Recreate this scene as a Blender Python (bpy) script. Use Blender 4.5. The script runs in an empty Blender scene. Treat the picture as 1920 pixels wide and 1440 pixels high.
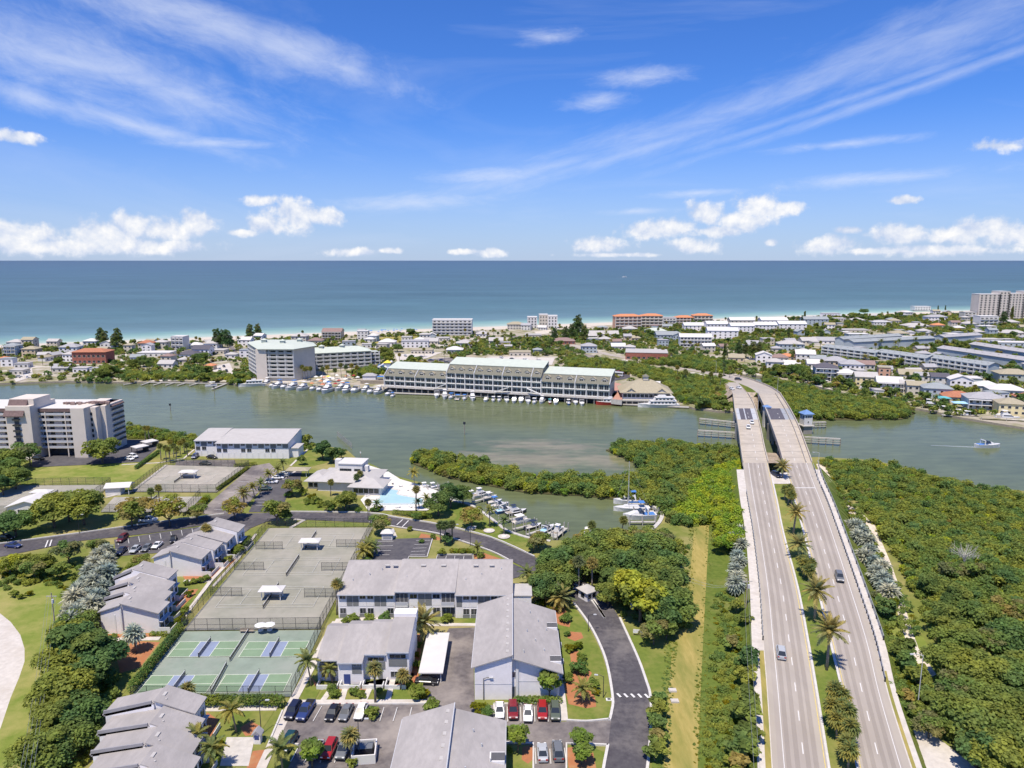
import bpy, bmesh, math, random
import numpy as np
from mathutils import Vector, Matrix
R = math.radians
sc = bpy.context.scene
C = sc.collection
random.seed(7)

# ------------------------------------------------------------------ camera
FPX, PITCH, CH = 1333.0, R(9.9), 85.0            # focal length in photo pixels (1920 wide), pitch, height
cam = bpy.data.cameras.new('camera'); camo = bpy.data.objects.new('camera', cam); C.objects.link(camo)
camo.location = (0, 0, CH); camo.rotation_euler = (R(90) - PITCH, 0, 0)
cam.sensor_width = 36.0; cam.lens = 36.0 * FPX / 1920.0
cam.clip_start = 1.0; cam.clip_end = 200000.0
sc.camera = camo

# ------------------------------------------------------------------ light
SUN_EL, SUN_AZ = R(67), R(206)                   # azimuth clockwise from +Y (straight ahead)
w = bpy.data.worlds.new('World'); sc.world = w; w.use_nodes = True
sun = bpy.data.lights.new('sun', 'SUN'); sun.energy = 4.2; sun.angle = R(0.53); sun.color = (1.0, 0.905, 0.77)
suno = bpy.data.objects.new('sun', sun); C.objects.link(suno)
sd = Vector((math.sin(SUN_AZ) * math.cos(SUN_EL), math.cos(SUN_AZ) * math.cos(SUN_EL), math.sin(SUN_EL)))
suno.rotation_euler = sd.to_track_quat('Z', 'Y').to_euler(); suno.location = (0, -50, 300)
sc.view_settings.view_transform = 'Standard'; sc.view_settings.look = 'None'
sc.view_settings.exposure = 0.42; sc.view_settings.gamma = 1.0
sc.cycles.max_bounces = 6; sc.cycles.diffuse_bounces = 2; sc.cycles.glossy_bounces = 3
sc.cycles.transparent_max_bounces = 10; sc.cycles.transmission_bounces = 3
sc.cycles.use_denoising = True
sc.cycles.caustics_reflective = False; sc.cycles.caustics_refractive = False

def world_sky():
    nt = w.node_tree; N = nt.nodes; L = nt.links; N.clear()
    def nd(t, **k):
        n = N.new(t)
        for a, b in k.items(): setattr(n, a, b)
        return n
    def val(n, i, v):
        if hasattr(v, 'bl_idname') or isinstance(v, bpy.types.NodeSocket): L.new(v, n.inputs[i])
        else: n.inputs[i].default_value = v
    def mth(op, a, b=None, c=None, clamp=False):
        n = nd('ShaderNodeMath', operation=op, use_clamp=clamp); val(n, 0, a)
        if b is not None: val(n, 1, b)
        if c is not None: val(n, 2, c)
        return n.outputs[0]
    sky = nd('ShaderNodeTexSky', sky_type='NISHITA', sun_disc=False)
    sky.sun_elevation = SUN_EL; sky.sun_rotation = SUN_AZ
    sky.altitude = 0; sky.air_density = 1.0; sky.dust_density = 0.15; sky.ozone_density = 2.5
    tc = nd('ShaderNodeTexCoord'); sp = nd('ShaderNodeSeparateXYZ'); L.new(tc.outputs['Generated'], sp.inputs[0])
    X, Y, Z = sp.outputs
    az = mth('ARCTAN2', X, Y)
    hyp = mth('SQRT', mth('ADD', mth('MULTIPLY', X, X), mth('MULTIPLY', Y, Y)))
    el = mth('ARCTAN2', Z, hyp)
    cb = nd('ShaderNodeCombineXYZ'); L.new(az, cb.inputs[0]); L.new(el, cb.inputs[1]); Pv = cb.outputs[0]
    def ang(px, py):
        a = (px - 960) / FPX; b = (720 - py) / FPX
        d = (a, math.cos(PITCH) + b * math.sin(PITCH), -math.sin(PITCH) + b * math.cos(PITCH))
        return math.atan2(d[0], d[1]), math.atan2(d[2], math.hypot(d[0], d[1]))
    def vm(op, a, b=None, c=None):
        n = nd('ShaderNodeVectorMath', operation=op)
        for i, v in enumerate((a, b, c)):
            if v is None: continue
            if isinstance(v, tuple): n.inputs[i].default_value = v
            else: L.new(v, n.inputs[i])
        return n
    def noise(vec, scale, detail, rough=.55, dist=0.0):
        n = nd('ShaderNodeTexNoise'); L.new(vec, n.inputs['Vector'])
        n.inputs['Scale'].default_value = scale; n.inputs['Detail'].default_value = detail
        n.inputs['Roughness'].default_value = rough; n.inputs['Distortion'].default_value = dist
        return n.outputs['Fac']
    def field(P, blobs):          # smallest normalised distance to a set of ellipses
        best = None
        for (px, py, rx, ry) in blobs:
            a, e = ang(px, py); sx, sy = FPX / rx * .88, FPX / ry * .90
            d = vm('LENGTH', vm('MULTIPLY_ADD', P, (sx, sy, 0), (-a * sx, -e * sy, 0)).outputs[0]).outputs['Value']
            best = d if best is None else mth('MINIMUM', best, d)
        return best
    # cumulus along the horizon: (px, py, half width, half height) in the photograph
    cum = [(45, 443, 75, 28), (195, 440, 60, 30), (250, 425, 40, 24), (310, 430, 60, 28), (372, 420, 40, 24), (100, 462, 130, 16), (280, 462, 120, 16),
           (545, 405, 55, 36), (600, 405, 44, 20), (490, 375, 44, 12), (505, 422, 40, 18), (455, 437, 30, 7), (660, 473, 50, 9), (730, 470, 26, 6),
           (870, 472, 30, 6), (925, 475, 38, 9), (1120, 460, 60, 17), (1215, 432, 62, 18), (1265, 425, 60, 20), (1320, 400, 36, 26), (1300, 460, 48, 17),
           (1425, 385, 48, 30), (1475, 388, 34, 16), (1390, 415, 46, 18), (1340, 435, 60, 12), (1560, 460, 56, 18), (1595, 432, 22, 7), (1445, 455, 14, 8),
           (1690, 440, 60, 20), (1790, 440, 60, 18), (1850, 430, 60, 20), (1740, 470, 90, 12), (1910, 440, 70, 22), (1700, 375, 26, 7),
           (30, 258, 44, 11), (1872, 273, 42, 12), (1700, 470, 150, 8), (1150, 478, 90, 5)]
    nA = noise(Pv, 30, 8, .58, .15); nB = noise(Pv, 95, 5, .55)
    nU = noise(vm('ADD', Pv, (-.003, .010, 0)).outputs[0], 30, 8, .58, .15)
    fc = field(Pv, cum)
    body = mth('ADD', mth('SUBTRACT', 1.0, fc), mth('ADD', mth('MULTIPLY', mth('SUBTRACT', nA, .5), 2.0), mth('MULTIPLY', mth('SUBTRACT', nB, .5), .65)))
    mr = nd('ShaderNodeMapRange', interpolation_type='SMOOTHSTEP'); L.new(body, mr.inputs[0])
    mr.inputs[1].default_value = .02; mr.inputs[2].default_value = .62
    cmask = mth('MULTIPLY', mr.outputs[0], .93)
    # cirrus: soft ellipses in axes turned with the streaks, broken up by drawn-out noise
    def cirrus(tilt, blobs, amp, sx, sy, seed):
        ct, st = math.cos(tilt), math.sin(tilt)
        m = nd('ShaderNodeVectorRotate', rotation_type='Z_AXIS'); L.new(Pv, m.inputs['Vector']); m.inputs['Angle'].default_value = -tilt
        Q = m.outputs[0]; best = None
        for (px, py, rx, ry) in blobs:
            a, e = ang(px, py); qa, qe = a * ct + e * st, -a * st + e * ct
            fx, fy = FPX / rx, FPX / ry
            d = vm('LENGTH', vm('MULTIPLY_ADD', Q, (fx, fy, 0), (-qa * fx, -qe * fy, 0)).outputs[0]).outputs['Value']
            best = d if best is None else mth('MINIMUM', best, d)
        S = vm('MULTIPLY_ADD', Q, (sx, sy, 0), (seed, seed * .7, seed)).outputs[0]
        n1 = noise(S, 1.0, 9, .64, .9); n2 = noise(vm('MULTIPLY', S, (3.6, 3.4, 1)).outputs[0], 1.0, 8, .68, .5)
        t = mth('ADD', mth('SUBTRACT', 1.0, best), mth('ADD', mth('MULTIPLY', mth('SUBTRACT', n1, .5), 2.1), mth('MULTIPLY', mth('SUBTRACT', n2, .5), 1.3)))
        r = nd('ShaderNodeMapRange', interpolation_type='SMOOTHSTEP'); L.new(t, r.inputs[0])
        r.inputs[1].default_value = -.55; r.inputs[2].default_value = 1.65; r.inputs[4].default_value = amp
        return r.outputs[0]
    c1 = cirrus(R(-13), [(120, 110, 300, 52), (250, 150, 260, 40), (560, 100, 190, 34), (380, 45, 260, 40), (330, 175, 210, 26), (250, 235, 190, 16), (60, 185, 130, 20), (640, 125, 90, 14)], .62, 6, 15, 3.1)
    c2 = cirrus(R(15), [(1760, 150, 380, 9), (1560, 196, 300, 8), (1220, 275, 330, 13), (1010, 318, 240, 14), (1350, 215, 400, 34), (1750, 70, 300, 40)], .40, 6, 26, 8.7)
    c3 = cirrus(R(2), [(1030, 70, 56, 12), (1195, 143, 70, 15), (1120, 190, 56, 13), (1640, 335, 150, 11), (1310, 362, 80, 6), (790, 380, 130, 14), (1195, 396, 60, 6), (390, 268, 90, 9), (930, 330, 100, 12), (1580, 270, 120, 7)], .58, 9, 30, 14.3)
    c4 = mth('MULTIPLY', mth('MULTIPLY', mth('SUBTRACT', noise(vm('MULTIPLY', Pv, (2.2, 9, 1)).outputs[0], 1.0, 6, .6, .8), .5, clamp=True), 1.5), .45)
    ci = mth('MAXIMUM', mth('MAXIMUM', c1, c2), mth('MAXIMUM', c3, c4))
    # sky colour: clear deep blue aloft
    tint = nd('ShaderNodeMix', data_type='RGBA', blend_type='MULTIPLY'); tint.inputs[0].default_value = 1.0
    L.new(sky.outputs[0], tint.inputs[6]); tint.inputs[7].default_value = SKY_TINT
    hs = nd('ShaderNodeHueSaturation'); hs.inputs['Saturation'].default_value = SKY_SAT; L.new(tint.outputs[2], hs.inputs['Color'])
    hz = nd('ShaderNodeMapRange', interpolation_type='SMOOTHSTEP'); L.new(el, hz.inputs[0]); hz.inputs[1].default_value = -.02; hz.inputs[2].default_value = .20; hz.inputs[3].default_value = .62; hz.inputs[4].default_value = 0.0
    hm = nd('ShaderNodeMix', data_type='RGBA'); L.new(hz.outputs[0], hm.inputs[0]); L.new(hs.outputs[0], hm.inputs[6]); hm.inputs[7].default_value = (3.5, 4.1, 5.5, 1)
    mx = nd('ShaderNodeMix', data_type='RGBA'); L.new(ci, mx.inputs[0]); L.new(hm.outputs[2], mx.inputs[6]); mx.inputs[7].default_value = (5.6, 6.0, 7.0, 1)
    shade = nd('ShaderNodeMapRange'); L.new(mth('ADD', mth('MULTIPLY', mth('SUBTRACT', nA, nU), 2.2), mth('MULTIPLY', body, .45)), shade.inputs[0]); shade.inputs[1].default_value = -.1; shade.inputs[2].default_value = .75
    cc = nd('ShaderNodeMix', data_type='RGBA'); L.new(shade.outputs[0], cc.inputs[0]); cc.inputs[6].default_value = (4.2, 4.8, 6.1, 1); cc.inputs[7].default_value = (7.2, 7.1, 7.0, 1)
    m2 = nd('ShaderNodeMix', data_type='RGBA'); L.new(cmask, m2.inputs[0]); L.new(mx.outputs[2], m2.inputs[6]); L.new(cc.outputs[2], m2.inputs[7])
    bg = nd('ShaderNodeBackground'); bg.inputs[1].default_value = SKY_STRENGTH; L.new(m2.outputs[2], bg.inputs[0])
    out = nd('ShaderNodeOutputWorld'); L.new(bg.outputs[0], out.inputs[0])
SKY_TINT, SKY_SAT, SKY_STRENGTH = (0.41, 0.605, 1.06, 1), 1.05, 0.108
world_sky()
w.cycles.sampling_method = 'MANUAL'; w.cycles.sample_map_resolution = 512
sc.cycles.adaptive_threshold = .025

# ------------------------------------------------------------------ pixel -> place
def G(px, py, z=1.2):
    """the point at height z that the photograph shows at pixel (px, py)"""
    a = (px - 960) / FPX; b = (720 - py) / FPX
    dy = math.cos(PITCH) + b * math.sin(PITCH); dz = -math.sin(PITCH) + b * math.cos(PITCH)
    t = (z - CH) / dz
    return Vector((a * t, dy * t, z))
def PX(p):
    """pixel of a world point"""
    x, y, z = p[0], p[1], p[2] - CH
    d = y * math.cos(PITCH) - z * math.sin(PITCH); u = y * math.sin(PITCH) + z * math.cos(PITCH)
    d = max(d, 1e-3)
    return 960 + FPX * x / d, 720 - FPX * u / d
def ppm(py, z=1.2):
    p = G(960, py, z); return FPX / (p.y * math.cos(PITCH) + (CH - z) * math.sin(PITCH))
def pl(*pts, z=1.2): return [G(x, y, z) for x, y in pts]

# ------------------------------------------------------------------ materials
M = {}
def mat(name, col, rough=.85, var=.18, scale=.6, spec=.25, metal=0.0, bump=0.0, bscale=None, detail=5, col2=None, lo=.3, hi=.7, big=None, emit=None, alpha=None, stretch=None):
    m = bpy.data.materials.new(name); m.use_nodes = True; nt = m.node_tree; N = nt.nodes; L = nt.links
    bs = N['Principled BSDF']; bs.inputs['Roughness'].default_value = rough; bs.inputs['Metallic'].default_value = metal
    bs.inputs['Specular IOR Level'].default_value = spec
    c = tuple(col) + (1,)
    geo = N.new('ShaderNodeNewGeometry')
    vec = geo.outputs['Position']
    if stretch:
        v = N.new('ShaderNodeVectorMath'); v.operation = 'MULTIPLY'; L.new(vec, v.inputs[0]); v.inputs[1].default_value = stretch; vec = v.outputs[0]
    if var or col2:
        n = N.new('ShaderNodeTexNoise'); L.new(vec, n.inputs['Vector']); n.inputs['Scale'].default_value = scale; n.inputs['Detail'].default_value = detail; n.inputs['Roughness'].default_value = .6
        r = N.new('ShaderNodeMapRange'); L.new(n.outputs['Fac'], r.inputs[0]); r.inputs[1].default_value = lo; r.inputs[2].default_value = hi
        mx = N.new('ShaderNodeMix'); mx.data_type = 'RGBA'; L.new(r.outputs[0], mx.inputs[0])
        mx.inputs[6].default_value = tuple(x * (1 - var) for x in col) + (1,) if not col2 else c
        mx.inputs[7].default_value = tuple(min(1, x * (1 + var)) for x in col) + (1,) if not col2 else tuple(col2) + (1,)
        o = mx.outputs[2]
        if big:                       # a second, broader patchiness: (scale, colour, lo, hi)
            n2 = N.new('ShaderNodeTexNoise'); L.new(vec, n2.inputs['Vector']); n2.inputs['Scale'].default_value = big[0]; n2.inputs['Detail'].default_value = 6; n2.inputs['Roughness'].default_value = .65
            r2 = N.new('ShaderNodeMapRange'); L.new(n2.outputs['Fac'], r2.inputs[0]); r2.inputs[1].default_value = big[2]; r2.inputs[2].default_value = big[3]
            m2 = N.new('ShaderNodeMix'); m2.data_type = 'RGBA'; L.new(r2.outputs[0], m2.inputs[0]); L.new(o, m2.inputs[6]); m2.inputs[7].default_value = tuple(big[1]) + (1,); o = m2.outputs[2]
        L.new(o, bs.inputs['Base Color'])
    else: bs.inputs['Base Color'].default_value = c
    if bump:
        nb = N.new('ShaderNodeTexNoise'); L.new(vec, nb.inputs['Vector']); nb.inputs['Scale'].default_value = bscale or scale * 4; nb.inputs['Detail'].default_value = 4
        b = N.new('ShaderNodeBump'); b.inputs['Strength'].default_value = bump; b.inputs['Distance'].default_value = .1; L.new(nb.outputs['Fac'], b.inputs['Height']); L.new(b.outputs[0], bs.inputs['Normal'])
    if alpha is not None: bs.inputs['Alpha'].default_value = alpha
    M[name] = m
    return m
def leafmat(name, col, var=.45, hue=(1.42, 1.12, .8), trans=.5, scale=.12):
    """foliage: colour differs leaf by leaf and bush by bush"""
    m = bpy.data.materials.new(name); m.use_nodes = True; nt = m.node_tree; N = nt.nodes; L = nt.links; N.clear()
    geo = N.new('ShaderNodeNewGeometry'); oi = N.new('ShaderNodeObjectInfo')
    r = N.new('ShaderNodeMapRange'); L.new(geo.outputs['Random Per Island'], r.inputs[0]); r.inputs[3].default_value = 1 - var * .7; r.inputs[4].default_value = 1 + var
    n = N.new('ShaderNodeTexNoise'); L.new(geo.outputs['Position'], n.inputs['Vector']); n.inputs['Scale'].default_value = scale; n.inputs['Detail'].default_value = 3
    a = N.new('ShaderNodeMath'); a.operation = 'MULTIPLY_ADD'; L.new(oi.outputs['Random'], a.inputs[0]); a.inputs[1].default_value = .5; a.inputs[2].default_value = -.25
    b = N.new('ShaderNodeMath'); b.operation = 'ADD'; L.new(n.outputs['Fac'], b.inputs[0]); L.new(a.outputs[0], b.inputs[1])
    rr = N.new('ShaderNodeMapRange'); L.new(b.outputs[0], rr.inputs[0]); rr.inputs[1].default_value = .25; rr.inputs[2].default_value = .75
    mx = N.new('ShaderNodeMix'); mx.data_type = 'RGBA'; L.new(rr.outputs[0], mx.inputs[0])
    mx.inputs[6].default_value = (col[0] * .68, col[1] * .82, col[2] * .9) + (1,); mx.inputs[7].default_value = tuple(x * h for x, h in zip(col, hue)) + (1,)
    vm = N.new('ShaderNodeVectorMath'); vm.operation = 'SCALE'; L.new(mx.outputs[2], vm.inputs[0]); L.new(r.outputs[0], vm.inputs[3])
    d = N.new('ShaderNodeBsdfDiffuse'); L.new(vm.outputs[0], d.inputs[0])
    t = N.new('ShaderNodeBsdfTranslucent'); L.new(vm.outputs[0], t.inputs[0])
    s = N.new('ShaderNodeMixShader'); s.inputs[0].default_value = trans; L.new(d.outputs[0], s.inputs[1]); L.new(t.outputs[0], s.inputs[2])
    o = N.new('ShaderNodeOutputMaterial'); L.new(s.outputs[0], o.inputs[0]); M[name] = m

mat('asphalt_dark', (.062, .057, .066), .85, .22, .8, col2=(.10, .094, .10), big=(.10, (.17, .155, .15), .5, .72))
mat('asphalt_worn', (.10, .088, .09), .9, .3, .9, col2=(.165, .148, .145), big=(.085, (.30, .265, .235), .42, .66))
mat('asphalt_lot', (.065, .063, .075), .9, .25, .6, col2=(.11, .105, .11), big=(.12, (.15, .14, .135), .5, .8))
mat('highway', (.40, .36, .31), .9, .10, .25, big=(.05, (.36, .318, .272), .4, .7), stretch=(1, .25, 1))
mat('highway_worn', (.375, .335, .295), .9, .10, .25, big=(.05, (.335, .295, .26), .4, .7), stretch=(1, .25, 1))
mat('wheel_track', (.27, .235, .205), .9, .12, .3, alpha=.16)
mat('deck_concrete', (.46, .41, .345), .9, .12, .3, big=(.08, (.38, .335, .28), .45, .75))
mat('concrete', (.50, .475, .44), .9, .16, .8, big=(.15, (.40, .37, .33), .5, .8))
mat('path', (.55, .51, .46), .9, .12, .9, big=(.2, (.45, .40, .34), .5, .8))
mat('kerb', (.56, .54, .51), .9, .1, 1.2)
mat('pier_concrete', (.30, .285, .26), .9, .2, .5)
mat('white_paint', (.64, .63, .61), .7, .06, 1)
mat('yellow_paint', (.62, .50, .16), .7, .1, 1)
mat('grass', (.135, .165, .035), .95, .2, .5, spec=.1, col2=(.20, .215, .055), big=(.045, (.33, .28, .12), .44, .66), bump=.5, bscale=6)
mat('lawn', (.11, .155, .028), .95, .2, .9, spec=.1, col2=(.165, .20, .040), big=(.07, (.29, .255, .085), .46, .68), bump=.5, bscale=7)
mat('field_grass', (.15, .20, .035), .95, .2, .4, spec=.1, col2=(.215, .245, .055), big=(.05, (.34, .30, .11), .44, .68), bump=.5, bscale=5)
mat('dry_grass', (.30, .25, .075), .95, .2, .9, spec=.1, col2=(.40, .32, .11), big=(.10, (.19, .20, .05), .42, .64), stretch=(1.6, .35, 1), bump=.4, bscale=6)
mat('weeds', (.085, .125, .022), .95, .3, .8, spec=.1, col2=(.14, .18, .035), big=(.09, (.20, .20, .06), .5, .75), bump=.6, bscale=4)
mat('mulch', (.42, .17, .075), .95, .25, 1.4, spec=.1, col2=(.34, .15, .08), big=(.35, (.45, .27, .13), .5, .8), bump=.5, bscale=9)
mat('sand', (.56, .505, .425), .95, .1, .4, spec=.1, big=(.03, (.50, .435, .35), .5, .75))
mat('dirt_track', (.62, .55, .46), .95, .2, .6, spec=.1, big=(.1, (.52, .44, .34), .5, .75))
mat('rock', (.38, .31, .24), .9, .4, .8, big=(.3, (.22, .18, .14), .45, .7), bump=.8, bscale=1.5)
mat('island_soil', (.40, .35, .28), .95, .3, .09, spec=.1, col2=(.20, .20, .085), detail=8, lo=.40, hi=.62, big=(.035, (.52, .48, .42), .52, .62))
mat('mud', (.085, .080, .035), .95, .3, .6)
mat('clay_court', (.27, .265, .215), .95, .12, .35, big=(.055, (.37, .345, .295), .42, .68), detail=7)
mat('clay_old', (.37, .34, .29), .95, .14, .4, big=(.08, (.27, .27, .22), .45, .7))
mat('hard_green', (.23, .28, .225), .85, .12, .3, big=(.09, (.30, .32, .28), .45, .75))
mat('court_green', (.20, .285, .18), .8, .08, .5)
mat('court_blue', (.235, .28, .39), .8, .08, .5)
mat('court_line', (.66, .70, .58), .8, .05, 1)
mat('clay_line', (.55, .55, .50), .9, .1, 1)
mat('pool_water', (.40, .60, .64), .08, .06, .3, spec=.5)
mat('deck_white', (.66, .63, .58), .85, .08, .6)
mat('brick_paving', (.45, .25, .19), .9, .2, 1.5)
mat('timber', (.30, .26, .21), .9, .25, 1.2)
mat('timber_grey', (.42, .40, .36), .9, .2, 1.2)
mat('dark_metal', (.035, .037, .04), .5, 0, 1, spec=.5)
mat('grey_metal', (.35, .36, .37), .45, .1, 1, spec=.5)
mat('galvanised', (.50, .51, .52), .5, .1, 1, spec=.5)
mat('chainlink', (.06, .075, .065), .7, 0, 1, alpha=.16)
mat('net', (.03, .035, .06), .8, 0, 1, alpha=.6)
# buildings
mat('roof_shingle', (.375, .35, .335), .95, .10, 1.3, detail=8, big=(.16, (.29, .272, .262), .42, .74), bump=.4, bscale=4, stretch=(1, .45, 1))
mat('party_wall_shade', (.30, .29, .30), .9, .08, .8)  # darker grey for the party-wall fins: shade put into the colour
mat('roof_light', (.44, .42, .40), .9, .08, .6, big=(.14, (.46, .445, .43), .5, .75))
mat('roof_white', (.60, .585, .56), .8, .05, .5)
mat('roof_green_white', (.50, .545, .475), .7, .06, .4)
mat('roof_olive', (.185, .18, .145), .95, .12, 1.0)
mat('roof_tan', (.36, .32, .23), .95, .12, 1.0)
mat('roof_brown', (.27, .19, .17), .9, .15, .9)
mat('roof_mansard', (.17, .12, .115), .9, .2, 1.2)
mat('roof_dark', (.105, .10, .12), .9, .15, .9)
mat('roof_grey', (.36, .355, .365), .9, .12, .9)
mat('roof_terracotta', (.56, .235, .12), .9, .2, .8)
mat('roof_rust', (.40, .17, .10), .9, .2, .8)
mat('roof_blue', (.15, .26, .48), .6, .08, .8, spec=.4)
mat('roof_bluegrey', (.29, .315, .325), .9, .12, .8)
mat('wall_white', (.66, .64, .615), .85, .05, .6)
mat('wall_grey', (.78, .755, .755), .85, .05, .8)
mat('wall_panel_dark', (.20, .205, .205), .85, .08, .8)
mat('wall_panel_light', (.74, .725, .72), .85, .05, .8)
mat('wall_cream', (.60, .54, .45), .85, .06, .6)
mat('wall_tower', (.63, .565, .50), .9, .06, .25)
mat('wall_beige', (.58, .545, .48), .85, .06, .5)
mat('wall_tan', (.60, .48, .33), .85, .08, .5)
mat('wall_yellow', (.72, .62, .36), .85, .06, .5)
mat('wall_salmon', (.60, .36, .25), .85, .08, .5)
mat('wall_brick', (.30, .115, .085), .9, .25, 1.0)
mat('wall_blue', (.40, .455, .49), .85, .06, .5)
mat('wall_pale_green', (.40, .44, .40), .85, .06, .5)
mat('trim_white', (.68, .675, .66), .6, .03, 1)
mat('trim_grey', (.48, .49, .52), .7, .05, 1)
mat('glass', (.030, .036, .042), .12, 0, 1, spec=.6)
mat('glass_blue', (.05, .085, .16), .15, 0, 1, spec=.6)
mat('door_blue', (.045, .07, .22), .5, 0, 1)
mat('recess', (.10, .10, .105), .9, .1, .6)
mat('solar', (.04, .045, .07), .3, .1, 2, spec=.5)
mat('canvas_white', (.74, .73, .71), .8, .03, 1)
mat('canvas_blue', (.07, .20, .50), .8, .06, 1)
mat('canvas_teal', (.12, .42, .46), .8, .06, 1)
mat('canvas_yellow', (.85, .65, .08), .8, .06, 1)
mat('canvas_lightblue', (.35, .58, .72), .8, .06, 1)
mat('hull_white', (.66, .655, .645), .35, .03, 1, spec=.5)
mat('hull_red', (.34, .035, .03), .35, .05, 1, spec=.5)
mat('hull_dark', (.03, .035, .05), .35, .05, 1, spec=.5)
mat('hull_blue', (.04, .12, .32), .35, .05, 1, spec=.5)
mat('tyre', (.018, .018, .018), .9, 0, 1)
mat('rim', (.45, .45, .46), .35, 0, 1, metal=.7)
mat('lamp_white', (.85, .85, .82), .2, 0, 1, spec=.5)
mat('lamp_red', (.35, .02, .015), .3, 0, 1, spec=.5)
for n_, c_ in dict(white=(.78, .78, .78), silver=(.42, .44, .46), grey=(.15, .16, .17), black=(.018, .018, .022), red=(.33, .02, .022), blue=(.03, .05, .16), navy=(.018, .022, .05), green=(.10, .12, .09), teal=(.015, .05, .06), darkred=(.20, .018, .025), maroon=(.12, .02, .03)).items():
    mat('paint_' + n_, c_, .28, 0, 1, spec=.6)
mat('bark', (.17, .135, .10), .95, .3, 3, spec=.1)
mat('palm_bark', (.26, .225, .185), .95, .25, 3, spec=.1)
leafmat('leaf_oak', (0.183, 0.260, 0.083)); leafmat('leaf_dark', (0.123, 0.197, 0.070)); leafmat('leaf_mid', (0.215, 0.291, 0.080)); leafmat('leaf_bright', (0.349, 0.430, 0.073))
leafmat('leaf_mangrove', (0.222, 0.298, 0.080), .5, scale=.035); leafmat('leaf_mangrove_bright', (0.316, 0.430, 0.059), .5, scale=.045); leafmat('leaf_scrub', (0.228, 0.311, 0.085), .5, scale=.06)
leafmat('leaf_pine', (0.148, 0.187, 0.088), .4); leafmat('leaf_silver', (.40, .405, .325), .55, (1.2, 1.15, 1.05), .3); leafmat('leaf_palm', (0.242, 0.270, 0.096), .35)
leafmat('leaf_date', (0.295, 0.298, 0.131), .35); leafmat('leaf_hedge', (0.168, 0.250, 0.061), .4); leafmat('leaf_shrub', (0.235, 0.340, 0.066), .4); leafmat('leaf_brown', (.20, .145, .10), .3, (1.1, 1.05, 1)); leafmat('leaf_yellow', (.175, .19, .020), .35)
leafmat('leaf_olive', (0.269, 0.263, 0.110), .4); leafmat('leaf_dead', (.26, .19, .12), .4)

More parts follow.
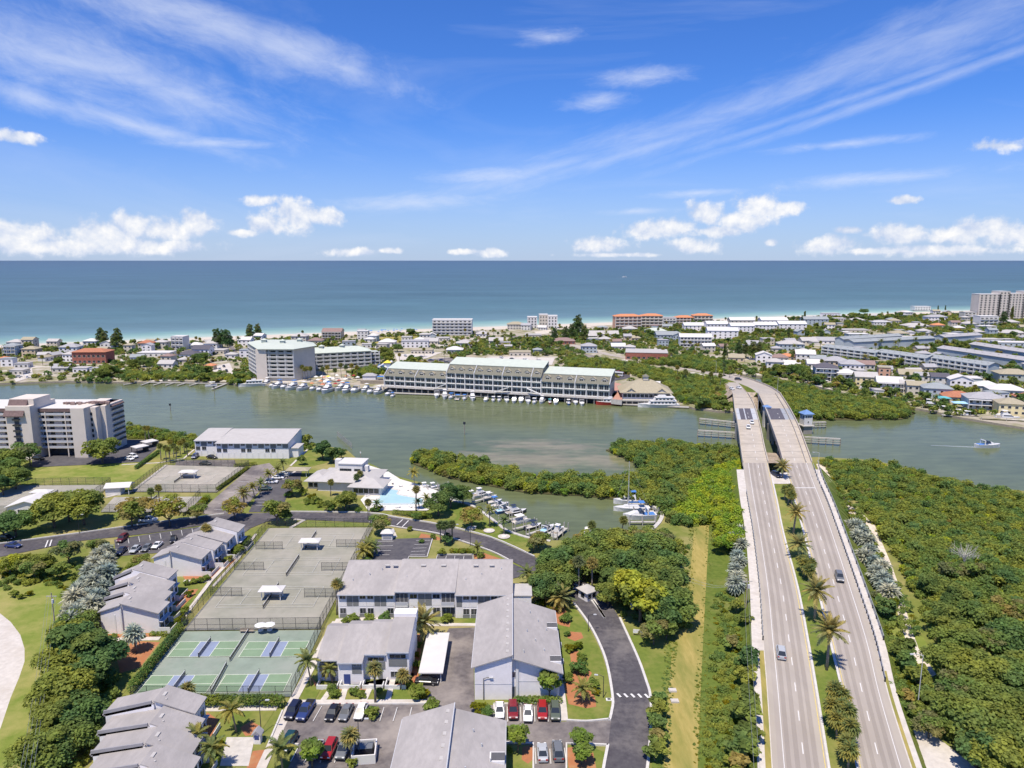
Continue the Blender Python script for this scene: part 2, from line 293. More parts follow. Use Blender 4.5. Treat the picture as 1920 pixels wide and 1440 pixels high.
# ------------------------------------------------------------------ mesh helpers
class MB:
    def __init__(s): s.v = []; s.f = []; s.m = []; s.names = []
    def mi(s, m):
        if m not in s.names: s.names.append(m)
        return s.names.index(m)
    def face(s, pts, m):
        i = len(s.v); s.v += [tuple(p) for p in pts]; s.f.append(tuple(range(i, i + len(pts)))); s.m.append(s.mi(m)); return s
    def hexa(s, p, m):               # 0-3 bottom ccw, 4-7 top ccw
        i = len(s.v); s.v += [tuple(q) for q in p]; k = s.mi(m)
        for f in ((3, 2, 1, 0), (4, 5, 6, 7), (0, 1, 5, 4), (1, 2, 6, 5), (2, 3, 7, 6), (3, 0, 4, 7)):
            s.f.append(tuple(i + j for j in f)); s.m.append(k)
        return s
    def box(s, x0, x1, y0, y1, z0, z1, m):
        return s.hexa([(x0, y0, z0), (x1, y0, z0), (x1, y1, z0), (x0, y1, z0), (x0, y0, z1), (x1, y0, z1), (x1, y1, z1), (x0, y1, z1)], m)
    def prism(s, poly, z0, z1, m, top=None):
        if sum((b[0] - a[0]) * (b[1] + a[1]) for a, b in zip(poly, poly[1:] + poly[:1])) > 0: poly = poly[::-1]
        n = len(poly); i = len(s.v)
        s.v += [(p[0], p[1], z0) for p in poly] + [(p[0], p[1], z1) for p in poly]; k = s.mi(m)
        s.f.append(tuple(i + n + j for j in range(n))); s.m.append(s.mi(top or m))
        s.f.append(tuple(i + n - 1 - j for j in range(n))); s.m.append(k)
        for j in range(n):
            a, b = i + j, i + (j + 1) % n
            s.f.append((a, b, b + n, a + n)); s.m.append(k)
        return s
    def sheet(s, poly, z, m):
        if sum((b[0] - a[0]) * (b[1] + a[1]) for a, b in zip(poly, poly[1:] + poly[:1])) > 0: poly = poly[::-1]
        return s.face([(p[0], p[1], z) for p in poly], m)
    def tube(s, pts, r, n, m, r1=None, cap=True):
        pts = [Vector(p) for p in pts]; k = s.mi(m); base = len(s.v); r1 = r if r1 is None else r1
        for j, p in enumerate(pts):
            d = (pts[min(j + 1, len(pts) - 1)] - pts[max(j - 1, 0)]).normalized()
            a = d.orthogonal().normalized() if abs(d.z) < .95 else Vector((1, 0, 0)); a = (a - d * a.dot(d)).normalized(); b = d.cross(a)
            rr = r + (r1 - r) * j / max(1, len(pts) - 1)
            for q in range(n):
                t = 2 * math.pi * q / n; s.v.append(tuple(p + a * math.cos(t) * rr + b * math.sin(t) * rr))
        for j in range(len(pts) - 1):
            for q in range(n):
                a0 = base + j * n + q; b0 = base + j * n + (q + 1) % n
                s.f.append((a0, b0, b0 + n, a0 + n)); s.m.append(k)
        if cap:
            s.f.append(tuple(base + (len(pts) - 1) * n + q for q in range(n))); s.m.append(k)
            s.f.append(tuple(base + n - 1 - q for q in range(n))); s.m.append(k)
        return s
    def cyl(s, x, y, z0, z1, r, n, m, r1=None): return s.tube([(x, y, z0), (x, y, z1)], r, n, m, r1)
    def gable(s, x0, x1, y0, y1, z, rise, m, axis='x', over=.5, th=.18, at=.5, gm=None):
        """ridge along axis; 'at' places the ridge across; gm closes the gable walls"""
        X0, X1, Y0, Y1 = x0 - over, x1 + over, y0 - over, y1 + over
        if axis == 'x':
            ry = y0 + (y1 - y0) * at; zt = z + rise
            lo = z - over * rise / max(.1, (ry - y0)); hi = z - over * rise / max(.1, (y1 - ry))
            s.hexa([(X0, Y0, lo), (X1, Y0, lo), (X1, ry, zt), (X0, ry, zt), (X0, Y0, lo + th), (X1, Y0, lo + th), (X1, ry, zt + th), (X0, ry, zt + th)], m)
            s.hexa([(X0, ry, zt), (X1, ry, zt), (X1, Y1, hi), (X0, Y1, hi), (X0, ry, zt + th), (X1, ry, zt + th), (X1, Y1, hi + th), (X0, Y1, hi + th)], m)
            if gm:
                for x in (x0, x1): s.face([(x, y0, z), (x, y1, z), (x, ry, zt)], gm)
        else:
            rx = x0 + (x1 - x0) * at; zt = z + rise
            lo = z - over * rise / max(.1, (rx - x0)); hi = z - over * rise / max(.1, (x1 - rx))
            s.hexa([(X0, Y0, lo), (rx, Y0, zt), (rx, Y1, zt), (X0, Y1, lo), (X0, Y0, lo + th), (rx, Y0, zt + th), (rx, Y1, zt + th), (X0, Y1, lo + th)], m)
            s.hexa([(rx, Y0, zt), (X1, Y0, hi), (X1, Y1, hi), (rx, Y1, zt), (rx, Y0, zt + th), (X1, Y0, hi + th), (X1, Y1, hi + th), (rx, Y1, zt + th)], m)
            if gm:
                for y in (y0, y1): s.face([(x0, y, z), (x1, y, z), (rx, y, zt)], gm)
        return s
    def hip(s, x0, x1, y0, y1, z, rise, m, over=.6, th=.15):
        X0, X1, Y0, Y1 = x0 - over, x1 + over, y0 - over, y1 + over
        w_, d_ = X1 - X0, Y1 - Y0; k = min(w_, d_) / 2
        if w_ >= d_: a, b = (X0 + k, (Y0 + Y1) / 2), (X1 - k, (Y0 + Y1) / 2)
        else: a, b = ((X0 + X1) / 2, Y0 + k), ((X0 + X1) / 2, Y1 - k)
        zt = z + rise; A = (a[0], a[1], zt); B = (b[0], b[1], zt)
        s.box(X0, X1, Y0, Y1, z, z + th, m); z += th + .002
        c = [(X0, Y0, z), (X1, Y0, z), (X1, Y1, z), (X0, Y1, z)]
        if w_ >= d_:
            s.face([c[0], c[1], B, A], m); s.face([c[2], c[3], A, B], m); s.face([c[3], c[0], A], m); s.face([c[1], c[2], B], m)
        else:
            s.face([c[0], c[1], A], m); s.face([c[1], c[2], B, A], m); s.face([c[2], c[3], B], m); s.face([c[3], c[0], A, B], m)
        return s
    def mesh(s, name, smooth=False):
        me = bpy.data.meshes.new(name); me.from_pydata(s.v, [], s.f)
        for n in s.names: me.materials.append(M[n])
        me.polygons.foreach_set('material_index', s.m)
        if smooth: me.polygons.foreach_set('use_smooth', [True] * len(s.f))
        me.update(); return me
    def build(s, name, parent=None, smooth=False, loc=None, rz=0):
        o = bpy.data.objects.new(name, s.mesh(name, smooth)); C.objects.link(o); o.parent = parent
        if loc is not None: o.location = loc
        if rz: o.rotation_euler.z = rz
        return o
def put(name, me, parent=None, loc=(0, 0, 0), rz=0, s=None, rot=None):
    o = bpy.data.objects.new(name, me); C.objects.link(o); o.parent = parent; o.location = loc
    if rot: o.rotation_euler = rot
    else: o.rotation_euler.z = rz
    if s: o.scale = s if isinstance(s, tuple) else (s, s, s)
    return o
THINGS = []
def tag(o, label, cat, group=None):
    o['label'] = label; o['category'] = cat
    if group: o['group'] = group
    THINGS.append(o); return o
def thing(name, label, cat, loc=(0, 0, 0), rz=0, group=None):
    o = bpy.data.objects.new(name, None); C.objects.link(o); o.location = loc; o.rotation_euler.z = rz
    o.empty_display_size = .3
    return tag(o, label, cat, group)
def struct(o): o['kind'] = 'structure'; return o
def stuff(o, label=None, cat=None):
    o['kind'] = 'stuff'
    if label: o['label'] = label; o['category'] = cat
    return o
def copy_tree(o, parent=None):
    c = o.copy(); C.objects.link(c); c.parent = parent
    for ch in KIDS.get(o.name) or o.children: copy_tree(ch, c)
    return c
KIDS = {}
_wc = {}
def window(parent, x, y, z, w_, h_, face='S', style='white', name='window', bars=1):
    """a window with a proud frame and a pane; z is its sill; face says which way the wall looks"""
    key = (round(w_, 2), round(h_, 2), style, bars)
    if key not in _wc:
        fr = {'white': 'trim_white', 'grey': 'trim_grey', 'dark': 'dark_metal', 'blue': 'trim_white'}[style]; gl = 'glass_blue' if style == 'blue' else 'glass'
        b = MB(); t = .07; a = w_ / 2
        b.box(-a, a, -.03, .02, 0, h_, gl)
        b.box(-a - t, -a, -.09, .02, -t, h_ + t, fr); b.box(a, a + t, -.09, .02, -t, h_ + t, fr)
        b.box(-a, a, -.09, .02, -t, 0, fr); b.box(-a, a, -.09, .02, h_, h_ + t, fr)
        for k in range(bars):
            cx = -a + w_ * (k + 1) / (bars + 1); b.box(cx - .03, cx + .03, -.07, -.03, 0, h_, fr)
        _wc[key] = b.mesh('window')
    rz = {'S': 0, 'E': R(90), 'N': R(180), 'W': R(-90)}[face]
    return put(name, _wc[key], parent, (x, y, z), rz)
# ------------------------------------------------------------------ vegetation kit
def quads_mesh(name, P, T, B, mats, midx=None):
    """n leaf quads: centres P, half axes T and B"""
    n = len(P); V = np.empty((n, 4, 3), np.float32)
    V[:, 0] = P - T - B; V[:, 1] = P + T - B; V[:, 2] = P + T * .55 + B; V[:, 3] = P - T * .55 + B
    me = bpy.data.meshes.new(name); me.vertices.add(n * 4); me.vertices.foreach_set('co', V.ravel())
    me.loops.add(n * 4); me.loops.foreach_set('vertex_index', np.arange(n * 4, dtype=np.int32))
    me.polygons.add(n); me.polygons.foreach_set('loop_start', np.arange(0, n * 4, 4, dtype=np.int32))
    for m in mats: me.materials.append(M[m])
    if midx is not None: me.polygons.foreach_set('material_index', np.asarray(midx, np.int32))
    me.update(calc_edges=True); return me
def unit(a): return a / np.maximum(1e-6, np.linalg.norm(a, axis=1, keepdims=True))
def leaf_cloud(name, seed, lobes, n, leaf, mats, flat=.5, shell=.35, droop=0):
    """lobes: (x, y, z, rx, ry, rz, material index)"""
    g = np.random.default_rng(seed); L = np.array([l[:6] for l in lobes]); vol = L[:, 3] * L[:, 4] + L[:, 3] * L[:, 5]
    k = g.choice(len(L), n, p=vol / vol.sum()); d = unit(g.normal(size=(n, 3))); d[:, 2] = np.where(d[:, 2] < -.45, -d[:, 2], d[:, 2])
    r = 1 - shell * g.random(n) ** 1.6 + g.normal(size=n) * .06
    P = L[k, :3] + d * L[k, 3:6] * r[:, None]
    nor = unit(d * .6 + g.normal(size=(n, 3)) * flat * .8 + np.array([0, 0, .75]))
    a = unit(np.cross(nor, g.normal(size=(n, 3)))); b = np.cross(nor, a)
    s = leaf * (.4 + 1.1 * g.random(n))[:, None]
    mi = [lobes[i][6] if len(lobes[i]) > 6 else 0 for i in k]
    return quads_mesh(name, P, a * s * .5, b * s * .42 + np.array([0, 0, -droop * leaf]), mats, mi)
def crown(name, seed, rx, rz, zc, n, leaf, mats, nl=14, flatbot=.35, squash=.62):
    """a broad crown of uneven leafy lobes"""
    g = random.Random(seed); lobes = [(0, 0, zc, rx * .62, rx * .62, rz * .72, 0)]
    for i in range(nl):
        a = 2 * math.pi * (i * .618 + g.random() * .25); e = g.uniform(-flatbot, 1.0) ; rr = g.uniform(.42, .80)
        q = g.uniform(.24, .46)
        lobes.append((math.cos(a) * rx * rr * math.sqrt(max(.15, 1 - e * e * .6)), math.sin(a) * rx * rr * math.sqrt(max(.15, 1 - e * e * .6)), zc + rz * e * .68, rx * q, rx * q * g.uniform(.8, 1.2), rx * q * squash * g.uniform(.85, 1.25), g.randrange(len(mats))))
    return leaf_cloud(name, seed, lobes, n, leaf, mats)
def trunk_mesh(h, r, seed, fork=4, spread=1.6, m='bark'):
    g = random.Random(seed); b = MB(); b.tube([(0, 0, -.3), (g.uniform(-.1, .1), g.uniform(-.1, .1), h * .4), (g.uniform(-.2, .2), g.uniform(-.2, .2), h * .75)], r, 7, m, r * .65)
    for i in range(fork):
        a = 2 * math.pi * i / fork + g.random()
        b.tube([(0, 0, h * .55), (math.cos(a) * spread * .5, math.sin(a) * spread * .5, h * .9), (math.cos(a) * spread, math.sin(a) * spread, h * 1.35)], r * .5, 5, m, r * .15)
    return b.mesh('trunk', True)
def frond(length, width, arch, n=9, m='leaf_date'):
    """pinnate frond pointing +x, leaflets to both sides"""
    b = MB(); pts = []
    for i in range(n + 1):
        t = i / n; pts.append(Vector((length * (t - .12 * t * t * arch), 0, length * arch * (.42 * t - .75 * t * t))))
    for i in range(n):
        p, q = pts[i], pts[i + 1]; t = (i + .5) / n; wd = width * (math.sin(math.pi * min(1, .12 + t * .85)) ** .7)
        for s in (-1, 1):
            b.face([p, q, q + Vector((length * .09, s * wd, -wd * .30)), p + Vector((length * .10, s * wd * .9, -wd * .34))][::s], m)
    return b.mesh('frond')
def fan(length, blade, nb=9, m='leaf_palm', up=.35):
    b = MB(); c = Vector((length, 0, length * up)); b.face([(0, -.03, 0), (0, .03, 0), c + Vector((0, .03, 0)), c - Vector((0, .03, 0))], m)
    for k in range(nb):
        a = R(-125 + 250 * k / (nb - 1)); d = Vector((math.cos(a), math.sin(a), -.18 - .25 * abs(math.sin(a))))
        s = Vector((-math.sin(a), math.cos(a), 0)) * blade * .14
        mid = c + d * blade * .55; tip = c + d * blade + Vector((0, 0, -.22 * blade))
        b.face([c, mid - s, tip, mid + s], m)
    return b.mesh('leaf')
def palm_trunk(h, r, lean=0, m='palm_bark'):
    b = MB(); b.tube([(0, 0, -.3), (lean * .35, 0, h * .4), (lean * .8, 0, h * .8), (lean, 0, h)], r, 7, m, r * .72); return b.mesh('trunk', True)
def merged(name, parts):
    """join transformed copies of meshes into one mesh: [(mesh, matrix)]"""
    V, F, MI, mats = [], [], [], []
    for me, mx in parts:
        o = len(V); V += [tuple(mx @ v.co) for v in me.vertices]
        ids = []
        for mm in me.materials:
            if mm not in mats: mats.append(mm)
            ids.append(mats.index(mm))
        for p in me.polygons: F.append(tuple(o + i for i in p.vertices)); MI.append(ids[p.material_index])
    me = bpy.data.meshes.new(name); me.from_pydata(V, [], F)
    for mm in mats: me.materials.append(mm)
    me.polygons.foreach_set('material_index', MI); me.update(); return me
def palm_layout(n, seed, lo=-35, hi=75):
    g = random.Random(seed); L = []
    for i in range(n):
        e = R(lo + (hi - lo) * ((i + .5) / n) ** .85); a = i * 2.39996 + g.uniform(-.2, .2)
        L.append((a, e, g.uniform(.85, 1.1)))
    return L
def rotm(a, e): return Matrix.Rotation(a, 4, 'Z') @ Matrix.Rotation(-e, 4, 'Y')
FROND = dict(date=frond(3.4, .52, .62), queen=frond(2.7, .50, 1.05, m='leaf_palm'), coco=frond(3.0, .6, 1.15, m='leaf_shrub'))
FAN = dict(sabal=fan(.75, 1.0, m='leaf_palm'), wash=fan(.8, 1.15, m='leaf_date'), silver=fan(1.1, 1.35, 8, 'leaf_silver', .3))
FANB = fan(.6, .95, 7, 'leaf_dead', .2)
def crown_of(kind, n, seed, lo, hi, s=1.0):
    me = FROND.get(kind) or FAN[kind]
    return merged('crown', [(me, rotm(a, e) @ Matrix.Scale(k * s, 4)) for a, e, k in palm_layout(n, seed, lo, hi)])
PALM_CROWN = {('date', i): crown_of('date', 34, i, -38, 80) for i in range(2)}
PALM_CROWN.update({('queen', i): crown_of('queen', 20, 10 + i, -30, 75) for i in range(2)})
PALM_CROWN.update({('sabal', i): crown_of('sabal', 30, 20 + i, -60, 85) for i in range(3)})
PALM_CROWN.update({('wash', i): merged('crown', [(FAN['wash'], rotm(a, e) @ Matrix.Scale(k, 4)) for a, e, k in palm_layout(26, 30 + i, -30, 85)] + [(FANB, rotm(a, e) @ Matrix.Scale(k, 4)) for a, e, k in palm_layout(12, 40 + i, -80, -40)]) for i in range(2)})
PALM_CROWN.update({('silver', i): crown_of('silver', 34, 50 + i, -45, 85, 1.15) for i in range(2)})
_pt = {}
def palm(kind, loc, h, label, s=1.0, group=None, split=False, rz=None, cat='palm tree', lean=None):
    g = random.Random(hash((round(loc[0], 1), round(loc[1], 1))) & 0xffff)
    t = thing({'date': 'date_palm', 'queen': 'queen_palm', 'sabal': 'cabbage_palm', 'wash': 'fan_palm', 'silver': 'silver_palm'}[kind], label, cat, loc, g.uniform(0, 6.28) if rz is None else rz, group)
    key = (kind, round(h * 2) / 2, g.randrange(3)); hh = key[1]
    ln = (.05, .3, .6)[key[2]] if lean is None else lean; key = key + (ln,)
    if key not in _pt: _pt[key] = palm_trunk(hh, {'date': .30, 'queen': .17, 'sabal': .2, 'wash': .24, 'silver': .24}[kind], ln)
    put('trunk', _pt[key], t)
    if split:                                  # the nearest palms: every frond a piece of its own
        c = bpy.data.objects.new('crown', None); C.objects.link(c); c.parent = t; c.location = (ln, 0, hh)
        me = FROND.get(kind) or FAN[kind]
        lo, hi, n = {'date': (-38, 80, 34), 'queen': (-30, 75, 20), 'sabal': (-60, 85, 30), 'wash': (-30, 85, 26), 'silver': (-45, 85, 34)}[kind]
        for a, e, k in palm_layout(n, g.randrange(99), lo, hi):
            put('frond', me, c, rot=(0, -e, a), s=k * s)
    else: put('crown', PALM_CROWN[(kind, g.randrange(2))], t, (ln, 0, hh), s=s)
    return t
TREE = {}
def treekind(key, rx, rz, zc, n, leaf, mats, th, tr, spread, variants=3, nl=14, **k):
    TREE[key] = [(crown('crown', 100 + hash(key) % 50 + i, rx, rz, zc, n, leaf, mats, nl, **k), trunk_mesh(th, tr, i, spread=spread)) for i in range(variants)]
def stable(s): return sum(ord(c) * (i + 3) for i, c in enumerate(s))
hash = lambda x: stable(x) if isinstance(x, str) else stable(repr(x))
treekind('oak', 5.0, 3.4, 3.9, 4600, .44, ['leaf_oak', 'leaf_mid'], 2.6, .32, 2.4, 3, 18)
treekind('dark', 4.2, 3.6, 4.0, 4000, .44, ['leaf_dark', 'leaf_oak'], 3.2, .3, 2.0, 3, 16)
treekind('light', 3.6, 2.6, 3.4, 1900, .40, ['leaf_mid', 'leaf_olive'], 2.6, .2, 2.0, 3, 13)
treekind('bright', 4.5, 3.6, 4.4, 4200, .42, ['leaf_bright', 'leaf_mid'], 3.2, .3, 2.2, 1, 18)
treekind('round', 1.5, 1.4, 2.0, 800, .30, ['leaf_shrub', 'leaf_mid'], 1.4, .1, .6, 2, 9)
treekind('small', 2.3, 1.9, 2.6, 420, .62, ['leaf_oak', 'leaf_mid'], 1.6, .14, 1.0, 3, 8)
treekind('smalldark', 2.4, 2.1, 2.8, 420, .65, ['leaf_dark', 'leaf_oak'], 1.6, .14, 1.0, 3, 8)
treekind('smallolive', 2.2, 1.7, 2.4, 380, .6, ['leaf_olive', 'leaf_scrub'], 1.5, .14, 1.0, 2, 8)
treekind('bush', 1.15, .8, .75, 420, .26, ['leaf_hedge', 'leaf_mid'], .5, .06, .3, 3, 7, flatbot=.8)
treekind('bushy', 1.15, .8, .75, 420, .26, ['leaf_yellow', 'leaf_shrub'], .5, .06, .3, 2, 7, flatbot=.8)
def pine_crown(seed, h, r, n):
    g = random.Random(seed); lobes = []
    for i in range(16):
        t = (i + .5) / 16; rr = r * (1 - .55 * t) * g.uniform(.7, 1.05); a = i * 2.4
        lobes.append((math.cos(a) * rr * .55, math.sin(a) * rr * .55, h * (.28 + .72 * t), rr * .55, rr * .55, h * .10, g.randrange(2)))
    return leaf_cloud('crown', seed, lobes, n, .75, ['leaf_pine', 'leaf_dark'], flat=.9)
TREE['pine'] = [(pine_crown(i, 17, 6.0, 2200), trunk_mesh(9, .35, i, spread=1.5)) for i in range(3)]
TREE['cypress'] = [(pine_crown(9 + i, 15, 2.1, 900), trunk_mesh(6, .25, i, spread=.5)) for i in range(2)]
TNAME = dict(oak='oak_tree', dark='evergreen_tree', light='shade_tree', bright='broad_tree', round='round_tree', small='leafy_tree', smalldark='evergreen_tree', smallolive='olive_tree', bush='bush', bushy='bush', pine='pine_tree', cypress='column_tree')
def tree(kind, loc, label, s=1.0, sz=None, group=None, cat='tree', name=None, v=None):
    g = random.Random(stable('%.1f %.1f' % (loc[0], loc[1])))
    cr, tr = TREE[kind][g.randrange(len(TREE[kind])) if v is None else v % len(TREE[kind])]
    t = thing(name or TNAME[kind], label, cat, loc, g.uniform(0, 6.28), group)
    t.scale = (s, s, sz or s * g.uniform(.92, 1.08))
    put('trunk', tr, t); put('crown', cr, t)
    return t
def gn_scatter(name, pts, scl, protos, label, cat, seed=0, tilt=.15):
    """one mass of vegetation nobody could count: leaf clumps instanced on points"""
    me = bpy.data.meshes.new(name); n = len(pts); me.vertices.add(n); me.vertices.foreach_set('co', np.asarray(pts, np.float32).ravel())
    a = me.attributes.new('scl', 'FLOAT', 'POINT'); a.data.foreach_set('value', np.asarray(scl, np.float32))
    g = np.random.default_rng(seed); rot = np.stack([g.normal(size=n) * tilt, g.normal(size=n) * tilt, g.random(n) * 6.28], 1).astype(np.float32)
    b = me.attributes.new('rot', 'FLOAT_VECTOR', 'POINT'); b.data.foreach_set('vector', rot.ravel())
    o = bpy.data.objects.new(name, me); C.objects.link(o)
    col = bpy.data.collections.new(name + '_clumps')
    for i, pm in enumerate(protos):
        po = bpy.data.objects.new('clump', pm); col.objects.link(po)
    ng = bpy.data.node_groups.new(name, 'GeometryNodeTree')
    ng.interface.new_socket('Geometry', in_out='INPUT', socket_type='NodeSocketGeometry'); ng.interface.new_socket('Geometry', in_out='OUTPUT', socket_type='NodeSocketGeometry')
    N, L = ng.nodes, ng.links
    gi, go = N.new('NodeGroupInput'), N.new('NodeGroupOutput')
    ci = N.new('GeometryNodeCollectionInfo'); ci.inputs[0].default_value = col; ci.inputs['Separate Children'].default_value = True; ci.inputs['Reset Children'].default_value = True
    ip = N.new('GeometryNodeInstanceOnPoints'); ip.inputs['Pick Instance'].default_value = True
    s = N.new('GeometryNodeInputNamedAttribute'); s.data_type = 'FLOAT'; s.inputs[0].default_value = 'scl'
    r = N.new('GeometryNodeInputNamedAttribute'); r.data_type = 'FLOAT_VECTOR'; r.inputs[0].default_value = 'rot'
    L.new(gi.outputs[0], ip.inputs['Points']); L.new(ci.outputs[0], ip.inputs['Instance'])
    L.new(s.outputs[0], ip.inputs['Scale']); L.new(r.outputs[0], ip.inputs['Rotation']); L.new(ip.outputs[0], go.inputs[0])
    md = o.modifiers.new('scatter', 'NODES'); md.node_group = ng
    return stuff(o, label, cat)
def clump(seed, r, h, n, leaf, mats):
    g = random.Random(seed); lobes = [(0, 0, h * .35, r * .8, r * .8, h * .6, 0)]
    for i in range(6):
        a = g.uniform(0, 6.28); rr = r * g.uniform(.3, .75); q = r * g.uniform(.3, .5)
        lobes.append((math.cos(a) * rr, math.sin(a) * rr, h * g.uniform(.3, .75), q, q, q * .75, g.randrange(len(mats))))
    return leaf_cloud('clump', seed, lobes, n, leaf, mats, flat=.6)
CL_MANG = [clump(i, 2.1, 3.4, 520, .36, ['leaf_mangrove', 'leaf_scrub']) for i in range(4)] + [clump(5, 1.5, 2.6, 380, .32, ['leaf_mangrove_bright', 'leaf_mangrove']), clump(6, 2.5, 4.4, 560, .40, ['leaf_oak', 'leaf_mangrove']), clump(7, 1.3, 2.2, 300, .32, ['leaf_olive', 'leaf_mangrove'])]
CL_MANGB = [clump(10 + i, 1.9, 3.0, 480, .34, ['leaf_mangrove_bright', 'leaf_mangrove']) for i in range(3)]
CL_SCRUB = [clump(20 + i, 1.6, 1.7, 360, .30, ['leaf_scrub', 'leaf_mid']) for i in range(3)] + [clump(24, 1.3, 1.3, 220, .34, ['leaf_yellow', 'leaf_scrub'])]
CL_ISL = [clump(30 + i, 2.2, 2.6, 130, .75, ['leaf_mid', 'leaf_oak']) for i in range(2)] + [clump(33, 2.0, 2.2, 130, .75, ['leaf_olive', 'leaf_scrub']), clump(34, 2.0, 2.4, 130, .75, ['leaf_dark', 'leaf_oak'])]
def inside(poly, X, Y):
    n = len(poly); r = np.zeros(len(X), bool); j = n - 1
    for i in range(n):
        xi, yi, xj, yj = poly[i][0], poly[i][1], poly[j][0], poly[j][1]
        c = ((yi > Y) != (yj > Y)) & (X < (xj - xi) * (Y - yi) / ((yj - yi) if yj != yi else 1e-9) + xi); r ^= c; j = i
    return r
def fill(poly, spacing, seed, jitter=.45, holes=()):
    """jittered grid of points inside a ground polygon"""
    g = np.random.default_rng(seed); xs = [p[0] for p in poly]; ys = [p[1] for p in poly]
    X, Y = np.meshgrid(np.arange(min(xs), max(xs), spacing), np.arange(min(ys), max(ys), spacing)); X = X.ravel() + g.normal(size=X.size) * spacing * jitter; Y = Y.ravel() + g.normal(size=Y.size) * spacing * jitter
    k = inside(poly, X, Y)
    for h in holes: k &= ~inside(h, X, Y)
    return X[k], Y[k]
